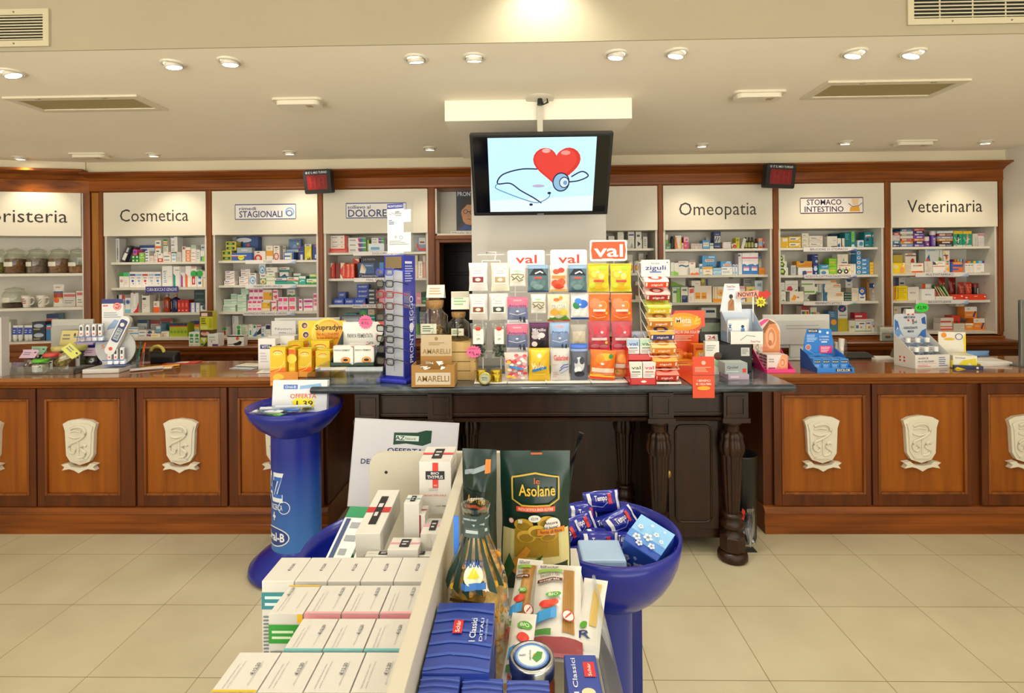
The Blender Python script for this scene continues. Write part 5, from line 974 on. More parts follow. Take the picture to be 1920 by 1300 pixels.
I(1140, 1250, 1035, '244a40', 'r 0 .4 1 .55 c8d0c8', 'dark green flat box', rows=3); I(1218, 1352, 962, 'e0d4c4', 'l .1 .6 .9 .9 3 c0b0a0', 'tan side of badge box'); I(1356, 1458, 962, 'e4e0d8', 'p 2a5ab0 .0,1 1,1 1,.55 .5,.4 .0,.6;c .5 .76 .14 e8e8ec;c .5 .76 .09 d88a2a;r .2 .2 .8 .32 5a6ab0', 'white box with blue shield, left one')
I(1475, 1588, 825, 'b08044', 'r .1 .85 .9 .95 8a5a24;r .0 .0 .25 1 94682e', 'tall brown cardboard box', Y=4.76); I(1594, 1700, 962, 'e4e0d8', 'p 2a5ab0 .0,1 1,1 1,.55 .5,.4 .0,.6;c .5 .76 .14 e8e8ec;c .5 .76 .09 d88a2a;r .2 .2 .8 .32 5a6ab0', 'white box with blue shield, right one')
I(1600, 1725, 892, '2a6ac0', 'c .5 .5 .3 e8e4ec', 'blue lid with white dot on shield box', yb='^'); I(1160, 1262, 830, 'e0dcd4', 'p 2a4a8a .0,1 1,1 .7,.7 .3,.7;r .3 .3 .7 .45 8a94c0', 'white box with blue tip at back', yb=962, Y=4.80)
Zm(1440, 540, 8); Sh('sto', 3)
I(186, 215, 230, 'b82a24', '', 'slim red box at left'); I(490, 610, 275, 'e4dcd4', 'r .1 .3 .3 .8 3a4a9a;r .3 .3 .5 .8 4a9a4a;r .5 .3 .7 .8 e0c030;r .7 .3 .9 .8 d0302a;r 0 .85 1 1 a03a3a', 'white box with coloured bars'); I(630, 725, 290, 'e0dcc8', 'r .1 .3 .5 .8 4a9a7a;r .5 .3 .9 .8 d87a3a', 'white box with green and orange patch'); I(730, 770, 370, 'd8d4c4', 'r 0 .3 1 .5 8aa06a', 'small cream box behind screen')
I(900, 1030, 345, '4a7aa8', 'c .6 .45 .14 e8a030;l .2 .7 .8 .95 3 8ab0d0;p 3a9a7a .2,.1 .8,.1 .5,.3', 'blue box with orange flower'); I(1040, 1186, 265, 'e4e2dc', 'r 0 .0 1 .5 c8b428;e .45 .88 .42 .14 1c4a90;p e0742a .25,.86 .5,.9 .7,.96 .5,.8;r .1 .6 .9 .64 9aa0a8', 'white and gold box with blue oval', Y=4.72)
I(1200, 1300, 490, 'dcd8c8', 'r .2 .3 .8 .5 a8b060', 'small pale box'); I(1302, 1458, 500, 'e4e4dc', 'r 0 0 1 .06 5a9a4a;r .4 .72 .85 .82 3a4a9a;c .55 .4 .08 e07a3a;r .05 .3 .3 .6 5a7ab0', 'white box with green foot'); I(1462, 1540, 500, 'e4e0d8', 'c .6 .4 .12 c8884a;r .1 .75 .8 .86 3a4a9a;r 0 0 1 .06 5a9a4a', 'white box with nut picture'); I(1544, 1725, 495, 'e0e4e8', 'k .1 8ab4dc .0,.8 .5,.9 1,.8;c .8 .5 .12 c87a4a;r .1 .65 .6 .75 8a94c0', 'white box with pale blue wave')
I(1302, 1590, 468, 'dcd4cc', '', 'flat white tray carrying the red tube', yb='^', d=.07); I(1290, 1480, 375, 'b8283c', 'r .05 .3 .6 .6 e8c8cc', 'red tube box lying high', yb='^', d=.06)
# ---- Veterinaria
Zm(1660, 420, 8); Sh('vet', 0)
def stack(x0, x1, yb0, items, Y=4.70):
    for k, (yt, c, ds) in enumerate(items): I(x0, x1, yt, c, 'r .12 .25 .5 .75 e8d8c8;r .55 .35 .9 .6 c8c8d0' if k % 2 == 0 else 'r .3 .25 .8 .75 e0dcd8', ds, yb=None if k == 0 else '^', Y=Y, d=.1, name='pet_treatment_box')
stack(106, 222, 335, [(300, '2a3a78', 'flat navy box in first pile'), (255, '2a94b4', 'flat cyan box in first pile'), (170, 'd8ccd0', 'pale lilac box in first pile'), (135, 'c8382a', 'flat red box topping first pile')])
stack(228, 420, 335, [(298, '6a8ac8', 'flat light blue box in second pile'), (260, 'd8902c', 'flat orange and green box in second pile'), (220, 'b02a2c', 'flat red box in second pile'), (180, 'e4dccc', 'flat cream box in second pile'), (150, '8a8070', 'flat grey box in second pile'), (112, 'e8e0d4', 'flat white box in second pile'), (75, '2a5a98', 'flat blue box topping second pile')])
stack(424, 590, 335, [(300, '5a3ab0', 'flat violet box in third pile'), (258, '3a3460', 'flat dark violet box in third pile'), (218, 'd86a20', 'flat bright orange box in third pile'), (180, '7a4ab8', 'flat purple box in third pile'), (142, '6a3ea8', 'flat deep purple box in third pile'), (105, '2c3468', 'flat midnight box in third pile'), (60, 'e0402a', 'flat scarlet box topping third pile')], Y=4.71)
I(592, 684, 190, '8a2a8a', 'T .5 .25 .4 .2 e8d8e8 45', 'purple jar with white lid', fn=canister('7a2a84', 'e8e0dc', .42), name='pet_food_jar', cat='jar'); I(698, 780, 105, '6a2aa8', 'v .55 .35 .4 .5 e4d8f0 HAIR', 'tall purple jar with white lid', fn=canister('5a2a9c', 'e0d8d8', .25), name='pet_food_jar', cat='jar')
stack(784, 1020, 335, [(298, '2c3a54', 'flat slate box in fourth pile'), (258, '5a2a24', 'flat brown box in fourth pile'), (222, 'c89a2c', 'flat golden box in fourth pile'), (188, 'a8a8d0', 'flat lavender box in fourth pile'), (142, '7a2a30', 'flat maroon box in fourth pile'), (105, 'd8e4e0', 'flat white-green box topping fourth pile')])
dog = 'r 0 .82 1 1 e8c81c;p {0} .35,.15 .62,.2 .66,.6 .58,.82 .45,.8 .4,.55;p e8e4e0 .45,.2 .58,.25 .58,.6 .5,.6;k .04 d8ecd8 .1,.6 .3,.35 .8,.5;r 0 0 1 .1 d8ecec;c .3 .1 .06 e89a90'
I(1024, 1162, 108, '1fa07a', dog.format('2a2420'), 'green and yellow box with black dog picture'); I(1166, 1300, 108, '1f9a80', dog.format('c89a70'), 'green and yellow box with tan dog picture')
I(1312, 1388, 145, 'dcd8cc', 'v .6 .4 .2 .5 7a7a70 Front', 'pale box left of slim boxes'); I(1392, 1510, 140, 'f0eaea', 'r 0 .8 1 .96 e08aa0;v .55 .4 .35 .5 8a5a64 Neo', 'slim white box with pink end', n=4); I(1513, 1615, 145, 'ece8e4', 'l .6 .2 .9 .8 4 b0aaa4;c .85 .8 .05 4a9a5a', 'plain white box at right')
Sh('vet', 1)
I(110, 300, 585, 'f0cc14', 'e .25 .62 .2 .2 f4e488;e .2 .62 .12 .1 d8d0c0;p f4ecdc .6,.3 .75,.7 .9,.6 .95,1 .85,1;e .75 .3 .18 .28 f0a060;c .8 .85 .08 e8b020', 'yellow box with white drop'); I(118, 262, 465, 'c0a838', '', 'olive yellow lid behind the drop box', yb='^', Y=4.74, d=.05)
I(382, 572, 590, 'ece4d8', 'r .05 .05 .95 .22 e8722a;T .38 .76 .36 .14 4a3a34 BE-TOTAL;r .58 .7 .86 .84 e86a2a', 'white box with orange words'); I(300, 380, 590, 'dcd0c0', 'l 0 .1 1 .9 5 c0b4a4', 'cream box sides stacked left of it'); I(300, 462, 440, 'e4dccc', 'r 0 .7 1 .8 3a2a54;p a8321e .5,.05 .85,.05 .8,.4 .65,.5 .5,.3;r .2 .85 .7 .95 e06a2a', 'cream box with red brown figure', yb='^', Y=4.72)
I(586, 708, 560, 'd8d0c4', 'k .03 b0a494 .2,.1 .5,.4 .3,.8;k .03 b0a494 .5,.1 .8,.5', 'grey-white patterned box'); I(712, 896, 560, 'f0ece8', 'p 3a4a58 .0,.7 .3,.7 .2,.9 .0,1;k .06 d0a040 .3,.7 .5,.85 .8,.8;r 0 .54 .95 .6 e8602c;p e8a0b0 .85,.0 1,.0 1,.3', 'white box with orange line and grey arch'); I(898, 966, 560, 'e8d8c0', 'p f0b020 .1,.3 .9,.6 .9,.1;r .2 .7 .8 .85 e07a3a;r .3 .9 .8 1 4a9a9a', 'cream and yellow box')
I(602, 858, 368, 'd8dcd8', 'p 2a62a8 .05,.2 .22,.6 .28,.0 .05,.0;p 6a8a2a .75,.05 .8,.4 .95,.2 .95,.0;k .03 8a9a6a .8,.4 .84,.9;r .1 .88 .6 .98 8ac0d0;p e0602a .0,.0 .25,.0 .1,.3', 'white box with blue corner and green flask', yb='^', Y=4.72); I(862, 966, 400, 'ece4d8', 'p f0b020 .0,1 .7,.4 .4,.1;p e0502a .2,.6 .7,.4 .5,.05;r .0 .48 .75 .58 3a3a78', 'white box with yellow and red triangles', yb=556, Y=4.71)
I(978, 1008, 570, '2a5ab8', '', 'blue end of the orange box'); I(1010, 1158, 570, 'e8722c', 'r 0 .55 1 .75 2a62c0;r 0 .25 .6 .4 4a6ac0;r .1 .8 .9 .95 f09a5a', 'orange box with blue bands'); I(1196, 1318, 590, 'ece6e0', 'r .2 .75 .8 .82 4a4a54;l .2 .2 .8 .6 3 d0c8c0', 'white box under rainbow strip', n=3); I(1322, 1605, 590, 'f0e8e4', 'r .3 .8 .75 .84 d87a7a;l .3 .3 .8 .6 3 d8c0bc;r .7 .02 .9 .06 4a4a4a', 'long white box with red print')
rbw = 'r 0 0 .14 1 c02a3a;r .14 0 .28 1 e08a20;r .28 0 .42 1 2a8a6a;r .42 0 .56 1 f0c020;r .56 0 .7 1 2a94c8;r .7 0 .88 1 8ad0e8;r .88 0 1 1 5a2a8a'
I(1196, 1605, 555, 'b0d0dc', rbw, 'long rainbow-striped box lying on white boxes', yb='^', d=.07); I(1022, 1194, 530, '8a4a7a', rbw, 'short rainbow-striped box further left', yb=568, Y=4.72)
Sh('vet', 2)
I(118, 158, 935, 'f0a018', 'v .5 .5 .6 .8 3a2a10 Pharmaton', 'orange box spine with upright word'); I(160, 328, 930, 'f2d60c', 'l .15 .1 .9 .9 6 d0b410;v .12 .5 .14 .8 2a2410 Pharmaton', 'bright yellow box with upright word'); I(332, 500, 945, 'e8e2da', 'T .45 .56 .5 .09 2a3a34 BETOTAL', 'white box with dark word'); I(540, 738, 975, 'ecebea', 'T .5 .5 .45 .1 3a5ab0 BETOTAL', 'white box with blue word', Y=4.67)
I(140, 292, 805, 'b4b0ac', 'r 0 0 .4 1 1c2c54;r .5 .2 .9 .4 2a2a44;c .85 .75 .06 4a5a9a', 'grey and navy box on the yellow box', yb='^', Y=4.72); I(360, 532, 900, 'dcd4cc', 'r 0 .2 .5 .6 d06a5a;r .6 .0 .7 1 b8c8d4', 'low white box with red mark', yb='^', Y=4.76, d=.04); I(545, 690, 900, 'e8dcd4', 'r 0 0 .35 1 d8482a;r .4 .3 .9 .7 f0ece8', 'red and white box behind blue-word box', yb=985, Y=4.74)
I(740, 810, 975, 'b82a20', 'r .2 .2 .4 .8 e0b0a0', 'red fruit bar box', n=2); I(818, 920, 805, 'a8281e', 'r .1 .3 .9 .36 e08a70;l .2 .5 .8 .8 2 d87a64', 'dark red pouch standing at back', Y=4.79, fn=pouchf('a0281e'), name='snack_pouch', cat='pouch', d=.04); I(965, 1082, 805, '8a2018', 'l .2 .5 .8 .8 2 c86a54', 'maroon pouch standing at back', Y=4.79, fn=pouchf('8a2018'), name='snack_pouch', cat='pouch', d=.04)
for k, (a, c, r_, ds) in enumerate([(825, '2a6a2a', -28, 'green stick pack leaning'), (870, 'a8302a', -30, 'red stick pack leaning'), (915, '3a7a34', -34, 'olive green stick pack leaning'), (960, '4a8a3a', -30, 'bright green stick pack leaning')]): I(a, a+36, 900, c, 'r .3 .1 .7 .9 d8d0a8', ds, ry=r_, name='stick_pack', cat='pack', d=.02)
I(1112, 1200, 875, 'b02a20', 'l .2 .3 .8 .8 3 e08a70', 'red pouch beside the green sticks', fn=pouchf('b02c22'), name='snack_pouch', cat='pouch', d=.04, Y=4.72); I(1218, 1320, 875, 'c83420', 'l .2 .5 .8 .9 3 f0a080;r .1 .1 .9 .3 d8503a', 'scarlet pouch beside the dark jar', fn=pouchf('c83822'), name='snack_pouch', cat='pouch', d=.04, Y=4.72); I(1330, 1415, 890, '2a1c1a', 'r .5 .3 .8 .7 d8c0b8', 'small dark jar with red lid', fn=canister('2a1c1a', '8a2420', .25), name='remedy_jar', cat='jar', Y=4.74)
Zm(1660, 540, 7.385)
I(688, 930, 118, 'f0ece4', 'r .15 .4 .6 .5 c8c4bc', 'low white box before the red boxes', Y=4.655, d=.035); I(932, 1082, 92, 'e23e22', 'r .05 .3 .25 .5 f4d8d0;r .75 .6 .9 .8 f8e8d8', 'flat red box, left of the low row', Y=4.66, d=.05); I(1086, 1394, 90, 'e23e22', 'r .05 .3 .15 .55 f4d8d0;r .45 .6 .6 .7 f8e0d8;r .9 .5 .97 .7 f8e8d8', 'flat long red box, right of the low row', Y=4.66, d=.05)
Sh('vet', 3)
I(112, 198, 255, 'd8d0c4', 'c .3 .85 .05 c89a3a;r .7 0 .75 1 b8b0a4', 'cream box at far left'); I(202, 370, 255, 'dcd8d0', 'r .05 .5 .95 .95 3a3c40;p d8d0c8 .1,.6 .5,.7 .6,.9 .3,.9;c .7 .7 .1 e08a3a', 'white box with dark photo'); I(112, 262, 445, 'f0e4e0', 'T .5 .45 .8 .3 d83a34 Vitamin;r .4 .75 .9 .88 3a6a4a;r 0 0 .1 1 d83a34', 'white box with red word, in front', Y=4.655, d=.03)
I(752, 918, 490, 'f0e8e4', 'r 0 .0 1 .25 e85a44;r 0 .45 1 .6 e86a50', 'white box with red stripes'); I(758, 938, 415, 'e4dcd4', 'r 0 .1 .8 .4 e0452c;c .93 .2 .2 e8a020', 'grey and red box on the striped one', yb='^', Y=4.72); I(940, 1092, 495, 'e4dcd0', 'l 0 .1 1 .9 4 c8bcae', 'cream side of the stacked boxes'); I(912, 1030, 385, 'd8402a', 'r 0 0 1 .3 b02a20;c .6 .15 .1 4a1a14', 'red box on the cream sides', yb='^', Y=4.74)
I(1096, 1212, 490, 'f0963a', 'r 0 .7 1 1 ece4dc;r .2 .4 .8 .55 f8d8b0', 'orange box partly hidden'); I(1214, 1388, 422, 'f0882a', 'r 0 .62 1 1 ece8e0;T .3 .35 .4 .14 f8e0c8 SUSTENIUM;k .12 2a3a80 .7,.1 .8,.4 .9,.62;r .2 .75 .4 .85 b8b4ae', 'white and orange box with blue pen mark'); I(1092, 1262, 260, 'f08a2c', 'r 0 .58 1 1 ece8e0;T .35 .28 .5 .14 f8e0c8 SUSTENIUM;k .12 2a3a80 .7,.1 .8,.4 .9,.6;r .2 .75 .4 .85 b8b4ae', 'white and orange box with pen mark, upper', yb='^', Y=4.72); I(968, 1088, 260, 'e0d8ca', 'r .4 .2 .46 .8 e0863a', 'cream side of box, upper', yb='^', Y=4.74)
# ---- herb unit on the left: glass jars, cups and cartons
def wput(o, px, lev, dy):                                     # put a local object on a wing shelf
    x = wloc(px, 500, dy)[0]; c_, s_ = math.cos(al), math.sin(al); n_ = dy
    o.location = (wr.x+x*c_-n_*s_, WF-.02+x*s_+n_*c_, BB+WS[lev]+.001); o.rotation_euler = (0, 0, 0 if o.type == 'EMPTY' else al)
glassm = clear('f9fbf5', .10); spc = {}
def spice(c): 
    if c not in spc: spc[c] = noisy('dried_herbs', c, '%02x%02x%02x' % tuple(int(int(c[i:i+2], 16)*.55) for i in (0, 2, 4)), (1, 1, 1), 60, .9, 3)
    return spc[c]
def jar(t, r, h, herb, fill, lab):
    k = r
    MB().lathe([(k*.9, 0), (k, h*.04), (k, h*.62), (k*.93, h*.70), (k*.76, h*.77), (k*.74, h*.82), (k*.80, h*.84)], glassm, n=28, caps=False).build('glass_body', t)
    MB().lathe([(k*.87, .004), (k*.95, h*.05), (k*.95, h*fill), (k*.5, h*(fill+.02)), (0, h*(fill+.02))], spice(herb), n=24).build('contents', t)
    MB().lathe([(k*.82, h*.84), (k*.80, h*.87), (k*.5, h*.93), (k*.16, h*.95), (k*.13, h*.965), (k*.2, h*.985), (k*.12, h), (0, h)], glassm, n=24).build('lid', t)
    mb = MB(); W_, H_ = .115*k/.1, .05*k/.1
    sf = lambda u, v, e: ((k*1.012+e)*math.sin((u-.5)*1.15+lab), -(k*1.012+e)*math.cos((u-.5)*1.15+lab), h*.27+v*H_)
    mb.decor(sf, W_, H_, 'r 0 0 1 1 e4dfd0;l .1 .55 .9 .9 1 5a564c;l .12 .1 .8 .5 1 6a665c', tess=6); mb.build('paper_label', t)
for px, hb, fl, lb, ds in [(-8, 'a89a4a', .42, .3, 'glass jar of yellow herbs at the left edge'), (30, '8a5a34', .55, -.1, 'glass jar of brown bark on the herb shelf'), (71, '8a7060', .56, -.4, 'glass jar of greyish roots on the herb shelf'), (112, '9a6a44', .55, -.2, 'glass jar of reddish herbs on the herb shelf'), (146, 'b07a4a', .30, -.1, 'part-filled glass jar at the right of the herb shelf')]:
    t = thing('glass_jar', ds, 'jar', group='glass herb jars on the left shelf'); jar(t, .079 if px < 140 else .068, .235, hb, fl, lb); wput(t, px, 0, .14)
t = thing('glass_jar', 'low glass jar of dark herbs left of the cups', 'jar', group='glass herb jars on the left shelf'); jar(t, .085, .19, '4a2c1c', .22, -.2); wput(t, 27, 1, .14)
def mug(t, motif):
    MB().lathe([(.022, 0), (.026, .003), (.034, .08), (.041, .108), (.038, .108), (.031, .08), (.023, .01), (0, .01)], mat('ece4dc', .3), n=26).decor(lambda u, v, e: ((.034+.007*v+e)*math.sin((u-.5)*2), -(.034+.006*v+e)*math.cos((u-.5)*2), v*.108), .075, .108, motif).build('cup_body', t)
    MB().tube([(.034, 0, .085), (.055, 0, .092), (.068, 0, .078), (.064, 0, .05), (.048, 0, .03), (.03, 0, .025)], .0055, mat('ece4dc', .3), 8).build('handle', t)
t = thing('mug', 'white mug with small red lettering on the herb shelf', 'mug'); mug(t, 'l .3 .3 .8 .8 3 b04a4a'); wput(t, 50, 1, .10)
t = thing('mug', 'white mug with green leaf drawing on the herb shelf', 'mug'); mug(t, 'k .03 3a5a3a .2,.2 .5,.5 .8,.7;k .03 3a5a3a .3,.6 .5,.5 .5,.8;k .03 3a5a3a .5,.3 .7,.35 .85,.5;k .03 3a5a3a .25,.4 .4,.35'); wput(t, 78, 1, .10)
def wbox(px0, px1, py, lev, c, dec, ds, name='medicine_box', cat='box', dy=.10, d=.08, fn=None, up=0, grp=None):
    x0, x1 = wloc(px0, 500, dy)[0], wloc(px1, 500, dy)[0]; z = wloc((px0+px1)/2, py, dy)[1]-BB-WS[lev]-up; mb = MB(); w = x1-x0-.002
    if fn: fn(mb, w, z, d, dec)
    else: mb.box(-w/2, w/2, 0, d, 0, z, c).decor(front(w, z), w, z, dec) if dec else mb.box(-w/2, w/2, 0, d, 0, z, c)
    o = mb.build(name, origin=(0, 0, 0)); wput(o, (px0+px1)/2, lev, dy); o.location.z += up; tag(o, ds, cat, grp)
wbox(96, 117, 534, 1, 'wh', 'r .1 .42 .95 .62 a8382a;r .1 .36 .95 .42 d8b030;r .1 .62 .95 .7 4a6a9a;c .4 .3 .12 e06a30;r .3 .85 .7 .9 d89a6a', 'white tea pouch with red band on the herb shelf', 'tea_pouch', 'pouch', fn=pouchf('e8e4de'), d=.05)
wbox(118, 141, 549, 1, 'c8c4bc', 'r .05 .7 1 .88 c85a5a;l .1 .2 .9 .5 2 8a8680', 'grey tea box with red heading on the herb shelf'); wbox(142, 157, 546, 1, 'dcd4c8', 'r .1 .72 1 .9 c85a5a;l .2 .2 .9 .5 2 8a8680', 'white tea box with red heading on the herb shelf')
wbox(7, 19, 601, 2, 'ece8e0', 'r 0 .9 1 1 7ab03a;r 0 .05 .3 .4 2a3a90', 'slim white box with green top on the lowest left shelf')
for k in range(4):
    a = (20, 30, 42, 50)[k]; wbox(a, a+10, 611, 2, 'f0f0ee', 'r .02 .42 .98 .86 2a48b0;l .2 .5 .8 .75 2 c8d0ec', f'white cream tube with blue band, {colname(4, k)} on lowest left shelf', 'cream_tube', 'tube', fn=tubepack('eeeeec', 'e4e4e0'), d=.035, grp='cream tubes on the lowest left shelf')
wbox(59, 84, 621, 2, '1c2844', 'e .5 .55 .38 .22 b8c4d8;r .1 .1 .6 .24 b09a4a', 'dark blue toothpaste box, lower of two by the tubes'); zl = wloc(72, 621, .1)[1]-BB-WS[2]+.001
wbox(59, 84, 604, 2, '1a2640', 'e .5 .55 .38 .22 b8c4d8;r .1 .1 .6 .24 b09a4a', 'dark blue toothpaste box, upper of two by the tubes', up=zl)
wbox(85, 97, 609, 2, '3a78b0', 'r 0 .7 1 .82 d84a34;r .2 .84 .8 .92 c8d8ec', 'slim blue box with red line beside the dark boxes'); wbox(86, 109, 589, 2, '8ab0cc', 'r 0 .82 1 1 1c2c60;r 0 .7 1 .8 d8482a', 'tall light blue box with navy and red top', dy=.19)
# ---------------------------------------------------------------- things on the marble table
acr = clear('f4f8fa', .16)
def mpp(Y): return Y/F
def card(mb, w, h, c, dec, y=0, z0=0, th=.003, T=None, x0=None):
    mb.box(-w/2 if x0 is None else x0, (w/2 if x0 is None else x0+w), y, y+th, z0, z0+h, c, T)
    if dec: mb.decor(front(w, h, y, x0, z0), w, h, dec, T=T)
    return mb
def carton(name, label, x, y, z, w, d, h, c, dec='', rz=0, topd='', sided='', leftd='', parent=None, cat='box', group=None, rx=0, ry=0, bevel=0):
    mb = MB().box(-w/2, w/2, 0, d, 0, h, c)
    if dec: mb.decor(front(w, h), w, h, dec)
    if topd: mb.decor(topf(w, d, h), w, d, topd)
    if sided: mb.decor(rightf(d, h, w/2), d, h, sided)
    if leftd: mb.decor(leftf(d, h, -w/2), d, h, leftd)
    o = mb.build(name, parent, origin=(0, 0, 0), bevel=bevel); o.location = (x, y, z); o.rotation_euler = (rx, ry, rz)
    if label: tag(o, label, cat, group)
    return o
# clear stepped stand and the papaya display on it
p = onz(645, 721, MZ); t = thing('acrylic_stand', 'clear acrylic stepped stand at the left end of the marble table', 'display stand', (p.x, p.y, MZ))
MB().box(-.21, .20, 0, .34, 0, .004, acr).box(-.21, .20, .0, .004, .004, .035, acr).box(-.21, -.206, .004, .34, .004, .06, acr).box(.196, .20, .004, .34, .004, .06, acr).build('tray', t)
MB().box(-.20, .19, .10, .104, .004, .075, acr).box(-.20, .19, .10, .34, .075, .079, acr).box(-.20, -.196, .104, .34, .004, .075, acr).box(.186, .19, .104, .34, .004, .075, acr).build('riser', t)
zt = MZ+.080; d0 = thing('display_box', 'white papaya supplement display with green edge on the acrylic stand', 'display', (p.x+.01, p.y+.11, zt))
W_ = .255
mb = MB(); mb.box(-W_/2, W_/2, 0, .22, 0, .003, mat('1f4030')).prism([(-W_/2, 0), (W_/2, 0), (W_/2, .022), (.02, .02), (.0, .008), (-.02, .02), (-W_/2, .022)], 0, .003, mat('1f4030'))
for sx in (-W_/2, W_/2-.003): mb.profile([(0, .022), (.22, .18), (.22, 0), (0, 0)], sx, sx+.003, mat('16352a'))
mb.build('tray', d0)
mb = MB(); card(mb, W_, .225, mat('f2efe8'), 'T .42 .62 .62 .11 33383c PAPAYA FERMENTATA;t .66 .44 .16 .09 4a5054 pura;p d8402a .86,1 1,.82 1,1;r .8 .5 .86 .68 d8b0a0', .217, .01); mb.build('back_card', d0)
for k, (x, y, rz) in enumerate([(-.058, .02, 0), (.062, .025, 0), (.0, .11, 0)]):
    carton('supplement_box', ['white papaya box, front left in the papaya display', 'white papaya box, front right in the papaya display', 'white papaya box, back row of the papaya display'][k], d0.location.x+x, d0.location.y+y, zt+.0035, .115, .05, .11, mat('f1eee6'), 'T .45 .78 .8 .09 4a5056 PAPAYA FERMENT;e .62 .26 .24 .17 e8882a;e .62 .28 .13 .08 2a1a14;e .62 .26 .2 .13 f2a850;e .62 .27 .13 .07 1c1210;p d8402a .88,1 1,.9 1,1', cat='box', group='papaya boxes')
mb = MB().prism([(.045*(1 if i % 2 else .82)*math.cos(math.pi*i/16), .045*(1 if i % 2 else .82)*math.sin(math.pi*i/16)) for i in range(32)], -.001, .0, mat('f86a9c')).decor(front(.08, .08, -.001, -.04, -.04), .08, .08, 'T .5 .68 .7 .12 a02a5a OFFERTA;T .48 .42 .6 .2 a02a5a €32,')
o = mb.build('price_star', origin=(0, 0, 0)); o.location = (d0.location.x+.015, d0.location.y+.213, zt+.235); tag(o, 'pink price star stuck on the papaya display card', 'price tag')
# reading-glasses tower
p = onz(748, 716, MZ); t = thing('glasses_tower', 'tall blue tower rack for reading glasses on marble table', 'display rack', (p.x, p.y+.05, MZ), math.radians(-21))
MB().box(-.10, .10, -.10, .10, 0, .022, mat('2632b0', .25)).build('base', t, bevel=.006)
tw, td, th_ = .128, .118, .715; blue = mat('2a34a4', .3)
mb = MB().box(-tw/2, tw/2, -td/2, td/2, .022, th_, blue)
mb.decor(rightf(td, th_-.022, tw/2, -td/2, .022), td, th_-.022, 'v .62 .39 .3 .55 e8eaf6 PRONTOLEGGO;v .87 .42 .10 .36 c8ccec OCCHIALI PER LETTURA;l .1 .78 .8 .92 7 b8bce8;r .1 .93 .7 .95 d8daf0;c .62 .41 .033 e8eaf6')
mb.build('tower_body', t, bevel=.002)
MB().box(-tw/2+.006, tw/2-.006, -td/2-.004, -td/2, .035, th_-.085, mat('b4b8c4', .35)).box(-.001, .001, -td/2-.0052, -td/2-.004, .06, th_-.1, mat('7a7e8a')).build('lens_panel', t)
MB().box(-tw/2+.01, tw/2-.01, -td/2-.003, -td/2, th_-.08, th_-.008, mat('9a8a70', .03, 1)).build('mirror', t)
MB().box(tw/2+.001, tw/2+.04, -td/2, -td/2+.003, .42, .51, acr).box(tw/2+.001, tw/2+.04, -td/2, td/2, .417, .42, acr).build('leaflet_pocket', t)
mb = MB().box(-.075, .095, -.01, -.007, th_+.01, th_+.30, clear('f8fafc', .10)); MB.box(mb, -.06, -.05, -.012, -.004, th_, th_+.012, 'lg')
card(mb, .11, .285, mat('e4e6ea'), 'r 0 .90 1 1 2a3a94;T .5 .95 .9 .045 e8eaf4 PRONTOLEGGO;k .008 6a6e78 .1,.8 .25,.78 .3,.82 .45,.78 .5,.82 .8,.83;l .1 .58 .45 .68 3 5a6a9a;l .5 .74 .9 .86 3 a0a4ac', -.012, th_+.012, .002, None, -.075)
mb.box(-.07, .085, -.0145, -.0125, th_+.02, th_+.13, mat('eceee6')); mb.decor(front(.155, .11, -.0145, -.07, th_+.02), .155, .11, 'o .58 .75 .1 .25 6a7ab4;l .05 .35 .9 .6 3 9aa0a8;c .35 .78 .08 b8bcc4'); mb.box(.035, .085, -.0145, -.0125, th_+.19, th_+.26, mat('fbfbf6'))
mb.build('header_card', t)
def glasses(i, z, c, lab):
    g = thing('reading_glasses', lab, 'glasses', (0, 0, 0), 0, 'reading glasses on the tower'); R = Matrix.Translation(t.location) @ Matrix.Rotation(math.radians(-21), 4, 'Z')
    g.matrix_world = R @ Matrix.Translation((-.035, -td/2-.040, z)); g.rotation_euler = (0, 0, math.radians(-30)); m = mat(c, .25); fr = MB()
    for cx in (-.036, .036): fr.tube([(x+cx, 0, zz) for x, zz in rrect(-.027, .027, -.018, .018, .011)], .0030, m, 6, True)
    fr.tube([(-.010, 0, .006), (0, -.003, .010), (.010, 0, .006)], .0026, m, 6); fr.build('frame', g)
    ln = MB()
    for cx in (-.036, .036): ln.prism([(x+cx, zz) for x, zz in rrect(-.026, .026, -.017, .017, .010, 3)], -.0006, .0006, clear('f0f4f8', .2))
    ln.build('lenses', g)
    a = math.radians(30)
    for sx, e in ((-.063, 0), (.063, 0)):
        pth = [(sx, .0, .010), (sx+.01, .014 if sx > 0 else .02, .012), (sx+.05, .024, .006), (sx+.085 if sx > 0 else sx+.06, .030 if sx > 0 else .045, -.006)]
        MB().tube(pth, .0028, m, 6).build('temple', g)
    MB().box(.02, .05, .0026, .003, -.004, .006, mat('f0f0ee')).build('price_sticker', g)
gy = [510, 532, 552, 573, 594, 615, 634.5, 654, 676]; gc = ['3a4ad0', '15151a', 'a81f2a', '6a1a20', '2a201c', '14161c', '121214', '20304a', '2a1c18']
gl = ['bright blue reading glasses, highest on the tower', 'black reading glasses just below the blue pair', 'bright red reading glasses on the tower', 'dark red reading glasses below the bright red pair', 'dark brown reading glasses in the middle of the tower', 'thin black reading glasses below the brown pair', 'glossy black reading glasses, third from the bottom', 'navy reading glasses, second from the bottom', 'brown-black reading glasses, lowest on the tower']
for i in range(9): glasses(i, at(745, gy[i], p.y).z-MZ, gc[i], gl[i])
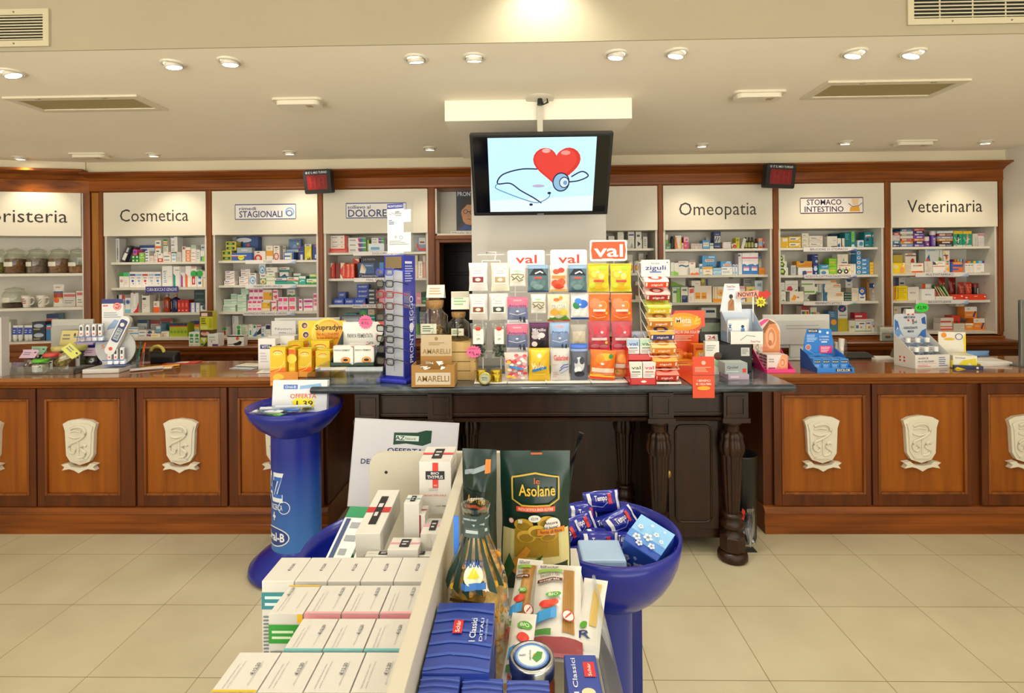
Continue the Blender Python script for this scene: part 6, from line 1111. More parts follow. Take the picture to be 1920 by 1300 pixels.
# wooden crate, cardboard header, sweets box and two cork jars
p = onz(835, 715, MZ); zc_ = at(840, 644, p.y).z; cw_ = (at(891, 650, p.y)-at(787, 650, p.y)).length
t = thing('wooden_crate', 'pale slatted wooden crate behind the liquorice box', 'crate', (at(839, 650, p.y).x, p.y+.02, MZ)); pine = noisy('pale_pine', 'c09a5c', 'd4b478', (6, 6, .8), 3, .5)
mb = MB(); hz = zc_-MZ
for k in range(4): z0 = k*hz/4; mb.box(-cw_/2, cw_/2, 0, .008, z0+.002, z0+hz/4-.002, pine).box(cw_/2-.008, cw_/2, .008, .19, z0+.002, z0+hz/4-.002, pine).box(-cw_/2, -cw_/2+.008, .008, .19, z0+.002, z0+hz/4-.002, pine)
mb.box(-cw_/2, cw_/2, .008, .19, hz-.006, hz, pine).box(-cw_/2, cw_/2, .008, .19, 0, .004, pine).box(cw_/2-.03, cw_/2-.008, -.004, 0, 0, hz, pine).build('slats', t)
def corkjar(px, y, w, h, herb, fill, label, labc):
    x = at(px, 600, y).x; t = thing('cork_jar', label, 'jar', (x, y, zc_+.001), 0, 'cork stoppered jars on the crate'); r = w/2
    sq = lambda a, z: 1/max(abs(math.cos(a)), abs(math.sin(a)))**.55
    MB().lathe([(r*.80, 0), (r*.86, .006), (r*.86, h*.62), (r*.8, h*.70), (r*.6, h*.76), (r*.58, h*.82), (r*.62, h*.84)], acr if fill < .8 else clear('c8b8a0', .2), n=40, fn=lambda a, z: sq(a+.785, z) if z < h*.69 else 1, caps=False).build('glass_body', t)
    rn = random.Random(px); c = MB()
    for k in range(70): 
        a, q = rn.uniform(0, 6.28), r*.62*math.sqrt(rn.random()); z = .008+rn.random()**.8*h*fill*.6; b = rn.uniform(0, 6.28); L_ = .013
        c.tube([(q*math.cos(a), q*math.sin(a), z), (q*math.cos(a)+L_*math.cos(b), q*math.sin(a)+L_*math.sin(b), z+rn.uniform(-.006, .012))], .0042, mat(herb[k % 2], .7), 6)
    c.build('contents', t)
    MB().lathe([(r*.55, h*.8), (r*.68, h*.85), (r*.72, h), (r*.7, h*1.01), (0, h*1.01)], noisy('cork', '8a6436', 'b8905a', (1, 1, 1), 120, .8), n=24).build('cork_stopper', t)
    mb = MB(); mb.decor(lambda u, v, e: ((u-.5)*r*1.2-(.3*r if labc == 'left' else 0), -r*.99-e, h*.2+v*h*.25), r*1.2, h*.25, 'r 0 0 1 1 d8d8c0;l .1 .2 .9 .85 3 4a6a4a', tess=2); mb.build('paper_label', t); return t
j1 = corkjar(815, p.y+.12, .150, .235, ('c8a868', 'b08c4c'), .6, 'square glass jar of liquorice roots with cork stopper', 'left')
j2 = corkjar(860, p.y+.13, .120, .165, ('3a2a20', '2a2018'), .85, 'small dark filled glass jar with cork stopper', 'mid')
for (j, px, py0, py1, w_, dec, lab) in [(j1, 819, 549, 569, .105, 'l .15 .2 .85 .8 3 e8a070', 'folded paper card with orange writing on cork jar'), (j2, 859, 562, 590, .105, 'l .15 .2 .85 .85 4 8ac08a', 'tilted paper card with green writing on small jar')]:
    yy = j.location.y; z0 = j.location.z+(.2375 if j is j1 else .167); h_ = (py1-py0)*mpp(yy)*1.25
    mb = card(MB(), w_, h_, mat('f0ead8'), dec, -.03, 0, .001, Matrix.Rotation(-.35, 4, 'X')); mb.box(-w_/2, w_/2, .02, .021, 0, h_, mat('e8e0cc'), Matrix.Rotation(.3, 4, 'X'))
    o = mb.build('price_card', origin=(0, 0, 0)); o.location = (j.location.x+.01, yy, z0+.006); o.rotation_euler = (0, 0, -.1 if j is j1 else .12); tag(o, lab, 'price card')
p2 = onz(812, 726, MZ); w_ = (at(854, 700, p2.y)-at(773, 700, p2.y)).length; kraft = mat('a87c3e', .6); t = thing('sweets_box', 'brown cardboard liquorice box with cream lettered plate', 'box', (p2.x, p2.y, MZ)); h_ = .118
mb = MB().prism([(-w_/2, 0), (w_/2, 0), (w_/2, h_), (w_/2-.04, h_), (w_/2-.06, h_-.025), (-w_/2+.06, h_-.025), (-w_/2+.04, h_), (-w_/2, h_)], 0, .003, kraft).box(-w_/2, -w_/2+.003, .003, .12, 0, h_, kraft).box(w_/2-.003, w_/2, .003, .12, 0, h_, kraft).box(-w_/2, w_/2, .003, .12, 0, .003, kraft)
mb.decor(front(w_, h_), w_, h_, 'r .09 .1 .91 .66 b8a890;r .1 .11 .9 .65 cfc3ac;T .5 .38 .74 .26 8a6a34 AMARELLI'); mb.build('tray', t)
mb = card(MB(), w_*.74, h_*1.0, mat('c4b090', .6), 'T .5 .22 .9 .22 94743c AMARELLI;l .25 .5 .8 .66 2 a08454;c .5 .82 .08 94743c', .118, h_+.03); mb.box(-w_*.37, w_*.37, .118, .121, .0, h_+.03, kraft); mb.build('header_card', t)
rn = random.Random(5); mb = MB()
for k in range(26):
    x, y, z = rn.uniform(-w_/2+.025, w_/2-.025), rn.uniform(.02, .10), rn.uniform(.04, h_+.012)
    q = [(x+rn.uniform(-.02, .02), y+rn.uniform(-.02, .02), z+rn.uniform(-.014, .014)) for _ in range(6)]; mb.add(q, [(0, 1, 2), (0, 2, 3), (1, 4, 5), (2, 5, 3), (0, 4, 1)], mat('f0ece2', .25))
o = mb.build('wrapped_sweets', origin=(0, 0, 0)); o.location = (p2.x, p2.y, MZ); tag(o, 'heap of white wrapped sweets in the cardboard liquorice box', 'sweets', None, 'stuff')
# ---- wire racks with bags of sweets
white_wire = mat('ece8e0', .35); RY = 2.985
def rack(px0, px1, ptop, label, head=None, hp=None):
    x0, x1 = at(px0, 600, RY).x, at(px1, 600, RY).x; zt_ = at((px0+px1)/2, ptop, RY).z; w = x1-x0; h = zt_-MZ
    t = thing('sweet_rack', label, 'display rack', ((x0+x1)/2, RY, MZ)); mb = MB()
    for sx in (-w*.3, w*.3): mb.tube([(sx, .02, .005), (sx, .02, h)], .004, white_wire, 6)
    mb.tube([(-w/2, -.14, .006), (w/2, -.14, .006), (w/2, .10, .006), (-w/2, .10, .006)], .004, white_wire, 6, True)
    mb.box(-w/2, w/2, -.14, .10, .001, .004, white_wire)
    for pz in (478, 548, 602, 660): mb.tube([(-w/2+.01, .02, at(px0, pz, RY).z-MZ), (w/2-.01, .02, at(px0, pz, RY).z-MZ)], .003, white_wire, 6)
    mb.build('wire_frame', t)
    if head:
        a_, b_ = at(hp[0], hp[3], RY), at(hp[1], hp[2], RY); W2, H2 = b_.x-a_.x, b_.z-a_.z; c = head
        m2 = MB().prism(rrect(0, W2, 0, H2, .012), 0, .004, mat(c[0], .35)); m2.decor(front(W2, H2, 0, 0), W2, H2, c[1]); o = m2.build('header_sign', t); o.location = (a_.x-t.location.x, -.005, a_.z-MZ)
    else:
        m2 = MB().tube([(-w*.12, .02, h), (-w*.16, .02, h+.05), (w*.16, .02, h+.05), (w*.12, .02, h)], .004, white_wire, 6).tube([(-w*.3, .02, h), (w*.3, .02, h)], .004, white_wire, 6); m2.build('handle', t)
    return t
rack(893, 950, 489, 'white wire rack of liquorice sweets beside the wooden crate')
vs_w = 'r .06 .08 .94 .92 f2f0ea;r .2 .1 .8 .12 e0a098;T .5 .5 .58 .46 e0341c val'
rack(953, 1020, 497, 'left white wire sweet rack with a red lettered sign', ('f2f0ec', vs_w), (952, 1021, 469, 503)); rack(1022, 1100, 497, 'middle white wire sweet rack with a red lettered sign', ('f2f0ec', vs_w), (1032, 1100, 468, 503))
rack(1103, 1166, 489, 'right white wire sweet rack with an orange sign', ('f0ece4', 'p d8501c .06,.1 .94,.1 .97,.5 .94,.92 .06,.92 .03,.5;T .5 .5 .78 .58 f2eee4 val;r .32 .06 .62 .12 f0ece4'), (1106, 1175, 450, 490))
BG = dict(
 lic='r .12 .25 .88 .9 f0ece8;e .5 .8 .3 .1 e4dcd8;r .2 .3 .8 .5 {0};e .5 .4 .15 .06 f0e4d8;r .25 .62 .75 .64 b0a8a4;r .3 .7 .7 .72 b0a8a4;k .008 8a8480 .15,.75 .5,.92 .85,.75',
 swirl='r .1 .62 .9 .85 f0f0ea;e .5 .72 .25 .06 a8c8a0;k .05 6a6228 .1,.5 .3,.36 .5,.5 .7,.34 .9,.48;k .05 7a6a30 .15,.3 .4,.4 .6,.24 .85,.32;k .04 8a7a3a .1,.56 .5,.58 .9,.54;r .05 .02 .95 .14 f2f2ee',
 dark='r 0 .86 1 1 8aa8c8;p 101828 .05,.62 .3,.86 .7,.86 .95,.62;k .05 d0d4dc .35,.68 .6,.76 .75,.7;r .3 .5 .7 .56 d84a34;e .3 .3 .2 .12 6a8a8c;e .65 .32 .24 .14 5a7a7c;e .5 .2 .25 .1 7a989a;r 0 0 1 .06 20305a',
 red='r 0 .82 1 1 f4e8e0;e .35 .75 .2 .1 e84a28;e .65 .8 .2 .1 e83a24;r .1 .48 .9 .6 f08a3a;e .3 .3 .25 .14 e0502c;e .65 .35 .25 .14 e85a34;e .5 .18 .3 .1 d8442a;r 0 0 1 .06 f0a028',
 lemon='e .3 .78 .2 .1 f2ec3a;e .7 .84 .2 .08 a8c828;c .28 .62 .15 f2b420;c .28 .62 .11 f4d450;c .62 .56 .15 f2b82a;c .62 .56 .11 f6e070;r .25 .34 .75 .42 d84a34;e .2 .24 .16 .1 c8d030;e .5 .18 .2 .1 e8b020;e .8 .24 .18 .1 d8c828;e .45 .7 .07 .03 f4f4ee;r 0 .96 1 1 b8c028',
 orange='c .66 .55 .17 f8a860;c .66 .55 .14 f08038;e .3 .62 .28 .2 f4885a;r .2 .34 .8 .42 e8e0d8;r .3 .26 .7 .32 e04a28;e .55 .55 .07 .035 f4ece4;c .85 .28 .05 f0c030;r 0 .95 1 1 f0a868;k .02 f8c8a0 .1,.2 .4,.1 .8,.15',
 straw='e .35 .68 .15 .16 c83848;e .7 .66 .17 .17 d04858;r .15 .34 .85 .43 e0c8cc;r .25 .24 .75 .3 c82a3a;e .62 .62 .06 .04 f4f0f0;c .82 .26 .05 e8c838;e .3 .14 .2 .08 c87080;e .7 .12 .2 .07 c87080;r 0 0 1 .05 e82848',
 ant='r 0 .62 1 1 {0};T .5 .68 .86 .09 2a3a80 Antartide;r .3 .84 .7 .9 e89aa0;r 0 0 1 .16 d0d0d8;p 2c3448 .55,.04 .6,.26 .66,.3 .7,.04;p 34384c .75,.04 .79,.26 .86,.28 .9,.04;p e8e4e0 .58,.06 .61,.2 .64,.06;e .5 .48 .07 .03 f0f0f0;k .02 e0e0e8 .1,.4 .5,.34 .9,.42',
 fruit='r 0 0 1 .06 b02a20;c .6 .86 .07 f09020;e .4 .8 .14 .06 e8702a;r .2 .5 .85 .66 e0dcc8;T .5 .56 .6 .1 a0a8a0 FRUTTA;e .3 .34 .2 .12 f0a030;e .7 .34 .2 .12 d8c040;p 4a8a2a .0,.06 .2,.2 .5,.1 .8,.22 1,.06;e .2 .18 .1 .04 f0e8d8',
 mint='e .3 .55 .2 .14 2a8a44;e .65 .6 .3 .16 2a6ad0;e .4 .72 .2 .1 3a80e0;e .4 .3 .2 .08 e4e8e4;e .7 .28 .2 .08 dce4e0;e .3 .2 .2 .07 e8ece8;e .65 .18 .2 .07 dfe6e2;r 0 0 1 .08 1c3a8a;e .5 .58 .06 .035 f2f2f2',
 berry='r 0 .84 1 1 5a1c54;T .5 .74 .7 .1 e8d8e4 Mirtillo;e .3 .5 .2 .1 c8c0c4;e .6 .54 .2 .1 d8d0d4;e .3 .62 .2 .08 b8aab0;e .55 .22 .17 .12 1a1418;e .8 .24 .16 .12 201820;e .25 .22 .15 .1 e8dcdc;e .5 .42 .06 .03 f4f0f0',
 beige='r .1 .1 .9 .7 c8bea8;l .15 .2 .85 .6 6 a89a84',
 multi='',
 gold='p e8c434 .1,.3 .9,.9 .9,.95 .1,.95;T .42 .46 .6 .18 f4ecd0 Valda;p 2a7ac8 .15,.28 .85,.38 .85,.46 .15,.36;c .5 .78 .06 f4f0e8;r .2 .2 .8 .24 e0cc5a',
 gal='T .55 .72 .8 .16 d83a2a Galatine;k .03 4a6ac0 .5,.4 .7,.5 .95,.52;k .03 4a6ac0 .45,.32 .7,.42 .95,.44;k .02 6a8ad0 .5,.24 .95,.36;l .1 .1 .45 .3 3 c8a0a0;k .008 d86a5a .1,.5 .4,.52',
 silver='r 0 .88 1 1 3a6ad0;r 0 .8 1 .86 8aa0d0;e .5 .45 .3 .2 d0d4dc;e .4 .3 .2 .1 f0f2f6;e .65 .55 .15 .1 3a3e48;e .5 .18 .3 .08 202430;e .3 .55 .1 .08 505868',
 citrus='e .6 .78 .3 .12 f0a828;c .35 .7 .16 f08a20;e .8 .8 .1 .08 2a8a3a;r .05 .25 .95 .4 f0d8c0;r .1 .16 .9 .24 e88a5a;e .45 .55 .07 .035 f4f0e8;r 0 0 1 .1 e0401c;p f4c030 .0,.1 .3,.2 1,.08 1,.14 .0,.16',
 amber='c .45 .7 .18 e87a28;c .45 .7 .14 f09a44;r .1 .36 .9 .5 c8b8b0;c .75 .55 .13 e88a3a;e .3 .2 .25 .1 c88848;e .7 .22 .22 .1 c07a3a;p 3a8a3a .1,.2 .2,.26 .3,.2')
n_ = 0
def bag(x0, x1, y0, y1, body, key, label, Y=RY-.035, arg='', d=.035, rz=0, hang=True, ry=0):
    global n_; n_ += 1
    ox, oy, s = 860, 430, 4.061; px0, px1, py0, py1 = ox+x0/s, ox+x1/s, oy+y0/s, oy+y1/s
    a_, b_ = at(px0, py1, Y), at(px1, py0, Y); w, h = (at(px1, py1, Y)-a_).length, b_.z-a_.z; mb = MB()
    pouch(mb, w*.97, h, d, body, BG[key].format(arg) if key else '', seed=n_, wr=.3)
    o = mb.build('sweet_bag', origin=(0, 0, 0)); o.location = ((a_.x+b_.x)/2, Y-d/2, max(a_.z, MZ+.006)); o.rotation_euler = (0, ry, rz); tag(o, label, 'sweet bag', 'sweet bags on the wire racks')
wt = clear('f4f2ee', .35)
bag(75, 222, 255, 470, 'e4dedc', 'lic', 'white liquorice bag with maroon plate, top left of racks', arg='8a2a34'); bag(245, 388, 255, 470, 'e0dac8', 'lic', 'cream liquorice bag with tan plate, in the top row', arg='b89a6a')
bag(78, 222, 492, 690, 'd4d0cc', 'lic', 'grey-white liquorice bag with brown plate, second row', arg='8a4a30'); bag(230, 378, 488, 690, 'ccccc8', 'lic', 'pale liquorice bag with dark green plate, second row', arg='3a443e')
bag(385, 512, 275, 435, 'e0ded4', 'swirl', 'clear bag of brown twists under the left red sign'); bag(522, 686, 270, 482, '50707c', 'dark', 'dark blue sweet bag right of the brown twists'); bag(693, 829, 272, 472, 'ecd8cc', 'red', 'red and white sweet bag under the middle sign'); bag(831, 978, 270, 482, '50707c', 'dark', 'dark blue sweet bag next to the yellow bags', Y=RY-.045)
bag(980, 1148, 260, 477, 'd4c428', 'lemon', 'yellow-green lemon sweet bag, left of the top pair'); bag(1150, 1318, 260, 477, 'd8c828', 'lemon', 'yellow-green lemon sweet bag, right of the top pair')
bag(365, 531, 515, 722, '6a7498', 'ant', 'pink and violet penguin bag in the second row', arg='d86a88'); bag(548, 666, 493, 640, 'dcd8cc', 'swirl', 'clear bag of brown twists in the second row'); bag(672, 850, 493, 702, 'd4cdb4', 'fruit', 'clear fruit sweet bag with orange slices'); bag(850, 994, 488, 688, 'd8dce0', 'mint', 'white and blue mint sweet bag with green leaves')
bag(984, 1152, 485, 698, 'e46a2c', 'orange', 'orange sweet bag, left of the second-row pair'); bag(1156, 1324, 485, 698, 'e46a2c', 'orange', 'orange sweet bag, right of the second-row pair')
bag(360, 531, 720, 934, '6a7498', 'ant', 'pink and violet penguin bag in the third row', arg='d86a88'); bag(535, 691, 710, 918, '3a2434', 'berry', 'purple-black berry sweet bag with white lettering'); bag(692, 846, 710, 934, '7a90b8', 'ant', 'pale blue penguin bag in the third row', arg='98b4dc'); bag(850, 978, 725, 892, 'a8a49c', 'beige', 'grey bag with beige printed back'); bag(982, 1156, 700, 918, 'b84858', 'straw', 'pink strawberry sweet bag, left of its pair'); bag(1160, 1324, 700, 918, 'b84858', 'straw', 'pink strawberry sweet bag, right of its pair')
rn = random.Random(2); BG['multi'] = ';'.join(f'e {rn.uniform(.1, .9):.2f} {rn.uniform(.1, .92):.2f} .09 .05 {rn.choice(["e84a5a", "f0a8b8", "f0e8e0", "e8c83a", "d8e4e8", "e87a8a", "f4ece8", "c83a3a"])}' for _ in range(60))+';p 3a8ad8 .2,.5 .8,.42 .8,.5 .2,.58'
bag(345, 532, 950, 1165, 'd8c8c0', 'multi', 'clear bag of mixed coloured sweets in the bottom row', Y=RY-.07, d=.06); bag(530, 698, 928, 1178, 'd8b01c', 'gold', 'shiny golden yellow sweet bag in the bottom row', Y=RY-.08, d=.06); bag(697, 846, 935, 1182, 'c8c6c4', 'gal', 'silver-white sweet bag with red slanted lettering', Y=RY-.08, d=.05); bag(848, 986, 890, 1168, '5a6070', 'silver', 'silver and black sweet bag with blue top', Y=RY-.07, d=.05)
bag(990, 1190, 918, 1142, 'e07024', 'citrus', 'bright orange citrus bag leaning out at the bottom', Y=RY-.075, d=.06, ry=.06); bag(1168, 1322, 918, 1125, 'c8662a', 'amber', 'amber orange sweet bag, lowest at the right', Y=RY-.05, d=.05)
for k, (x0, x1) in enumerate([(88, 216), (255, 365)]):         # bags of dark green sweets with a swing card and a red flower
    Y = RY-.04; px0, px1 = 860+x0/4.061, 860+x1/4.061; a_ = at(px0, 430+982/4.061, Y); b_ = at(px1, 430+715/4.061, Y); w, h = (at(px1, 672, Y)-at(px0, 672, Y)).length, b_.z-a_.z
    t = thing('sweet_bag', ['dark green sweets bag with white card and red flower, left', 'dark green sweets bag with white card and red flower, right'][k], 'sweet bag', ((a_.x+b_.x)/2, Y-.02, a_.z), 0, 'sweet bags on the wire racks')
    mb = MB(); pouch(mb, w, h, .035, clear('f0f2f0', .3), '', seed=30+k); mb.build('clear_wrapper', t)
    rn = random.Random(k); mb = MB()
    for q in range(34): mb.lathe([(0, -.009), (.007, -.006), (.010, 0), (.007, .006), (0, .009)], mat(('2e4438', '3c5446')[q % 2], .5), (rn.uniform(-w*.36, w*.36), .016+rn.uniform(-.006, .006), .015+rn.random()*h*.36), 8)
    mb.build('sweets', t)
    card(MB(), w*.62, h*.42, mat('f2f0ea'), 'k .04 8a9a4a .3,.3 .5,.4 .7,.32;k .03 5a6a3a .4,.25 .6,.36;r .3 .6 .7 .63 c8c8c0', -.006, h*.42, .001).build('swing_card', t)
    MB().lathe([(0, -.01), (.012, -.008), (.016, .0), (.012, .008), (0, .01)], mat('e03a24'), (0, -.012, h*.86), 12, fn=lambda a, z: 1+.2*math.sin(5*a)).build('flower', t)
mb = MB().prism([(.045*(1 if i % 2 else .82)*math.cos(math.pi*i/16), .036*(1 if i % 2 else .82)*math.sin(math.pi*i/16)) for i in range(32)], -.001, 0, mat('f86a9c')).decor(front(.08, .07, -.001, -.04, -.035), .08, .07, 'T .5 .74 .7 .1 a02a5a OFFERTA;T .35 .45 .34 .16 2a2a4a €10;T .68 .3 .4 .16 2a2a4a 6,40')
o = mb.build('price_star', origin=(0, 0, 0)); o.location = at(888, 660, RY-.085); tag(o, 'pink price star in front of the liquorice rack', 'price tag')
gold = mat('b09a34', .22, .9)
for k, (px, py0, py1, w, lab) in enumerate([(902, 690, 719, .058, 'gold sweets tin at the left behind the lying lid'), (930, 690, 720, .062, 'taller gold sweets tin at the right of the pair')]):
    q = onz(px, py1, MZ); h = at(px, py0+3, q.y+.03).z-MZ-.006; t = thing('sweets_tin', lab, 'tin', (q.x, q.y+.035, MZ+.006), 0, 'gold sweets tins by the rack')
    MB().lathe([(w*.5, 0), (w*.5, h*.7), (w*.47, h*.72)], gold, n=28).build('tin_body', t); MB().lathe([(w*.52, h*.70), (w*.52, h*.97), (w*.48, h)], gold, n=28).build('lid', t)
q = onz(909, 723, MZ); t = thing('sweets_tin', 'gold sweets tin on its edge showing a pale green label', 'tin', (q.x, q.y, MZ+.037), 0, 'gold sweets tins by the rack'); R = Matrix.Rotation(math.pi/2-.15, 4, 'X')
MB().lathe([(.036, -.025), (.036, 0), (.030, .002)], gold, n=28, T=R).build('tin_body', t); MB().lathe([(.0285, .0024), (0, .0024)], mat('e0e2c8'), n=24, T=R).decor(lambda u, v, e: ((u-.5)*.05, (v-.5)*.05, .0026+e), .05, .05, 'T .5 .6 .7 .14 3a6a3a Rabarbaro;T .5 .38 .6 .12 3a6a4a MENTA;o .5 .5 .52 .06 8a9a5a', T=R).build('label', t)
# ---- red two-tier stand
q = onz(1206, 722, MZ); t = thing('red_stand', 'glossy red two-tier stand of small white sweet boxes', 'display stand', (q.x, q.y+.0, MZ)); w = .134; rd = mat('c41c20', .2)
mb = MB().profile([(0, 0), (0, .035), (.02, .03), (.06, .028), (.075, .09), (.075, .12), (.055, .122), (.055, .155), (.075, .15), (.16, .15), (.16, 0)], -w/2, w/2, rd)
for sx in (-w/2-.004, w/2): mb.profile([(-.004, 0), (-.004, .06), (.05, .10), (.05, .19), (.164, .20), (.164, 0)], sx, sx+.004, rd)
mb.build('red_body', t, bevel=.003); MB().decor(front(.03, .012, -.0005, -.012, .012), .03, .012, 'e .5 .5 .5 .5 e8e4dc').build('price_sticker', t)
def valbox(k, x, y, z, c, lab): return carton('sweets_carton', lab, q.x+x, q.y+y, MZ+z, .066, .026, .085, mat('ece8e0'), f'r 0 0 1 1 e4e4e0;r .0 .5 1 .96 {c[0]};T .5 .66 .74 .2 {c[1]} val;r .15 .36 .85 .42 {c[1]};l .1 .08 .9 .3 2 a0a0a0', group='small sweet cartons on the red stand')
valbox(0, -.035, .012, .0345, ('d8dcd0', '4a5a3a'), 'small white carton with green lettering, lower tier of red stand'); valbox(1, .036, .012, .0345, ('e4d4d4', 'd0302a'), 'small white carton with red lettering, lower tier of red stand')
valbox(2, -.035, .078, .1545, ('a8c0dc', '2a5a9a'), 'small carton with blue lettering, upper tier of red stand'); valbox(3, .036, .078, .1545, ('b8d4bc', '2f7a4a'), 'small carton with green lettering, upper tier of red stand')
carton('leaflet_box', 'pale blue mountain patterned box behind the red stand', q.x-.005, q.y+.175, MZ, .14, .05, .265, mat('c4d0e4'), 'p 8aa4d0 .1,.7 .5,.95 .9,.75 .9,.6 .1,.6;p e0e4f0 .3,.75 .5,.9 .65,.76;r .45 .55 .8 .62 d84a3a;l .1 .2 .9 .5 3 a8b4d0')
# ---- tilted mint-box tower
q = onz(1253, 722, MZ); t = thing('mint_rack', 'white wire tower of slanted fruit sweet boxes with sign', 'display rack', (q.x-.005, q.y+.02, MZ)); mb = MB()
for sx in (-.075, .075): mb.tube([(sx-.0, -.01, .006), (sx, .20, .006), (sx-.03, .20, .66), (sx-.03, .12, .66)], .004, white_wire, 6)
for k in range(9): z = .02+k*.068; mb.tube([(-.075-.004*k, .20, z+.05), (-.075-.004*k, -.012+.012*k, z-.008), (.075-.004*k, -.012+.012*k, z-.008), (.075-.004*k, .20, z+.05)], .0022, white_wire, 5)
mb.tube([(-.075, -.01, .006), (.075, -.01, .006)], .004, white_wire, 6); mb.build('wire_frame', t)
a_, b_ = at(1202, 519, q.y+.14), at(1256, 487, q.y+.14); W2, H2 = b_.x-a_.x, b_.z-a_.z
m2 = MB().prism(rrect(0, W2, 0, H2, .006), 0, .004, mat('e0e0d4', .35)).decor(front(W2, H2, 0, 0), W2, H2, 't .5 .8 .28 .13 4a5a8a linea;T .5 .53 .72 .26 1f2f86 ziguli;r .3 .22 .7 .32 6a7ab0;r .15 .08 .85 .11 b0b4b8'); o = m2.build('header_sign', t); o.location = (a_.x-t.location.x, .12, a_.z-MZ)
cols = [('c82a24', 'e89080', 'red'), ('d8641c', 'f0b060', 'deep orange'), ('e08a24', 'f4d090', 'orange and yellow'), ('3a3a80', 'f0b454', 'navy edged orange'), ('c87a2a', 'f2c878', 'amber'), ('d8c020', 'c8d858', 'yellow and green'), ('a82030', 'f0c8c0', 'dark red'), ('e04a28', 'f4ece4', 'white and red')]
for k, (c, c2, nm) in enumerate(cols):
    z = .020+k*.0715; x = .002-.004*k; y = .0+.012*k
    carton('sweets_carton', f'slanted {nm} fruit sweet box on the white wire tower', t.location.x+x, t.location.y+y, MZ+z, .130, .10, .036, mat(c2), f'r 0 .0 1 .9 {c};T .5 .45 .5 .34 f4ece4 ziguli;r .03 .2 .1 .8 f4e8d8;r .9 .2 .97 .8 f4e8d8', rx=math.radians(24), topd=f'r .04 .06 .96 .94 {c2};e .5 .5 .3 .3 {c};e .5 .5 .16 .18 {c2};r .1 .85 .6 .93 {c}', group='fruit sweet boxes on the wire tower')
# ---- orange fibre display
q = onz(1306, 700, MZ); ore = mat('d8441c', .35); t = thing('display_box', 'bright orange fibre supplement display with tall back card', 'display', (q.x, q.y, MZ)); w = (at(1355, 690, q.y)-at(1257, 690, q.y)).length
MB().box(-w/2, w/2, 0, .20, 0, .004, ore).box(-w/2, w/2, 0, .003, .004, .045, ore).box(-w/2, -w/2+.003, .003, .2, .004, .07, ore).box(w/2-.003, w/2, .003, .2, .004, .07, ore).build('tray', t)
a_, b_ = at(1252, 640, q.y+.2), at(1321, 582, q.y+.2); W2, H2 = b_.x-a_.x, b_.z-MZ
m2 = card(MB(), W2, H2, mat('e4501c', .3), 'e .4 .8 .5 .16 f0a01c;e .4 .8 .36 .1 f4b828;p 8a1a4a .0,1 .2,1 .14,.93 .0,.9;T .42 .83 .42 .1 f6ece0 Meta;T .52 .75 .2 .05 f2dcc8 mucil;k .03 f4d040 .72,.78 .8,.9;k .03 f4d040 .74,.8 .88,.86;k .03 f4d040 .72,.76 .86,.78;T .5 .62 .9 .045 f8e8dc BENEFICI IN UNA SOLA FIBRA;l .15 .46 .8 .57 4 f4c8b0', 0, 0, .004, None, 0); o = m2.build('back_card', t); o.location = (a_.x-q.x, .196, 0)
met = 'r 0 0 1 1 e8701c;e .5 .5 .42 .36 f0a828;T .52 .55 .5 .3 fbeedc Meta;r .1 .8 .7 .88 b83a1c'
for k, (x, y, w2, d2, h2, lab) in enumerate([(-.085, .125, .085, .06, .115, 'orange fibre box at the back left of the orange tray'), (.075, .09, .125, .09, .15, 'large orange fibre box at the right of the orange tray'), (-.075, .012, .14, .10, .062, 'long low orange fibre box at the front of the orange tray')]):
    carton('supplement_box', lab, q.x+x, q.y+y, MZ+.0045, w2, d2, h2, mat('e0661c'), met, topd='r .05 .1 .95 .9 f08a2c;e .5 .5 .3 .3 f0a838', group='orange fibre boxes')
for k in range(2): 
    o = MB().lathe([(.032, 0), (.033, .075), (.035, .077), (.035, .095), (.032, .098)], mat('e8781c', .3), n=24).decor(lambda u, v, e: ((.033+e)*math.sin((u-.5)*2), -(.033+e)*math.cos((u-.5)*2), v*.075), .06, .075, 'e .5 .5 .4 .35 f0a828;T .5 .55 .5 .22 fbeedc Meta', tess=5).build('supplement_tin', origin=(0, 0, 0)); o.location = (q.x-.005+.045*k-.02, q.y+.145-.02*k+.015, MZ+.0045); tag(o, f'round orange fibre tin, {NTH[2][k]} in the orange tray', 'tin', 'round orange fibre tins')
w3 = .115; m2 = MB().box(-w3/2, w3/2, 0, .003, -.065, .155, ore).box(-w3/2, w3/2, .003, q.y-2.779, .0005, .003, ore); m2.decor(front(w3, .22, 0, None, -.065), w3, .22, 'r .03 .56 .97 .985 d8441c;r 0 .54 1 .56 a8301c;l .1 .62 .9 .76 4 f0a890;e .5 .85 .1 .05 f0b8a0;T .5 .42 .6 .05 f8e0d0 I BENEFICI;T .5 .34 .7 .05 f8e0d0 IN 1 SOLA FIBRA;e .5 .24 .3 .05 f0a828'); o = m2.build('leaflet_holder', t); o.location = (at(1319, 690, 2.779).x-q.x, 2.779-q.y, 0)
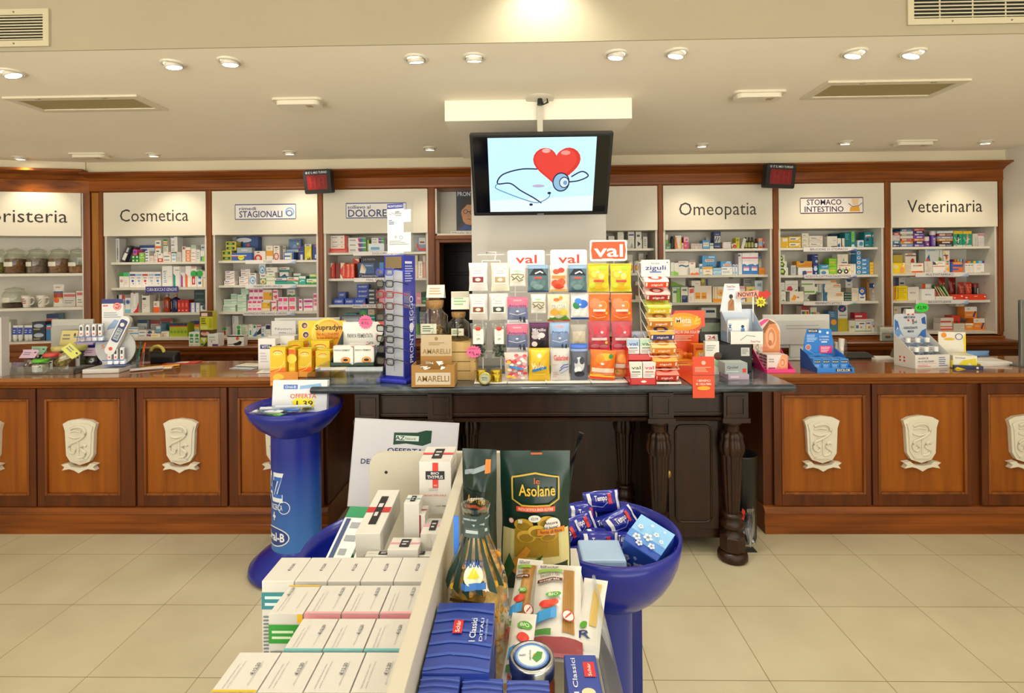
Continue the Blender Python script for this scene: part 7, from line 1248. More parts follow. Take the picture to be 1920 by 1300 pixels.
# grey-lilac boxes, till printer, drawer, terminal
q = onz(1352, 702, MZ); 
carton('medicine_box', 'low lilac box at the right end of the marble table', q.x+.04, 2.93, MZ, .115, .12, .028, mat('b8a4b8'), 'r .1 .3 .5 .7 d8c8d8'); carton('medicine_box', 'grey box with red square on the lilac box', q.x+.03, 2.94, MZ+.0285, .125, .10, .062, mat('9aa4a4'), 'T .35 .62 .5 .2 3a4a4a Quilef;r .78 .15 .94 .5 d8302a;r .05 .2 .6 .28 c8d0d0', topd='r 0 0 1 1 b8c4c0', group=None)
q2 = at(1334, 655, 3.09); carton('leaflet_box', 'white and green leaflet card box by the till printer', q2.x, 3.08, MZ, .082, .03, .195, mat('e4e6de'), 'p a8d0b0 .5,.3 .95,.6 .95,.2;c .9 .55 .12 4a2a1c;l .1 .7 .8 .9 3 a0a8a0')
q3 = at(1376, 672, 3.16); t = thing('cash_drawer', 'black cash drawer at the right end of the marble table', 'cash drawer', (q3.x, 3.14, MZ)); w = .20; zd_ = at(1378, 646, 3.14).z-MZ
MB().box(-w/2, w/2, 0, .155, 0, zd_, mat('121316', .4)).build('body', t, bevel=.004); MB().box(.035, .085, -.001, 0, zd_-.07, zd_-.02, 'lg').decor(front(.05, .05, -.001, .035, zd_-.07), .05, .05, 'l .1 .2 .9 .9 5 7a7a7a').build('sticker', t)
q4 = at(1337, 642, 3.22); t = thing('till_printer', 'black fiscal till printer with small green display', 'printer', (q4.x+.03, 3.30, MZ)); zp = at(1337, 600, 3.2).z-MZ
MB().profile([(0, 0), (0, zp*.55), (.03, zp*.98), (.06, zp), (.10, zp*.9), (.11, zp*.6), (.11, 0)], -.085, .065, mat('17181c', .35)).build('housing', t, bevel=.01, seg=3)
n = Vector((0, -.43*zp, .03)).normalized(); ang = math.atan2(.03, zp*.43); T = Matrix.Translation((0, -.001, zp*.55)) @ Matrix.Rotation(-ang, 4, 'X')
MB().box(-.07, .05, -.002, 0, zp*.18, zp*.36, mat('5a6650', .2), T).build('display', t); MB().box(-.05, .03, -.002, 0, .0, zp*.12, mat('e4e4e0'), T).decor(front(.08, zp*.12, -.002, -.05, 0), .08, zp*.12, 'T .5 .5 .6 .6 c83a2a 24', T=T).build('sticker', t)
q5 = onz(1400, 688, MZ); t = thing('card_terminal', 'black hand-held card terminal lying on the marble', 'card terminal', (q5.x, q5.y+.03, MZ), math.radians(-55))
MB().profile([(0, 0), (0, .02), (.05, .026), (.16, .05), (.19, .045), (.19, 0)], -.04, .04, mat('16171a', .4)).build('housing', t, bevel=.005); T = Matrix.Translation((0, .07, .0315)) @ Matrix.Rotation(.214, 4, 'X')
MB().box(-.03, .03, .045, .10, .0, .0015, mat('4a5258', .1), T).build('screen', t); k_ = MB()
for r in range(4):
    for c in range(3): k_.box(-.028+c*.02, -.012+c*.02, -.06+r*.022, -.045+r*.022, -.001, .003, mat(('3a3c40', '3a3c40', '3a3c40', 'd8c030')[r] if not (r == 0) else ('c83a2a', 'd8b82a', '3a9a4a')[c], .5), T)
k_.build('keypad', t)
# cardboard display with the NOVITA arrow, on the cash drawer
zq = MZ+zd_; q6 = at(1416, 666, 3.16); t = thing('display_box', 'tall white display box with picture card on the cash drawer', 'display', (q3.x+.075, 3.15, zq)); w = .20
m2 = MB().box(-w/2, w/2, 0, .15, 0, .004, 'wh').box(-w/2, w/2, 0, .003, .004, .075, mat('e8e8e6')); m2.decor(front(w, .075), w, .075, 'T .75 .2 .3 .14 c8342a TwinTex;k .05 8a8a8a .3,.3 .5,.7 .75,.6')
for sx in (-w/2, w/2-.003): m2.profile([(0, .075), (.14, .19), (.15, .19), (.15, 0), (0, 0)], sx, sx+.003, mat('b8c8dc'))
m2.decor(lambda u, v, e: (-w/2-e, .15-u*.15, v*.1), .15, .1, 'r .1 .1 .9 .7 8aa8d0'); m2.box(-w/2, w/2, .147, .15, .004, .20, mat('c8d4e4')); m2.build('carton_body', t)
pw = .10; m2 = MB().prism([(-pw*.7, .18), (pw*.7, .18), (pw*.52, .36), (-pw*.4, .36)], .146, .1469, mat('dce4ec')).decor(front(pw, .18, .146, None, .18), pw, .18, 'T .5 .9 .55 .07 b03a3a TwinTex;e .5 .55 .12 .08 2a1c18;p a8744a .3,.06 .32,.35 .5,.5 .68,.42 .7,.06;p 8a5a3a .4,.15 .6,.3 .62,.42;r .3 .78 .7 .82 a8c0d8'); o = m2.build('picture_card', t); o.location.x = -.035
for k in range(5): carton('support_pack', f'white support pack with blue figures, {colname(5, k)} in the tall display', t.location.x-.045+.012*k, t.location.y+.03+.02*k, zq+.005, .115, .012, .135, mat('ecebea'), 'v .12 .5 .16 .7 3a7ac0 SISTEMI;c .45 .38 .10 1c2a58;p 3a8ad8 .35,.1 .55,.1 .6,.3 .4,.3;c .78 .72 .07 1c2a58;p 3a8ad8 .66,.4 .9,.4 .88,.64 .7,.64;r .72 .48 .8 .54 d85a5a', cat='pack', group='support packs in the tall display')
m2 = MB().box(-.004, .004, .0, .002, -.16, .0, 'wh').prism([(.02, -.01), (.075, -.008), (.075, -.02), (.112, .012), (.08, .045), (.078, .03), (.02, .03)], -.002, 0, mat('c82a1c')).prism([(-.1, -.012), (.03, .0), (.035, .04), (-.095, .028)], -.004, -.0021, mat('e8a090')); m2.decor(front(.14, .05, -.004, -.10, -.012), .14, .05, 'T .47 .5 .86 .5 14100c NOVITÀ')
m2.prism([(.045+.036*(1 if i % 2 else .62)*math.cos(.2+math.pi*i/9), -.035+.036*(1 if i % 2 else .62)*math.sin(.2+math.pi*i/9)) for i in range(18)], -.005, -.0042, mat('f0dc20')).decor(front(.06, .05, -.005, .015, -.06), .06, .05, 'T .5 .5 .5 .5 2a2410 30')
o = m2.build('arrow_sign', t); o.location = at(1412, 556, 3.28)-t.location
# ---- things on the right counter
def ctr(px, py): return onz(px, py, CZ)
q = ctr(1463, 699); t = thing('display_box', 'rounded ear care display card with pink tray', 'display', (q.x+.0, q.y+.01, CZ)); w = .17; pk = mat('e83a8a', .35)
MB().profile([(0, 0), (0, .02), (.03, .03), (.16, .12), (.16, 0)], -w/2-.004, -w/2, pk).profile([(0, 0), (0, .02), (.03, .03), (.16, .12), (.16, 0)], w/2, w/2+.004, pk).box(-w/2, w/2, 0, .16, 0, .004, pk).box(-w/2, w/2, -.02, .002, 0, .02, pk).build('tray', t)
a_ = at(1480, 597, q.y+.17); hh_ = a_.z-CZ; pts = [(-w/2, 0), (w/2, 0)]+arc(0, hh_-w/2, w/2, 0, 180, 18)
m2 = MB().prism(pts, .161, .165, mat('e8d8c8', .4)).decor(front(w, hh_, .161), w, hh_, 'p e0905c .3,.02 .98,.02 .98,.72 .85,.88 .6,.93 .4,.72;e .66 .6 .2 .22 eeb088;e .68 .62 .14 .17 d88a5a;e .66 .6 .09 .12 f0b890;e .62 .5 .07 .06 c8744a;p 8a5a34 .3,.75 .6,.97 .85,.9 .6,.88 .42,.7;p e84a94 .1,.86 .4,.975 .52,.99 .6,.98 .3,.85 .05,.72;v .14 .42 .12 .3 8a8a84 MyClean;t .4 .4 .3 .04 e85a8a CLINIC;r .4 .2 .8 .25 8aa04a'); m2.build('back_card', t)
for k in range(2): carton('ear_care_box', ['ear care box with ear picture, front of the pink tray', 'ear care box behind the front one in the pink tray'][k], q.x+.005, q.y+.045+.055*k, CZ+.0045, .125, .05, .095, mat('e8e0dc'), 'p e8a078 .4,.0 1,.0 1,1 .7,1;e .74 .5 .17 .34 eeb48c;e .75 .52 .11 .24 d88a5c;e .74 .5 .06 .14 f0bc98;r .05 .1 .4 .2 c8447a;l .08 .5 .35 .8 2 a89a9a', leftd='l 0 0 1 1 5 9a4a6a', group='ear care boxes')
# blue foot-care display
q = ctr(1557, 698); t = thing('display_box', 'bright blue nail treatment display with sloping sides', 'display', (q.x+.02, q.y, CZ)); w = .215; bl = mat('2a80d8', .3)
MB().profile([(-.02, 0), (-.02, .025), (.01, .035), (.09, .095), (.17, .12), (.17, 0)], -w/2-.003, -w/2, mat('2a5ab0')).profile([(-.02, 0), (-.02, .025), (.01, .035), (.09, .095), (.17, .12), (.17, 0)], w/2, w/2+.003, bl).box(-w/2, w/2, -.02, .17, 0, .004, bl).box(-w/2, w/2, -.02, -.017, .004, .03, bl).decor(front(w, .03, -.02), w, .03, 'r .5 .2 .95 .8 15181e;T .72 .5 .36 .45 f0f4f8 EXCILOR').build('tray', t)
a_ = at(1560, 617, q.y+.17); hh_ = a_.z-CZ
m2 = MB().prism([(-w*.46, 0), (w*.5, 0), (w*.46, hh_*.7), (w*.40, hh_), (-w*.30, hh_), (-w*.38, hh_*.7)], .172, .176, bl).decor(front(w*.92, hh_, .172), w*.92, hh_, 'p 15181e .18,.9 .52,.9 .52,1 .22,1;T .36 .95 .28 .055 f0f4f8 EXCILOR;l .16 .66 .5 .86 5 b8d8f4;T .72 .8 .3 .04 e4f0fa 3 CONSIGLI;T .72 .72 .3 .035 e4f0fa DI CURA;l .62 .62 .9 .7 1 e4f0fa;c .58 .93 .035 d8e8f4;c .82 .9 .035 d8e8f4;r .56 .36 .96 .56 e0387c;l .6 .38 .92 .54 4 f8d8e4;c .2 .52 .075 e8f0f6;c .2 .52 .065 c87a64;k .012 8ac0f0 .2,.44 .4,.34 .6,.36;p 4a9ae4 .02,.2 .5,.3 .98,.24 .98,.3 .5,.36 .05,.28'); m2.build('back_card', t)
for k in range(4): carton('nail_care_box', f'blue nail treatment box, {colname(4, k)} in the blue display', q.x+.02-.08+.054*k, q.y+.03, CZ+.0045, .05, .08, .07+.0*k, mat('3a90e4'), 'r .1 .62 .9 .88 15181e;T .5 .75 .7 .12 f0f4f8 EXCILOR;l .15 .2 .85 .5 3 b8d8f4', topd='r .1 .1 .9 .9 5aa8ec', group='nail treatment boxes')
q = ctr(1586, 684); t = thing('drinking_glass', 'clear glass with rolled papers beside the blue display', 'glass', (q.x+.035, q.y+.12, CZ))
MB().lathe([(.034, 0), (.044, .05), (.046, .10), (.040, .15)], acr, n=24, caps=False).lathe([(.034, .002), (0, .002)], acr, n=20).build('glass_body', t); MB().tube([(0, 0, .005), (.012, 0, .155)], .018, mat('ece4d4', .6), 10).tube([(-.015, .01, .005), (-.02, .01, .13)], .010, mat('e0d0c8', .6), 8).build('paper_rolls', t)
q = ctr(1620, 675); t = tag(MB().profile([(0, 0), (0, .012), (.07, .035), (.11, .035), (.11, 0)], q.x-.10, q.x+.09, mat('141518', .35), Matrix.Translation((0, q.y+.02, CZ))).build('black_tray'), 'low black sloping tray on the right counter', 'tray')
q = ctr(1668, 676); tag(MB().box(q.x-.09, q.x+.075, q.y, q.y+.12, CZ, CZ+.012, mat('f0f0ec', .6)).build('paper_stack'), 'white paper stack between black tray and gel display', 'paper')
q = ctr(1688, 676); tag(MB().profile([(0, 0), (0, .03), (.02, .07), (.05, .075), (.07, .03), (.07, 0)], q.x-.02, q.x+.035, mat('7a7a5c', .4), Matrix.Translation((0, q.y+.0, CZ))).build('tape_dispenser', bevel=.005), 'olive grey desk dispenser left of the gel display', 'dispenser')
# gel bottle display
q = ctr(1752, 691); t = thing('display_box', 'white hand gel display box with blue splash card', 'display', (q.x-.01, q.y, CZ), math.radians(8)); w = .235; wm = mat('e4e2dc', .35)
MB().profile([(0, 0), (0, .085), (.15, .20), (.155, .20), (.155, 0)], -w/2-.003, -w/2, wm).profile([(0, 0), (0, .085), (.15, .20), (.155, .20), (.155, 0)], w/2, w/2+.003, wm).box(-w/2, w/2, 0, .155, 0, .004, wm).box(-w/2, w/2, 0, .003, .004, .085, wm).decor(front(w, .085), w, .085, 'T .22 .75 .3 .12 4a4a7a AGISCE;T .30 .52 .46 .12 4a4a7a IN 15 SECONDI;r .05 .36 .6 .38 d87a7a;l .05 .1 .5 .3 2 d87a7a;l .68 .12 .96 .85 5 6a7ab0').decor(leftf(.155, .085, -w/2-.003), .155, .085, 'c .3 .7 .08 d83a34;c .5 .7 .08 d83a34;c .3 .45 .08 d83a34;c .5 .45 .08 d83a34').build('tray', t)
a_ = at(1735, 588, q.y+.16); hh_ = a_.z-CZ
m2 = MB().prism(rrect(-w/2, w/2, 0, hh_, .02), .156, .16, mat('c4ccd8', .35)).prism([(-.03, hh_), (.03, hh_), (.03, hh_+.03), (-.03, hh_+.03)], .156, .16, mat('e4e2e0')); m2.decor(front(w, hh_, .156), w, hh_, 'p 3a6ab8 .02,.62 .1,.75 .18,.68 .12,.85 .02,.9;p 6a94d0 .02,.45 .2,.6 .3,.55 .15,.72 .02,.66;p 3a6ab8 .98,.5 .8,.56 .7,.52 .85,.66 .98,.7;p 2a56a8 .98,.78 .86,.8 .84,.9 .95,.94;p 8ab0dc .98,.4 .75,.45 .9,.5;T .47 .93 .36 .045 3a3a78 AMUCHINA;r .41 .97 .46 1.0 d8302a;r .55 .97 .6 1.0 d8302a;r .41 .85 .46 .89 d8302a;r .55 .85 .6 .89 d8302a;t .62 .84 .14 .06 3a3a50 gel;T .5 .72 .42 .045 3a3a68 IGIENIZZANTE;T .5 .65 .18 .045 3a3a68 MANI;t .5 .52 .44 .035 d84a4a igiene senz acqua;t .5 .46 .44 .035 d84a4a a portata di mano'); m2.build('back_card', t)
gel = clear('d8e4f4', .25); gi = 0
Rg = Matrix.Translation(t.location) @ Matrix.Rotation(math.radians(8), 4, 'Z')
for r in range(2):
    for c in range(3):
        x, y, z = -.068+.068*c, .045+.06*r, .004+(.05 if r else 0)
        g = thing('gel_bottle', f'clear hand gel bottle with white cap, {NTH[3][c]} in the {["front", "raised back"][r]} row', 'bottle', Rg @ Vector((x, y, z)), math.radians(8), 'hand gel bottles'); g.scale = (1.0, 1, 1)
        sq = lambda a, z_: 1/max(abs(math.cos(a)), abs(math.sin(a)))**.6
        MB().lathe([(.022, 0), (.024, .004), (.024, .075), (.018, .088), (.011, .092), (.011, .096)], gel, n=24, fn=lambda a, z_: sq(a, z_) if z_ < .08 else 1).build('bottle_body', g)
        MB().lathe([(.014, .094), (.0145, .122), (.013, .124)], mat('eceeee', .3), n=18).build('cap', g)
        MB().decor(front(.036, .06, -.0245, None, .012), .036, .06, 'r 0 0 1 1 eaecee;r .3 .82 .42 .9 d83030;r .56 .82 .68 .9 d83030;r .3 .62 .42 .7 d83030;r .56 .62 .68 .7 d83030;l .15 .1 .85 .45 3 8aa0c8').build('label', g)
MB_ = MB().prism([(1.15*.042*(1 if i % 2 else .84)*math.cos(math.pi*i/18), .034*(1 if i % 2 else .84)*math.sin(math.pi*i/18)) for i in range(36)], -.001, 0, mat('2cc83a')).decor(front(.09, .06, -.001), .09, .06, ''); MB_.decor(front(.09, .06, -.001, -.045, -.03), .09, .06, 'T .5 .5 .66 .34 143a18 €2,90')
o = MB_.build('price_star', origin=(0, 0, 0)); o.location = at(1728, 577, q.y+.155); tag(o, 'green price star on top of the hand gel display', 'price tag')
# yellow dispenser box
q = ctr(1818, 693); t = thing('display_box', 'yellow and navy supplement display beside the gel box', 'display', (q.x-.0, q.y+.02, CZ), math.radians(-14)); w = .15
MB().box(-w/2, w/2, 0, .16, 0, .004, mat('20305c')).box(-w/2, w/2, -.02, .0, 0, .022, mat('20305c')).box(-w/2, -w/2+.003, 0, .16, .004, .05, mat('e8d41c')).box(w/2-.003, w/2, 0, .16, .004, .03, mat('e8d41c')).decor(front(w, .022, -.02), w, .022, 'p e8d41c .0,.0 .4,.0 .1,.6;c .8 .5 .3 f0e8c8').build('tray', t)
a_ = at(1790, 622, q.y+.2); m2 = card(MB(), .15, a_.z-CZ, mat('ece8dc'), 'p e8d418 .3,.05 1,.05 1,1 .9,.8 .95,.4 .4,.35;r .2 .2 .96 .3 e8d418;p 20305c .6,.18 .75,.28 .8,.22 .95,.26 .95,.12 .6,.12;o .75 .86 .1 .2 3a4a8a;e .2 .9 .1 .08 e8922a;e .4 .78 .2 .04 e8b82a', .162, 0, .004); m2.build('back_card', t)
for k in range(3):
    v = Vector((-.004, .01+.045*k, .0045)); v.rotate(t.rotation_euler); carton('supplement_box', f'yellow and white supplement box, {["front", "middle", "rear"][k]} one in the yellow tray', t.location.x+v.x, t.location.y+v.y, CZ+.0045, .125, .042, .075, mat('ece8d8'), 'p e8d418 .2,.2 .4,.6 .95,.8 1,.2;p 20305c .0,.0 1,.0 1,.22 .0,.18;p f0f0f0 .55,.15 .68,.4 .8,.15;t .3 .82 .4 .12 5a6a8a Biochetasi', rz=math.radians(-14), leftd='r .1 .3 .9 .9 e0d8c4', group='yellow supplement boxes')
q = ctr(1875, 690); rn = random.Random(4)
for k in range(3): o = MB().box(-.14, .14, -.09, .09, 0, .007, mat(('f2f0ec', 'e4e2e0', 'eceae4')[k], .6)).build('paper_stack', origin=(0, 0, 0)); o.location = (q.x-.0+.012*k, q.y+.15+.02*k, CZ+.0075*k); o.rotation_euler = (0, 0, .25-.22*k); tag(o, ['lowest white sheet pile at the right end of the counter', 'middle white sheet pile at the right end of the counter', 'top white sheet pile at the right end of the counter'][k], 'paper', 'sheets at the right end of the counter')
m2 = MB(); pouch(m2, .22, .04, .05, mat('7aa8e0', .2), '', seed=8); o = m2.build('blue_wrapper', origin=(0, 0, 0)); o.location = (q.x+.07, q.y+.25, CZ+.024); tag(o, 'crumpled blue plastic wrapper behind the white sheets', 'wrapper')
tag(MB().box(q.x+.0, q.x+.2, q.y+.33, q.y+.42, CZ, CZ+.006, mat('20242e', .4)).build('writing_pad'), 'dark flat pad at the back of the right counter', 'pad')
q = at(1908, 669, 3.34); zt_ = at(1908, 562, 3.34).z; t = thing('framed_stand', 'tall aluminium framed notice stand at the far right', 'display stand', (q.x+.14, 3.34, CZ), math.radians(10)); h_ = zt_-CZ
MB().box(-.14, .14, .012, .016, .02, h_-.02, mat('1c2c4c', .3)).decor(front(.24, h_-.06, .012, None, .03), .24, h_-.06, 'r .02 .1 .3 .9 d8d8dc;l .05 .15 .28 .85 14 5a5a60').build('panel', t)
MB().box(-.14, -.10, 0, .02, 0, h_, mat('8a8c8a', .35, .6)).box(.10, .14, 0, .02, 0, h_, mat('8a8c8a', .35, .6)).box(-.10, .10, 0, .02, 0, .03, mat('8a8c8a', .35, .6)).box(-.10, .10, 0, .02, h_-.03, h_, mat('8a8c8a', .35, .6)).build('frame', t, bevel=.003); MB().box(-.14, .14, -.03, .09, 0, .006, mat('8a8c8a', .35, .6)).build('foot', t)
q = at(1675, 639, WF-.19); t = thing('leaflet_holder', 'clear plastic leaflet holder on the right shelf ledge', 'leaflet holder', (q.x, WF-.185, .985)); 
card(MB(), .17, .115, mat('d4d2c4'), 'r .25 .18 .5 .36 9a6a44;r .55 .2 .9 .5 a8b0b8;c .5 .7 .12 e4e2dc;r .0 .86 1 1 e8e4d8;l .1 .5 .4 .6 2 8a8a84', .03, .004).build('leaflets', t); MB().box(-.09, .09, .0, .003, 0, .09, acr).box(-.09, .09, .0, .06, 0, .003, acr).box(-.09, .09, .057, .06, 0, .13, acr).build('clear_holder', t)
# hook and tag on the right wall
t = thing('wire_hook', 'bent wire hook with small tag on the right wall', 'hook', (XR-.001, 3.93, 1.29)); MB().tube([(0, 0, 0), (-.015, -.04, .02), (-.02, -.10, .05), (-.015, -.14, .075), (-.01, -.11, .08), (-.008, -.05, .05)], .0022, mat('8a8478', .4, .6), 6).build('wire', t); MB().box(-.010, -.008, -.03, .0, -.11, -.01, mat('b0a894')).build('tag', t)
# ---- monitors
def monitor(px0, px1, py0, label, base_px, Y=3.665, rz=0):
    x0, x1 = at(px0, 600, Y).x, at(px1, 600, Y).x; zt_ = at((px0+px1)/2, py0, Y).z; w = x1-x0; t = thing('monitor', label, 'monitor', ((x0+x1)/2, Y, CZ), rz); h = zt_-CZ; m = mat('d0d0cc', .4)
    zb = .075
    MB().box(-w/2, w/2, 0, .02, zb, h, m).prism(rrect(-w/2+.02, w/2-.02, zb+.03, h-.045, .02), -.025, 0, mat('c4c4c2', .4)).decor(front(w-.04, .05, -.025, None, h-.11), w-.04, .05, 'l .3 .1 .9 .9 2 a8a8a8' if rz == 0 else '').build('screen_shell', t, bevel=.006)
    MB().box(-w/2+.01, w/2-.01, .02, .024, zb+.01, h-.01, mat('1a1c20', .1)).build('screen', t)
    MB().box(-.05, .05, -.012, .01, .012, zb+.08, m).box(-.12, .12, -.07, .06, 0, .012, m).build('stand', t, bevel=.004); return t
monitor(96, 174, 599, 'pale grey computer monitor seen from behind, left counter', 130); monitor(514, 655, 596, 'pale grey computer monitor behind the yellow display', 600); monitor(1430, 1556, 590, 'pale grey computer monitor behind the ear care card', 1490)
# customer display on a post
q = at(657, 606, 3.52); t = thing('customer_display', 'dark tilted customer display above the papaya card', 'customer display', (q.x, 3.52, CZ)); z = at(657, 592, 3.52).z-CZ; T = Matrix.Translation((0, 0, z-.075)) @ Matrix.Rotation(-.35, 4, 'X')
MB().prism(rrect(-.08, .085, 0, .085, .012), 0, .03, mat('24262a', .35), T).build('housing', t, bevel=.004); MB().prism(rrect(-.065, .07, .015, .07, .004), -.001, 0, mat('6a7078', .15), T).decor(front(.10, .03, -.001, -.05, .03), .1, .03, 'r 0 .1 1 .9 8a9298', T=T).build('screen', t); MB().lathe([(.06, 0), (.06, .01), (.014, .014), (.014, z-.04)], mat('24262a', .4), n=20, c=(0, .02, 0)).build('post', t)
# ---- left counter: yellow vitamin display
q = ctr(565, 704); t = thing('display_box', 'large yellow vitamin display with three round photos', 'display', (at(590, 700, 3.3).x, 3.258, CZ)); w = .34; yl = mat('ecc81c', .35)
a_ = at(600, 600, 3.52); hh_ = a_.z-CZ; cw2 = .32
m2 = card(MB(), cw2, hh_, yl, 'e .62 .72 .36 .34 f0d84a;e .66 .74 .3 .28 f0a82a;e .62 .84 .2 .14 f2c04a;o .62 .70 .34 .02 f8f0c0;c .13 .9 .075 e8e4dc;c .13 .9 .062 5a4a4a;c .14 .89 .03 d8a080;c .155 .70 .075 e8e4dc;c .155 .70 .062 3a3a44;c .16 .69 .03 d0a088;c .17 .50 .075 e8e4dc;c .17 .50 .062 8a8a98;c .16 .50 .03 d8b098;T .64 .86 .56 .11 1c1a18 Supradyn;t .62 .71 .46 .06 b84a1c Per ACCENDERE;t .62 .63 .46 .06 b84a1c la tua ENERGIA', .20, 0, .005, None, -.17); m2.build('back_card', t)
MB().box(-.19, .16, -.12, .2, 0, .004, yl).box(-.19, .16, -.13, -.12, -.0, .03, mat('e89a2c')).build('tray', t); MB().box(-.2, -.03, -.136, -.131, -.05, .03, mat('e8922c', .4)).decor(front(.17, .08, -.136, -.2, -.05), .17, .08, 'e .3 .6 .2 .3 f0c83a;k .08 e06a1c .0,.3 .5,.5 1,.2').build('hanging_flap', t)
sup = 'e .5 .8 .4 .13 f4e048;e .5 .8 .34 .10 e87a1c;e .5 .78 .3 .07 f4e87a;t .5 .79 .48 .035 3a3a5a Supradyn;k .012 f8f0a0 .05,.3 .5,.28 .95,.42;p e8701c .0,.0 1,.0 1,.3 .0,.18;k .02 f8e880 .1,.1 .6,.2 .95,.5;r .2 .02 .3 .08 f0e0c0'
bx = [(-.165, -.11, .095, .085, .175, 'tall yellow vitamin box at the left of the yellow display'), (-.09, -.085, .04, .085, .165, 'narrow orange-topped vitamin box beside the tall one'), (-.02, -.06, .085, .085, .155, 'yellow vitamin box in the middle of the yellow display'), (.085, -.04, .09, .085, .14, 'yellow vitamin box at the right of the yellow display'), (-.13, .06, .10, .08, .185, 'yellow vitamin box at the back left of the display'), (.03, .06, .12, .08, .19, 'wide yellow vitamin box at the back of the display')]
for k, (x, y, w2, d2, h2, lab) in enumerate(bx): carton('vitamin_box', lab, t.location.x+x, t.location.y+y, CZ+.0045, w2, d2, h2, mat('e8c41c'), sup if k != 1 else 'r .05 .7 .95 .95 e8641c;c .5 .6 .18 f4dc48;e .5 .2 .4 .1 f4d848', sided='r .1 .1 .9 .9 f0b428;r .2 .7 .8 .9 e8701c', topd='r .1 .2 .9 .8 f0d848', group='yellow vitamin boxes')
# white vita boxes and papers
q = Vector((ctr(506, 690).x, 3.40, 0)); vt = 'r .12 .66 .8 .80 2a3472;T .46 .73 .5 .08 f0f0f4 VITTA;l .12 .2 .6 .56 4 c4c4cc'
carton('medicine_box', 'tall white box with navy plate, left of the yellow display', q.x, q.y, CZ, .118, .09, .20, mat('e8e6e6'), vt, sided='r .1 .66 .7 .80 2a3472;l .1 .2 .7 .5 3 c4c4cc', rz=-.06); carton('medicine_box', 'tall white box behind the navy-plated one', q.x+.11, q.y+.06, CZ, .10, .08, .21, mat('e4e2e0'), 'r .4 .1 .5 .3 2a3472;l .1 .4 .8 .8 3 c4c4cc', sided='r .0 0 .3 1 e0d0a8', rz=-.06); carton('medicine_box', 'white box at the rear of the navy-plated boxes', q.x+.0, q.y+.10, CZ, .08, .07, .205, mat('dedcda'), 'l .1 .4 .8 .8 3 c4c4cc', rz=-.06)
q = ctr(530, 640); carton('info_card', 'grey brochure card standing behind the white boxes', at(530, 640, 3.56).x, 3.575, CZ, .17, .004, .30, mat('cfcccb'), 'T .5 .82 .7 .05 7a7a7a Nuovo;e .5 .3 .36 .24 b4b8c8;l .3 .7 .7 .76 1 9a9a9a', cat='card')
for k, (px, py, w2, d2, rz, c, dec, lab) in enumerate([(505, 700, .16, .10, .1, 'f0eeec', 'r .1 .6 .36 .75 6a74a8', 'white leaflet with navy mark before the white boxes'), (462, 690, .17, .10, -.2, 'e4dcc4', '', 'cream leaflet on the left counter'), (450, 693, .18, .09, -.25, 'b8c4d0', '', 'pale blue leaflet under the cream one')]):
    q = ctr(px, py); zz = (.004, .010, .001)[k]; o = MB().box(-w2/2, w2/2, 0, d2, 0, .003, mat(c, .5)).decor(topf(w2, d2, .003), w2, d2, dec).build('leaflet', origin=(0, 0, 0)); o.location = (q.x, q.y, CZ+zz-(.003 if k == 0 else .0)); o.rotation_euler = (0, 0, rz); tag(o, lab, 'leaflet')
# far left: box, spice tray, thermometer display, pen pot, tape, papers
q = ctr(0, 692); carton('remedy_box', 'white box with upright lettering cut by the left edge', at(-12, 690, 3.22).x, 3.2, CZ, .145, .05, .37, mat('ccc8c8'), 'v .82 .38 .2 .66 3a3a6a oscillococcinum')
q = ctr(78, 703); t = thing('acrylic_tray', 'clear acrylic tray of spice jars and herb bags', 'tray', (q.x, q.y-.0, CZ)); w = .41
MB().box(-w/2, w/2, 0, .27, 0, .004, acr).box(-w/2, w/2, 0, .003, .004, .05, acr).box(-w/2, -w/2+.003, .003, .27, .004, .05, acr).box(w/2-.003, w/2, .003, .27, .004, .05, acr).box(-w/2, w/2, .267, .27, .004, .10, acr).build('tray_body', t); tz = CZ+.0045
def spicejar(x, y, r, h, herb, lid, lab, lift=0):
    j = thing('spice_jar', lab, 'jar', (q.x+x, q.y+y, tz+lift), 0, 'spice jars in the acrylic tray')
    MB().lathe([(r*.95, 0), (r, .004), (r, h*.72), (r*.88, h*.78)], glassm, n=24, caps=False).build('glass_body', j); MB().lathe([(r*.94, .002), (r*.94, h*.62), (0, h*.63)], spice(herb), n=20).build('contents', j)
    MB().lathe([(r*.92, h*.78), (r*1.0, h*.80), (r*1.0, h*.97), (r*.9, h)], mat(lid, .4), n=24, fn=lambda a, z: 1+.02*math.sin(20*a)).build('lid', j); MB().decor(lambda u, v, e: ((r*1.01+e)*math.sin((u-.5)*1.9), -(r*1.01+e)*math.cos((u-.5)*1.9), h*.1+v*h*.52), r*1.8, h*.5, 'r .05 .05 .95 .95 d8d8d0;l .12 .15 .8 .85 5 8a8a84;r .75 .7 .9 .85 3a3a3a', tess=6).build('paper_label', j)
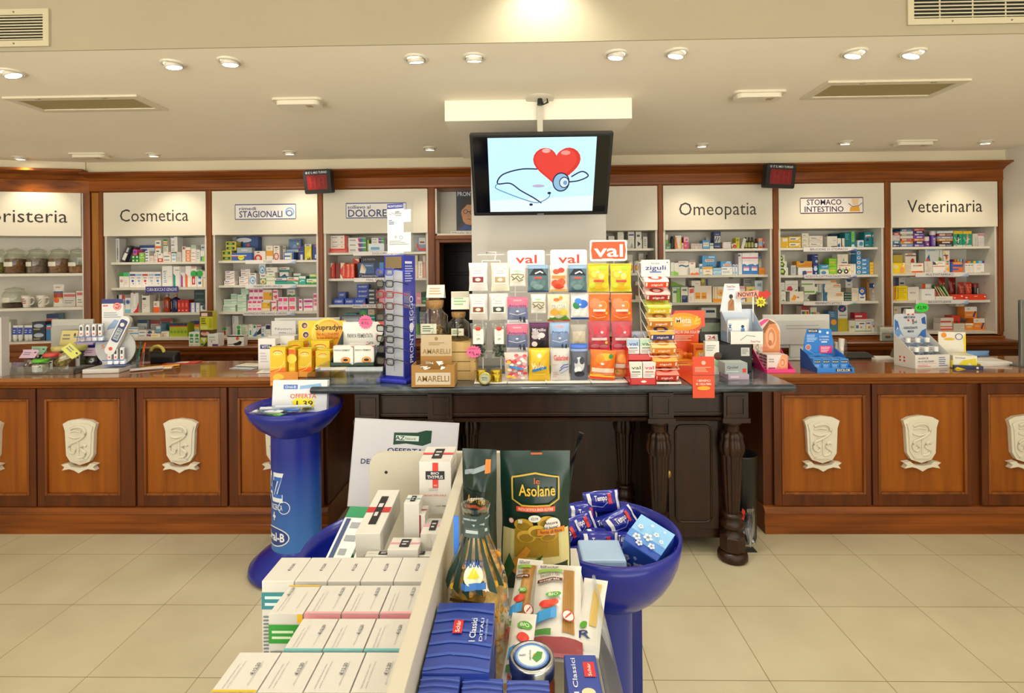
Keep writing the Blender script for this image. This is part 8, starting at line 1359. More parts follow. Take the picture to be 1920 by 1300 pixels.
def herbbag(x, y, w2, h2, body, cc, lab, ry=0, rx=0, lift=0, rz=0):
    b = thing('herb_bag', lab, 'bag', (q.x+x, q.y+y, tz+lift), 0, 'herb bags in the acrylic tray'); b.rotation_euler = (rx, ry, rz)
    m_ = MB(); pouch(m_, w2, h2, .05, spice(body), '', seed=int(abs(x*1000))+3, wr=.5); m_.build('bag_body', b); m_ = MB(); pouch(m_, w2*1.03, h2*1.02, .054, clear('f4f4f0', .3), '', seed=int(abs(x*1000))+3, wr=.5); o = m_.build('clear_film', b); o.location = (0, -.002, -.001)
    m_ = MB(); card(m_, w2*1.25, .06, mat(cc, .5), 'l .12 .3 .7 .8 2 8a8a94;r .75 .6 .9 .8 4a4a5a', .0, h2*.93, .001, Matrix.Translation((0, 0, h2*.93)) @ Matrix.Rotation(-.7, 4, 'X') @ Matrix.Translation((0, 0, -h2*.93))); m_.box(-w2*.62, w2*.62, .028, .029, h2*.93, h2*.93+.05, mat(cc, .5)); m_.build('header_card', b)
herbbag(-.125, .03, .082, .105, '6a3a2c', 'd8b8d0', 'brown herb bag with pink header, front left of tray'); herbbag(-.145, .11, .08, .115, '7a5a3c', 'a8d8b4', 'herb bag with mint green header, left of tray')
spicejar(-.045, .045, .043, .088, 'c4b8a0', '5ab82c', 'spice jar with bright green lid at the front'); spicejar(-.05, .125, .045, .115, '8a5a34', 'd8504a', 'spice jar with red chequered lid behind the green one'); spicejar(.055, .125, .043, .112, '8a4a34', 'd85a5a', 'spice jar with red chequered lid behind the grain bag')
spicejar(-.06, .205, .052, .15, '7a4424', 'c8c078', 'brown spice jar with yellow lid in the back row', 0); spicejar(.06, .205, .052, .155, '5a5a3c', 'c8cc70', 'dark green spice jar with yellow lid in the back row', 0)
herbbag(.035, .05, .08, .13, 'c8b060', 'e0e070', 'bag of golden grain with yellow header leaning right', ry=.75, lift=.03); herbbag(.145, .19, .075, .09, '3a3a38', 'd8b8d8', 'dark herb bag with lilac header by the thermometers')
for k, (x, y, c, lab) in enumerate([(-.085, .285, 'e8d890', 'cream yellow card standing behind the spice jars'), (.035, .285, 'd0b8dc', 'lilac card standing behind the spice jars')]):
    o = card(MB(), .115, .10, mat(c, .5), 'l .12 .3 .7 .8 2 8a8a84;r .78 .6 .9 .8 4a4a5a', 0, 0, .002).build('price_card', origin=(0, 0, 0)); o.location = (q.x+x, q.y+y+.0, CZ+.15); o.rotation_euler = (-.25, 0, 0); tag(o, lab, 'price card')
tag(MB().box(q.x-.15, q.x+.10, q.y+.283, q.y+.36, CZ, CZ+.148, mat('2a34a0', .4)).build('blue_box'), 'blue box behind the spice tray carrying two cards', 'box')
# thermometer display
q = ctr(196, 700); t = thing('thermometer_display', 'grey thermometer display with a giant digital thermometer', 'display', (q.x-.01, q.y+.01, CZ), math.radians(6)); gm = mat('b8babc', .35)
MB().box(-.12, .10, -.02, .16, 0, .028, mat('dad8d4', .35)).build('base', t, bevel=.004)
MB().prism([(.03+.125*math.cos(i*.2094), .155+.125*math.sin(i*.2094)) for i in range(30)], .06, .068, gm).decor(front(.2, .2, .06, -.06, .06), .2, .2, 'l .05 .66 .35 .8 3 9a9ca4;T .07 .5 .1 .12 e88a3a 5').build('round_board', t)
T = Matrix.Translation((.035, .05, .17)) @ Matrix.Rotation(math.radians(26), 4, 'Y'); wq = .062
MB().prism(rrect(-wq/2, wq/2, -.06, .21, .026, 8), -.03, 0, mat('dfe0e2', .25), T).build('giant_thermometer', t, bevel=.006, seg=3); MB().prism(rrect(-.023, .023, .03, .185, .012, 6), -.0315, -.0302, mat('2a3070', .3), T).prism(rrect(-.017, .017, .045, .125, .004), -.0325, -.0316, mat('a8b4bc', .3), T).prism(arc(0, .152, .013, 0, 360, 16), -.0345, -.0316, mat('e4e4dc', .3), T).decor(lambda u, v, e: (.017-v*.034, -.0325-e, .045+u*.08), .08, .034, 't .5 .5 .85 .6 3a4450 36.51', T=T @ Matrix.Rotation(0, 4, 'Y')).prism(arc(0, -.02, .012, 0, 360, 16), -.031, -.0301, mat('d84a3a'), T).build('thermometer_screen', t)
m2 = card(MB(), .135, .30, mat('e4e4e6', .35), 'r 0 .9 1 1 2c3478;c .72 .84 .085 d8342c;c .72 .84 .07 f0e8e8;c .72 .84 .06 d8342c;T .72 .84 .18 .05 f4ecec PIC;r .06 .84 .3 .87 d86a6a;l .1 .58 .9 .72 3 a8acb8;p 9ab4dc .1,.1 .9,.1 .9,.5 .6,.55 .3,.4;c .55 .3 .04 e88a4a;c .55 .2 .04 e88a4a', .10, .17, .004); m2.box(-.0675, .0675, .10, .104, .028, .17, gm); o = m2.build('back_card', t); o.location.x = -.01
for (nx, x0, z0, lab) in ((4, -.175, .20, 'upper'), (3, -.005, .045, 'lower')):
    n = nx; ww = .038*n; MB().box(x0-.01, x0+ww+.01, .005, .06, z0-.004, z0, mat('5a6ab8', .2)).box(x0-.01, x0+ww+.01, .003, .005, z0+.03, z0+.036, mat('5a6ab8', .2)).build('pack_rail', t)
    Rt = Matrix.Translation(t.location) @ Matrix.Rotation(math.radians(6), 4, 'Z')
    for k in range(n):
        g = thing('thermometer_pack', f'clear digital thermometer pack, {colname(n, k)} in the {lab} rail', 'thermometer', Rt @ Vector((x0+.019+.038*k, .03, z0+.001)), math.radians(6), 'thermometer packs on the display')
        MB().box(-.016, .016, .0, .02, 0, .115, clear('f0f2f4', .3)).build('clear_pack', g, bevel=.003); MB().prism(rrect(-.011, .011, .03, .108, .010), -.003, .004, mat('e8e8ea', .3)).prism(rrect(-.006, .006, .07, .095, .002), -.0036, -.003, mat('2a2e34', .3)).prism(arc(0, .05, .006, 0, 360, 10), -.0036, -.003, mat('e05a4a')).build('thermometer', g)
# pen pot
q = ctr(246, 694); t = thing('pen_pot', 'clear acrylic pen pot with pens and scissors', 'pen pot', (q.x, q.y+.06, CZ)); w = .10
MB().box(-w/2, w/2, -.05, -.047, 0, .10, acr).box(-w/2, w/2, .047, .05, 0, .12, acr).box(-w/2, -w/2+.003, -.047, .047, 0, .11, acr).box(w/2-.003, w/2, -.047, .047, 0, .11, acr).box(-w/2, w/2, -.05, .05, 0, .004, acr).build('pot', t)
for k, (x, y, a, b, L_, c, lab) in enumerate([(.01, .0, .24, .1, .165, 'e8641c', 'orange pen in the pen pot'), (-.01, .01, .12, .1, .17, '1f8a80', 'teal pen in the pen pot'), (-.03, -.01, -.35, .05, .15, '1c1c20', 'black scissors handle leaning left in the pen pot'), (-.015, .02, -.12, .1, .145, '2a6a5a', 'green pen at the back of the pen pot'), (.02, .02, .05, .1, .14, 'd8d8dc', 'white pen at the back of the pen pot')]):
    m2 = MB().tube([(0, 0, .0), (L_*math.sin(a), L_*math.sin(b)*.3, L_*math.cos(a))], .005, mat(c, .3), 8)
    if k == 2: m2.tube([(L_*math.sin(a)+.014*math.cos(i*.63), 0, L_*math.cos(a)+.012+.016*math.sin(i*.63)) for i in range(10)], .004, mat(c, .3), 6, True)
    o = m2.build('pen' if k != 2 else 'scissors', origin=(0, 0, 0)); o.location = (q.x+x, q.y+.06+y, CZ+.009); tag(o, lab, 'pen' if k != 2 else 'scissors')
q = ctr(300, 676); t = thing('tape_dispenser', 'black desk tape dispenser with yellow tape roll', 'tape dispenser', (at(298, 660, 3.62).x, 3.62, CZ)); MB().profile([(0, 0), (0, .05), (.04, .085), (.07, .08), (.08, 0)], -.10, .11, mat('16171a', .35)).build('body', t, bevel=.012, seg=3); MB().tube([(-.04+.05*math.cos(math.radians(a)), .04, .065+.055*math.sin(math.radians(a))) for a in range(0, 181, 12)], .011, mat('c8bc5a', .4), 10).build('tape_roll', t)
for k, (px, py, w2, d2, rz, c, lab) in enumerate([(285, 693, .22, .10, .45, 'f0ece8', 'white receipt papers by the pen pot'), (300, 690, .22, .07, .55, 'e8a83a', 'orange edged paper among the receipts'), (275, 695, .18, .08, .6, 'ecdcd8', 'pinkish receipt slip beside the pen pot')]):
    q = ctr(px, py); o = MB().box(-w2/2, w2/2, 0, d2, 0, .003, mat(c, .55)).build('paper_slip', origin=(0, 0, 0)); o.location = (q.x, q.y, CZ+.0035*(k+0)); o.rotation_euler = (0, 0, rz); tag(o, lab, 'paper')
q = ctr(335, 684); o = MB().box(-.11, .11, 0, .10, 0, .004, mat('c8301f', .4)).decor(topf(.22, .10, .004), .22, .10, 'r .08 .15 .7 .7 e8dcd8').build('red_leaflet', origin=(0, 0, 0)); o.location = (q.x-.01, q.y+.02, CZ); o.rotation_euler = (0, 0, .18); tag(o, 'red edged leaflet lying right of the receipts', 'leaflet')
# ---- queue number displays and cables
def numbers(px0, px1, py0, py1, rz, label):
    Y = 4.36; x0, x1 = at(px0, 330, Y).x, at(px1, 330, Y).x; zb, zt_ = at(px0, py1, Y).z, at(px0, py0, Y).z; w = (x1-x0)*.97; h = zt_-zb
    t = thing('number_display', label, 'queue display', ((x0+x1)/2, Y+.02, zb), rz); t.rotation_euler = (.16, math.radians(2 if rz > 0 else -2)*0, rz)
    MB().prism(rrect(-w/2, w/2, 0, h, .015), 0, .05, mat('18181b', .4)).build('housing', t, bevel=.004); MB().box(-w*.37, w*.37, -.002, 0, h*.17, h*.76, mat('7a1418', .08)).decor(front(w*.74, h*.59, -.002, None, h*.17), w*.74, h*.59, 'r .14 .15 .2 .85 8a1c22;r .36 .15 .42 .85 8a1c22;r .14 .47 .42 .53 8a1c22;r .58 .15 .64 .85 8a1c22;r .8 .15 .86 .85 8a1c22;r .58 .47 .86 .53 8a1c22').build('screen', t)
    m2 = MB().decor(front(w*.8, h*.12, 0, None, h*.81), w*.8, h*.12, "c .04 .5 .45 8a8a90;T .56 .5 .84 .7 d8d8dc E' IL MIO TURNO"); m2.build('lettering', t); MB().box(-.02, .02, .05, .19, h*.3, h*.5, 'bk').build('bracket', t)
    return t
numbers(566, 624, 318, 363, math.radians(-12), 'black queue number display on the left cornice'); numbers(1431, 1497, 307, 353, math.radians(14), 'black queue number display on the right cornice')
zc2 = PT+.1655
def cable(pts, label): 
    m2 = MB(); P_ = [(at(a, b, WF-.09).x, WF-.09+c, zc2+.003) for a, b, c in pts]; m2.tube(curve(P_, 6), .004, mat('e0d8c4', .5), 6); tag(m2.build('cable'), label, 'cable')
cable([(480, 320, 0), (505, 320, .01), (540, 320, -.015), (566, 320, .0)], 'white cable lying on the cornice left of the left number display'); cable([(624, 320, 0), (690, 320, .02), (740, 320, -.01), (800, 320, .015), (872, 320, 0)], 'white cable lying on the cornice towards the television'); cable([(1150, 312, 0), (1260, 312, .02), (1330, 312, -.01), (1400, 312, .015), (1432, 312, 0)], 'white cable lying on the cornice right of the television')
# ---------------------------------------------------------------- blue toothpaste stand with bowl
bluep = mat('14228e', .22)
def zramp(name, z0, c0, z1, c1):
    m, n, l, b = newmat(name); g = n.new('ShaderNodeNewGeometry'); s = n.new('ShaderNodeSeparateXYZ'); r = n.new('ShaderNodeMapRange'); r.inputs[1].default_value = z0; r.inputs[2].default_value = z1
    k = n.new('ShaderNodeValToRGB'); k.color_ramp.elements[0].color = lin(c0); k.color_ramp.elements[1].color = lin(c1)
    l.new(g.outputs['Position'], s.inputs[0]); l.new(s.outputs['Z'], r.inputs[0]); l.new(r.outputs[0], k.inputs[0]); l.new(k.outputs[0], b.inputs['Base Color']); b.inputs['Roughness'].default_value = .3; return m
X0 = at(556, 900, 2.83).x; t = thing('toothpaste_stand', 'blue column stand with bowl, printed with white toothpaste lettering', 'display stand', (X0, 2.83, 0)); r = .128
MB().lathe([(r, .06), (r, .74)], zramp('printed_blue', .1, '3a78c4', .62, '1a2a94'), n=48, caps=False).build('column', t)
MB().lathe([(0, 0), (.23, 0), (.245, .015), (.24, .04), (.19, .085), (.135, .12), (.128, .13)], bluep, n=48).build('base', t)
MB().lathe([(.10, .70), (.13, .735), (.19, .78), (.235, .835), (.252, .885), (.247, .887), (.228, .84), (.18, .79), (.08, .77), (0, .768)], bluep, n=48).build('bowl', t)
sfc = lambda u, v, e: ((r+e+.001)*math.sin(u), -(r+e+.0006)*math.cos(u), v)
def wrap(spec, a0, a1, z0, z1): 
    Wd = (a1-a0)*r; return MB().decor(lambda u, v, e: sfc(a0+u*(a1-a0), z0+v*(z1-z0), e), Wd, z1-z0, spec, tess=6)
wrap('B .5 .68 1.05 .50 .07 e8eef8 AZ;B .51 .68 .90 .40 .025 2f6ac8 AZ;T .66 .28 .62 .11 e8eef8 RICERCA;o 1.02 .28 .13 .12 e8eef8;r .5 .0 .56 .17 e8eef8;r .44 .06 .62 .11 e8eef8', -1.12, -.12, .30, .56).build('lettering', t)
wrap('e .5 .5 .52 .52 e8eef8;e .5 .5 .49 .46 24408c;B .5 .5 .76 .42 .03 f0f4fa Oral-B', -1.35, .10, .165, .265).build('badge', t)
q = at(566, 775, 2.80); o = carton('toothbrush_box', 'white toothbrush box with price star in the blue bowl', X0+.03, 2.80, .85, .30, .03, .17, mat('e4e8ee'), 'r .2 .72 .46 .86 4a7ac8;p 8ab4e0 .5,.72 .9,.78 .88,.9 .5,.82;T .33 .79 .2 .07 e8eef8 Oral-B;s .57 .27 .27 12 f0e020 1.5;B .57 .50 .52 .16 .05 f4f0e0 OFFERTA;T .57 .50 .48 .14 e0402a OFFERTA;T .6 .27 .3 .16 3a3010 1,39', rx=-.12)
rn = random.Random(9)
for k in range(5):
    m2 = MB().box(-.10, .10, -.03, .03, 0, .012, clear('eef4fa', .4)).box(-.09, .09, -.012, .012, .012, .016, mat(['7ac83a', 'e8ecf0', '3a7ac8', 'd8dce4', 'c8d4e0'][k], .3)); o = m2.build('toothbrush_pack', origin=(0, 0, 0)); o.location = (X0-.06+.02*k-.05*(k % 2), 2.68+.018*k, .865+.004*k-.006*(k == 0)); o.rotation_euler = (.1, .06*(k-2), .3*(k-2)); tag(o, ['toothbrush pack with lime handle lying in the blue bowl', 'toothbrush pack with white handle lying in the blue bowl', 'toothbrush pack with blue handle lying in the blue bowl', 'toothbrush pack with grey handle lying in the blue bowl', 'toothbrush pack with pale handle lying in the blue bowl'][k], 'pack', 'toothbrush packs in the blue bowl')
# ---------------------------------------------------------------- two blue dump bins behind the white gondola
def bin_(x, y, r, z, label):
    t = thing('dump_bin', label, 'display stand', (x, y, 0)); k = r/.25
    D_ = .26*k; H = [math.sin(q*math.pi/20) for q in range(11)]; MB().lathe([(r*math.sqrt(max(0, 1-q*q))+.0, z-D_*q) for q in H[::-1]]+[((r-.008)*math.sqrt(max(0, 1-q*q)), z+.002-(D_-.01)*q) for q in H], bluep, n=64).build('bowl', t)
    MB().lathe([(.06, .04), (.06, z-.25*k)], mat('24348c', .3), n=32, caps=False).build('column', t); MB().lathe([(0, 0), (.2, 0), (.21, .02), (.12, .045), (.06, .05)], bluep, n=40).build('base', t); return t
BLX, BLY, BLZ = -.40, 1.60, .76; lb = bin_(BLX, BLY, .28, BLZ, 'left blue dump bin with a white offer poster behind it')
P0, P1 = at(651, 950, 1.91), at(665, 785, 1.91); P2 = at(862, 773, 1.97); w = math.hypot(P2.x-P1.x, .06); h = (P1-P0).length
m2 = MB(); card(m2, w, h, mat('d0d0da', .25), 'r .01 .01 .99 .99 d8d8e2;p 1f4a38 .38,.72 .5,.74 .66,.72 .74,.76 .74,.9 .68,.9 .6,.87 .38,.86;r .40 .77 .62 .83 dce8e0;T .44 .80 .09 .045 1f2a50 AZ;t .54 .80 .1 .03 2a5a4a Natural;T .5 .655 .34 .058 24306a OFFERTA;T .45 .52 .72 .055 24306a DENTIFRICIO AZ IDEA', 0, 0, .004, None, 0)
o = m2.build('header_card', lb); o.location = (P0.x-BLX, 1.91-BLY, P0.z); o.rotation_euler = (0, math.atan2(P1.x-P0.x, P1.z-P0.z), .14)
MB().box(.0, .02, .30, .31, .03, P0.z+.2, mat('c8c8cc')).build('card_post', lb)
BRX, BRY, BRR, BRZ = .24, 1.47, .195, .87; rbn = bin_(BRX, BRY, BRR, BRZ, 'right blue dump bin full of tissue packs'); MB().box(.03, .10, .05, .07, .03, BRZ-.25, mat('1a2a80', .3)).build('back_rail', rbn)
MB().tube([(-.12, .17, .80), (-.09, .19, .98), (-.055, .19, 1.085)], .009, mat('141416', .4), 8).build('card_holder', rbn)
# tissues in the right bin
rn = random.Random(21); tp = 'r .1 .2 .2 .9 e8ecf4;T .48 .62 .36 .26 eef0f8 Tempo;r .68 .3 .78 .8 c8282c;r .9 .05 .97 .95 d0d4e4;k .03 9aa4d8 .2,.3 .5,.2 .66,.4'
for k in range(13):
    a = k*2.4; q = .13*math.sqrt((k+.5)/13); m2 = MB(); pouch(m2, .115, .062, .035, mat('1f2a9a', .2), tp, seed=k, wr=.5); o = m2.build('tissue_pack', origin=(0, 0, 0))
    x, y = BRX-.03+q*math.cos(a), BRY+.05+q*.85*math.sin(a); o.location = (x, y, BRZ-.10+.06*((y-BRY)/.15)+.012*(k % 3)); o.rotation_euler = (-.55+rn.uniform(-.3, .3), rn.uniform(-.35, .35), rn.uniform(-.6, .6))
    o.location.x -= .0; tag(o, 'dark blue tissue pack with white lettering heaped in the right bin', 'tissue pack', 'tissue packs heaped in the right bin')
o = carton('tissue_box', 'plain pale blue tissue cube in the right bin', .205, 1.335, .762, .115, .115, .095, mat('a4c2e4', .4), 'r .55 .05 .8 .25 8aa8d0;r .6 .08 .75 .2 2c3c80', topd='', rx=-.04, bevel=.006)
fl = ''.join(f'c {u} {v} {q} {c};' for (u0, v0, s) in [(.25, .3, .07), (.5, .45, .08), (.4, .15, .06), (.7, .25, .06), (.2, .6, .05), (.65, .62, .05), (.85, .5, .04), (.45, .78, .03), (.8, .8, .025)] for (u, v, q, c) in [(round(u0+s*math.cos(i*1.257), 3), round(v0+s*math.sin(i*1.257), 3), round(s*.55, 3), 'd8dce4') for i in range(5)]+[(u0, v0, round(s*.25, 3), '8a90a0')])
o = carton('tissue_box', 'blue tissue cube with white flowers leaning out of the bin', .30, 1.41, .765, .10, .10, .12, mat('2a52b4', .35), fl, topd='r 0 .45 1 1 8ac0ee;r 0 .2 1 .45 5a94dc;'+fl, sided=fl.replace('d8dce4', 'b8bcc8'), leftd=fl, rz=math.radians(-38), ry=math.radians(16), rx=math.radians(20), bevel=.004)
# boxes in the left bin
carton('dental_box', 'green and white dental box leaning in the left bin', -.52, 1.40, .765, .07, .22, .03, mat('e8ece8'), 'r 0 0 1 1 1f8a58;r .6 .2 .9 .8 e0c040', topd='r 0 .82 1 1 1f8a58;r 0 0 1 .16 1f8a58;r .1 .2 .3 .8 3a4a7a;l .4 .2 .9 .8 3 9aa0a8', sided='r 0 0 .3 1 1f8a58', rz=math.radians(-6), rx=.42, cat='box')
carton('dental_box', 'plain white box lying in the left bin', -.435, 1.385, .735, .085, .20, .05, mat('e4e2d8'), 'l .1 .2 .8 .5 2 c8c4bc', topd='o .7 .7 .08 .2 c86a6a;l .2 .2 .8 .5 3 c0b8a8', rz=-.05, rx=.4)
carton('dental_box', 'small red and white box in the left bin', -.46, 1.345, .735, .09, .035, .045, mat('c83a34'), 'r 0 0 1 .3 f0d8d4', topd='r .15 .2 .85 .8 d85a50;l .2 .3 .8 .7 2 f0d0c8', rz=-.2)
# ---------------------------------------------------------------- white gondola in front
cream = mat('cbc5b6', .4); DZ = 1.15; A0, A1 = Vector((-.151, 1.28, DZ)), Vector((-.1305, 1.28, DZ)); Yn = .42; gx, gy = -.2, .8; t = thing('display_gondola', 'white two-sided display gondola with a central divider', 'display unit', (gx, gy, 0)); T = Matrix.Translation((-gx, -gy, 0))
v = [(A0.x, Yn), (A1.x, Yn), (A1.x, 1.28), (A0.x, 1.28)]
MB().add([(x, y, z) for z in (.80, DZ) for x, y in v], [(3, 2, 1, 0), (4, 5, 6, 7), (0, 1, 5, 4), (1, 2, 6, 5), (2, 3, 7, 6), (3, 0, 4, 7)], cream, False, T).build('divider', t, bevel=.002)
lx = at(695, 870, 1.29).x; GR = .128
m2 = MB().prism([(lx, .8), (A0.x+.02, .8), (A0.x+.02, DZ+.004)]+arc(lx+.03, DZ-.026, .03, 90, 180, 6), 1.281, 1.297, cream, T); hp = at(724, 886, 1.281); m2.prism(arc(hp.x, hp.z, .004, 0, 360, 10), 1.2805, 1.281, mat('1a1612'), T)
m2.box(A0.x+.0201, .0, 1.281, 1.297, .8, DZ+.004, cream, T).box(.0, .09, 1.281, 1.297, .8, DZ-.06, cream, T).build('back_panel', t)
MB().box(-.47, GR, Yn, 1.28, .86, .88, cream, T).box(-.13, GR, Yn, 1.28, .905, .92, cream, T).box(-.46, .12, Yn+.01, 1.275, .05, .859, cream, T).box(-.44, .10, Yn+.05, 1.25, 0, .049, mat('3a3830'), T).build('body', t, bevel=.002)
pz = 1.03; m2 = MB().prism([(Yn, .92), (1.0, .92)]+arc(1.0-.03, pz-.03, .03, 0, 90, 6)+[(Yn, pz)], 0, .003, acr, Matrix.Translation((GR+.0035-gx, -gy, 0)) @ Matrix.Rotation(math.pi/2, 4, 'Z')); m2.build('clear_side', t)
BZ = 1.05
def onb(px, py, z=BZ): return onz(px, py, z)
price = 'v {u} {v} .09 .3 3a3e58 €12,20'
def topbox(px0, px1, pyf, pyb, label, fd, td, h=.168, z=BZ, name='skin_care_box', base=None, c='d6d4d0'):
    a, b = onb(px0, pyf, z), onb(px1, pyf, z); f_ = onb((px0+px1)/2, pyb, z); w = b.x-a.x-.0012; d = f_.y-a.y-.001
    return carton(name, label, (a.x+b.x)/2, a.y, z-h, w, d, h, mat(c, .4), fd, topd=td, leftd='l .1 .1 .9 .9 12 b8bcc4', group='white skin care boxes on the gondola', bevel=.0012)
prn = 'v .2 .38 .035 .6 9a9ca4 istruzioni per uso;v .3 .42 .03 .66 a0a2aa pelle sensibile viso;v .72 .45 .035 .6 a8aab0 dermatologica;'
tealf = 'r 0 .70 1 .88 2a8490;l .1 .72 .8 .86 2 d0e4e8;l .05 .04 .95 .64 16 6a7a80'
for k in range(5): topbox(490+61.8*k, 490+61.8*(k+1), 1090, 1045, f'white skin care box, {colname(5, k)} in the rearmost row', tealf, price.format(u=.6, v=.55))
r2 = [(503, 568), (569.5, 639), (640.5, 710), (711.5, 782)]
for k, (a, b) in enumerate(r2): topbox(a, b, 1152, 1098, f'white skin care box, {colname(4, k)} in the second row back', 'r 0 .72 1 .9 2c9a34;r .85 .92 1 1 f0c020;l .1 .75 .8 .86 2 d8f0d0;l .05 .05 .95 .66 14 7a7e80' if k == 0 else 'r 0 .93 1 1 f0a0ac;l .1 .1 .9 .8 12 9a9ca0', ('r 0 .96 1 1 f0bc20;' if k == 0 else 'r 0 0 1 .07 f0a4ae;')+prn+price.format(u=.2 if k == 0 else .7, v=.75))
r3 = [(530, 603), (604.5, 680), (681.5, 757)]
for k, (a, b) in enumerate(r3): topbox(a, b, 1221, 1160, f'white skin care box with teal edge, {NTH[3][k]} of the third row back', 'r 0 .93 1 1 6ab8c0;l .1 .1 .9 .8 12 9a9ca0', 'r 0 0 1 .06 6ab8c0;'+prn+price.format(u=.72, v=.62))
r4 = [(394, 480), (481.5, 567), (568.5, 655), (656.5, 742)]
for k, (a, b) in enumerate(r4): topbox(a, b, 1299, 1223, f'white skin care box, {colname(4, k)} in the front row', 'r 0 .94 1 1 f0b820;l .1 .1 .9 .8 12 9a9ca0', ('r 0 0 1 .05 f0b820;' if k == 0 else '')+prn+price.format(u=.66, v=.55))
# hair-lotion cartons heaped behind
bt = 'r 0 .44 1 .56 {0};r .34 .18 .66 .82 1c1c22;l .4 .3 .6 .7 2 d0d0d4'
def lotion(px0, px1, pyf, pyb, z, h, label, band, fd='', rx=0, rz=0): 
    a, b = onb(px0, pyf, z), onb(px1, pyf, z); f_ = onb((px0+px1)/2, pyb, z); return carton('hair_lotion_box', label, (a.x+b.x)/2, a.y, z-h, b.x-a.x, min(f_.y, 1.277)-a.y, h, mat('d9d7d3', .4), fd, topd=bt.format(band), sided='l .1 .1 .9 .9 8 b8b4b0', rx=rx, rz=rz, group='hair lotion boxes in the gondola', bevel=.0012)
tall = 'r .42 .50 .6 .98 d8342c;r .2 .66 .80 .82 1c1c24;T .5 .78 .26 .045 e8e8ec BIO;T .5 .71 .5 .06 e8e8ec THYMUS;T .51 .55 .12 .03 f0e0e0 AC;l .3 .44 .7 .5 2 b8b8b8;T .5 .36 .7 .028 d8685a PROACTIVE FIALE;T .7 .16 .36 .022 6a6a70 150 ML'
lotion(786, 845, 866, 838, 1.185, .115, 'tall white lotion box with red ribbon and black label', 'd8404a', tall)
lotion(667, 714, 998, 930, 1.08, .052, 'long white lotion box lying with its plain end forward', 'c0303a', '', rx=.10)
lotion(757, 786, 944, 928, 1.12, .22, 'small lotion box with teal ribbon at the back', '7ab8c0'); lotion(757, 797, 966, 948, 1.095, .20, 'lotion box with dark red stripe down its front', 'a8283a', 'r .62 .5 .8 1 8a1a2a;r .4 .3 .8 .48 1c1c22')
lotion(788, 828, 1001, 972, 1.075, .18, 'lotion box with pink ribbon against the divider', 'f0a0b4', 'r .3 0 .5 1 d0ccc6;p e88aa0 .7,.0 1,.0 1,1 .85,1'); lotion(726, 784, 1031, 1008, 1.06, .165, 'lotion box with pink ribbon lying lower in the heap', 'f09ab0')
lotion(684, 754, 1043, 1033, 1.045, .15, 'lotion box with gold mark just behind the rear row', 'e8e4dc'); lotion(756, 815, 1043, 1033, 1.045, .15, 'lotion box with gold mark next to the divider', 'e4e0d4')
# ---- right side of the gondola: pasta and biscuits
FZ = .9205
def stand(name, label, px0, px1, py0, Y, d, body, dec, cat, seed=1, wr=.25, rz=0, rx=0, z0=FZ, seal=.07, extra=None):
    a, b = at(px0, 1000, Y), at(px1, 1000, Y); h = at((px0+px1)/2, py0, Y).z-z0; m2 = MB(); w = b.x-a.x; pouch(m2, w, h, d, body, dec, seal=seal, wr=wr, seed=seed); o = m2.build(name, origin=(0, 0, 0)); o.location = ((a.x+b.x)/2, Y-d/2, z0); o.rotation_euler = (rx, 0, rz); return tag(o, label, cat), w, h
nest = ''.join(f'e {u} {v} .14 .045 {c};e {u} {v-.01} .10 .03 9a7a20;' for u, v, c in [(.32, .50, 'c8a030'), (.66, .52, 'd0a838'), (.36, .42, 'd4ac3c'), (.68, .43, 'c49a2c'), (.52, .46, 'dcb848')])
stand('pasta_pack', 'large dark green pasta pack with gold script and window', 938, 1071, 845, 1.12, .055, mat('14322a', .25), 'r .02 .08 .98 .46 d8ce94;p 0f2a20 .0,.0 1,.0 1,.22 .4,.17 .0,.2;r .19 .26 .83 .47 a8862a;'+nest+'k .012 c8a83a .17,.83 .17,.68 .3,.64 .7,.64 .83,.68 .83,.83 .5,.86 .17,.83;T .52 .745 .52 .075 e0b83c Asolane;t .52 .81 .08 .04 d86a2a le;r .22 .60 .78 .635 d8502c;T .5 .617 .5 .018 f4e0d0 PASTA DIETETICA SENZA GLUTINE;e .48 .555 .09 .025 e8e8e4;t .48 .555 .1 .018 3a3a3a €2,19;c .14 .53 .02 e4e0d8;o .14 .53 .02 .2 c83a2a;r .24 .52 .3 .545 e4e4e0;c .74 .50 .062 e8e4dc;T .72 .525 .2 .02 2a2a2a Ancora;T .72 .495 .2 .02 2a2a2a più buona!;p d8842a .52,.44 .92,.45 .92,.49 .52,.48;t .72 .466 .32 .022 2a2418 fonte di fibra;p c88a28 .1,.2 .36,.36 .42,.33 .2,.14;p 2a5a2c .0,.14 .12,.3 .2,.2 .1,.1;p 2a5a2c .4,.24 .6,.3 .5,.2;p b85a20 .44,.985 .6,.985 .6,1 .44,1', 'pasta', 3, .12)
o, w, h = stand('pasta_pack', 'narrow dark green pasta pack with crumpled top beside the divider', 864, 930, 842, 1.075, .06, mat('122c26', .2), 'r .1 .66 .82 .75 0c201a;T .46 .70 .56 .045 d8b040 Asolane;r .14 .645 .76 .662 c8502c;p 8a98a0 .1,.84 .7,.88 .7,.91 .1,.87;r .7 .86 .85 .94 d87a2a', 'pasta', 11, .7, rz=-.12)
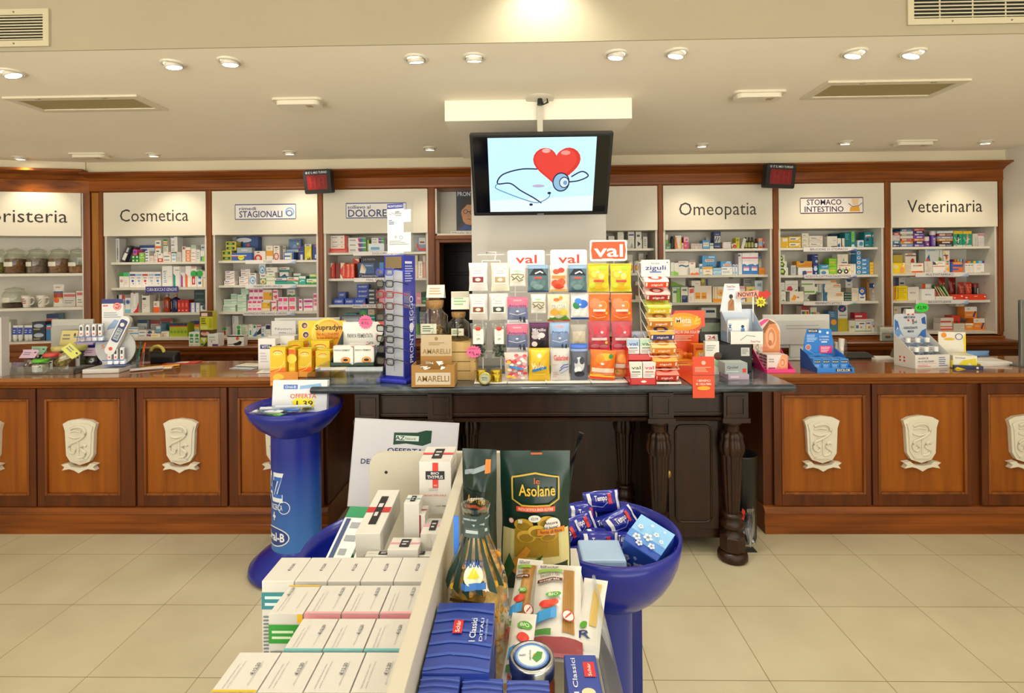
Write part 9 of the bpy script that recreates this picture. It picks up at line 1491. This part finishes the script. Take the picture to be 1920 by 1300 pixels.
# bag of fusilli gathered at the neck
Yb = .83; cxp = at(893, 1100, Yb).x; zt_ = at(890, 945, Yb).z; t = thing('pasta_bag', 'clear bag of yellow pasta twists with green striped neck', 'pasta', (cxp, Yb, FZ)); h = zt_-FZ; hw = .049; film = clear('fbfaf0', .3)
prof = [(.6, 0), (.98, .04), (1, .5), (.96, .6), (.82, .70), (.60, .78), (.42, .85), (.36, .91), (.46, 1.0)]
wav = lambda a, z: 1+.05*math.sin(7*a+z*40)+.03*math.sin(13*a)
MB().lathe([(hw*q, h*z) for q, z in prof], film, n=40, fn=wav, caps=False).build('clear_film', t)
m2 = MB(); rn = random.Random(6)
for k in range(190):
    z = rn.uniform(.02, .72)*h; R_ = hw*(.95 if z < .6*h else .95-1.3*(z/h-.6))-.014; a = rn.uniform(0, 6.283); q = R_*math.sqrt(rn.uniform(.45, 1)); b = rn.uniform(0, 6.28); L_ = .017; tl_ = rn.uniform(-.7, .7)
    p0 = Vector((q*math.cos(a), q*math.sin(a), z)); dv = Vector((math.cos(b)*math.cos(tl_), math.sin(b)*math.cos(tl_), math.sin(tl_)))*L_; m2.tube([p0-dv, p0-dv*.5, p0, p0+dv*.5, p0+dv], [.0045, .006, .0045, .006, .0045], mat(('d8a020', 'e0b030', 'c88c18')[k % 3], .45), 6)
m2.lathe([(hw*.5, .004), (hw*.72, .02), (hw*.80, h*.58), (hw*.55, h*.70), (hw*.3, h*.8), (0, h*.82)], spice('f0bc34'), n=20); m2.build('pasta_twists', t)
def bs(u, v, e):
    z = v; q = next((prof[i][0]+(prof[i+1][0]-prof[i][0])*(z-prof[i][1])/(prof[i+1][1]-prof[i][1]) for i in range(len(prof)-1) if z <= prof[i+1][1]), .46); R_ = hw*q*wav(u*2.6-1.3-1.57, z*h)+.001+e; a = u*2.6-1.3; return (R_*math.sin(a), -R_*math.cos(a), z*h)
st = ';'.join(f'p 14342a {.02+.17*i:.2f},.63 {.11+.17*i:.2f},.61 {.21+.12*i:.2f},.86 {.15+.12*i:.2f},.86' for i in range(6))
MB().decor(bs, .14, h, st+';r .0 .86 1 .97 3a4a46;r .1 .88 .9 .895 a8b4b4;r .0 .91 .8 .925 a8b4b4;r .2 .945 1 .955 98a4a4;e .5 .71 .13 .05 dfe6cc;p d8d020 .42,.70 .5,.74 .58,.70 .5,.69;r .34 .645 .66 .675 3a78c8;T .5 .755 .3 .03 2a4a9a FARMO;l .2 .46 .8 .6 4 4a3a14', tess=5).build('printed_label', t); MB().box(-.034, -.026, -.01, -.008, h*.62, h*.95, mat('3a7ad8', .3)).build('blue_tag', t)
# rice spaghetti packs
spg = 'r .62 .2 .86 .9 b88a48;'+';'.join(f'r {.64+.035*i:.3f} .2 {.648+.035*i:.3f} .9 8a6430' for i in range(6))+';T .3 .93 .4 .05 24347a RICE and RICE;r .05 .84 .6 .88 8ac04a;T .32 .79 .44 .04 5a4a40 Specialità di Riso;r .05 .70 .6 .74 5a2420;T .32 .72 .44 .025 f0e0d8 integrale;e .42 .54 .17 .028 5aa83a;T .42 .54 .2 .03 e8f4e0 BIO;e .3 .44 .18 .04 d8382a;e .42 .45 .12 .035 e0503a;p 3a9ae0 .02,.26 .5,.3 .5,.4 .02,.36;c .74 .33 .055 f0ece8;o .74 .33 .055 .14 c83a34;k .012 c83a34 .68,.3 .8,.36;r 0 0 1 .14 9a4048;r .05 .15 .4 .2 4a8a3a'
def pack3(label, px0, px1, pyt, pyb, Yt, Yb_, seed, rz=0, d=.035, dec=spg, body='e4e2de'):
    a, b = at(px0, pyb, Yb_), at(px1, pyb, Yb_); tpt = at((px0+px1)/2, pyt, Yt); bc = (a+b)/2; w = b.x-a.x; L_ = math.hypot(Yt-Yb_, tpt.z-bc.z); m2 = MB(); pouch(m2, w, L_, d, mat(body, .25), dec, wr=.25, seed=seed); o = m2.build('spaghetti_pack', origin=(0, 0, 0)); o.location = (bc.x, Yb_, bc.z); o.rotation_euler = (-math.atan2(Yt-Yb_, tpt.z-bc.z), 0, rz); return tag(o, label, 'pasta')
pack3('white spaghetti pack with brown window leaning at the front', 989, 1093, 1045, 1224, 1.03, .83, 5, rz=-.10); pack3('white spaghetti pack half hidden beside the pasta twists', 942, 998, 1040, 1205, 1.05, .89, 6, rz=-.16, dec=spg.replace('.62 .2 .86 .9', '.3 .2 .75 .9'), d=.025)
pack3('white pack with pale spaghetti at the clear side wall', 1070, 1122, 1075, 1222, 1.01, .84, 7, rz=-.25, dec='r .5 .3 .8 .9 d8b868;T .4 .2 .5 .08 24347a R;r 0 0 1 .1 d8d8d8;e .3 .3 .15 .04 5aa83a', d=.02); pack3('white pack with green organic oval below the leaning packs', 938, 992, 1140, 1272, .86, .735, 8, rz=-.12, d=.02, dec='e .6 .74 .3 .07 5aa83a;T .6 .74 .36 .06 e8f4e0 BIO;e .6 .54 .25 .07 d8382a;p 3a9ae0 .1,.26 .9,.3 .9,.44 .1,.4;r .1 .1 .8 .18 4a8a3a;r .2 .02 .9 .08 c83a34')
# honey jar
q = onz(997, 1230, 1.055); t = thing('honey_jar', 'glass honey jar with silver lid showing a lemon label', 'jar', (q.x, q.y+.0, FZ)); r = .0315; hz = 1.055-FZ
MB().lathe([(r*.98, 0), (r*1.04, .006), (r*1.04, hz*.74), (r*.94, hz*.82)], clear('f6e8cc', .06), n=32, caps=False).build('glass_body', t); MB().lathe([(r*.96, .002), (r*1.0, .008), (r*1.0, hz*.72), (0, hz*.73)], mat('9a5212', .15), n=28).build('honey', t)
MB().lathe([(r*.98, hz*.82), (r*1.03, hz*.84), (r*1.03, hz*.97), (r*.99, hz), (r*.85, hz), (r*.83, hz-.001), (0, hz-.001)], mat('b8bcc0', .25, 1), n=36).decor(topf(.066, .066, hz-.001, -.033, -.033), .066, .066, 'c .5 .5 .38 3a62b8;c .5 .5 .34 8ab4e4;c .5 .5 .3 eef0f0;e .62 .48 .1 .1 f0a030;p 4a9a3a .5,.42 .6,.3 .7,.4 .74,.6 .62,.62;T .3 .5 .14 .05 24347a GIUSTI;v .46 .5 .05 .3 6a6a70 miele e limone').build('lid', t)
# blue biscuit boxes
stp = ';'.join(f'k .035 3a58b8 -.0,{.04+.16*i:.2f} .35,{.08+.16*i:.2f} .7,{.06+.16*i:.2f} 1,{.02+.16*i:.2f}' for i in range(6))
cls = stp+';r .42 .2 .44 .21 3f62c8;r .34 .5 .5 .70 c8282c;v .42 .6 .07 .17 f4ece8 Schär;v .68 .55 .10 .34 e8ecf8 I Classici;v .82 .55 .05 .34 d0d8f0 DITALI;v .9 .55 .03 .3 a8b8e8 PASTA SENZA GLUTINE'
def blue(px0, px1, pyf, pyb, z, label, td, h=.12, fd='', rz=0): a, b = onb(px0, pyf, z), onb(px1, pyf, z); f_ = onb((px0+px1)/2, pyb, z); return carton('pasta_box', label, (a.x+b.x)/2, a.y, z-h, b.x-a.x, f_.y-a.y, h, mat('2b429f', .35), fd or 'r 0 .1 1 .3 4a6ad0', topd=td, sided=stp, rz=rz, group='blue pasta boxes on the gondola', bevel=.0015)
blue(791, 917, 1263, 1131, 1.11, 'large blue striped pasta box with white upright lettering', cls, .189)
blue(772, 852, 1345, 1267, 1.108, 'blue striped pasta box, left of the front three', stp, .187); blue(858, 940, 1345, 1272, 1.104, 'blue striped pasta box, middle of the front three', stp, .183); blue(948, 1034, 1345, 1275, 1.10, 'blue striped pasta box, right of the front three', stp, .179)
blue(1066, 1132, 1310, 1228, 1.03, 'blue pasta box with white lettering by the clear side', 'v .25 .5 .14 .8 e8ecf8 I Classici;r .55 .45 .9 .8 c8282c;v .72 .62 .1 .3 f4ece8 Schär;e .6 .1 .2 .1 e8d8b0', .108)
a = onz(1055, 1290, 1.0); m2 = MB(); pouch(m2, .05, .075, .03, mat('1f7ac0', .15), 'r .1 .2 .9 .4 3a9ae0', wr=.8, seed=4); o = m2.build('foil_pack', origin=(0, 0, 0)); o.location = (a.x-.003, a.y-.02, FZ); tag(o, 'shiny bright blue foil pack beside the honey jar', 'pack')
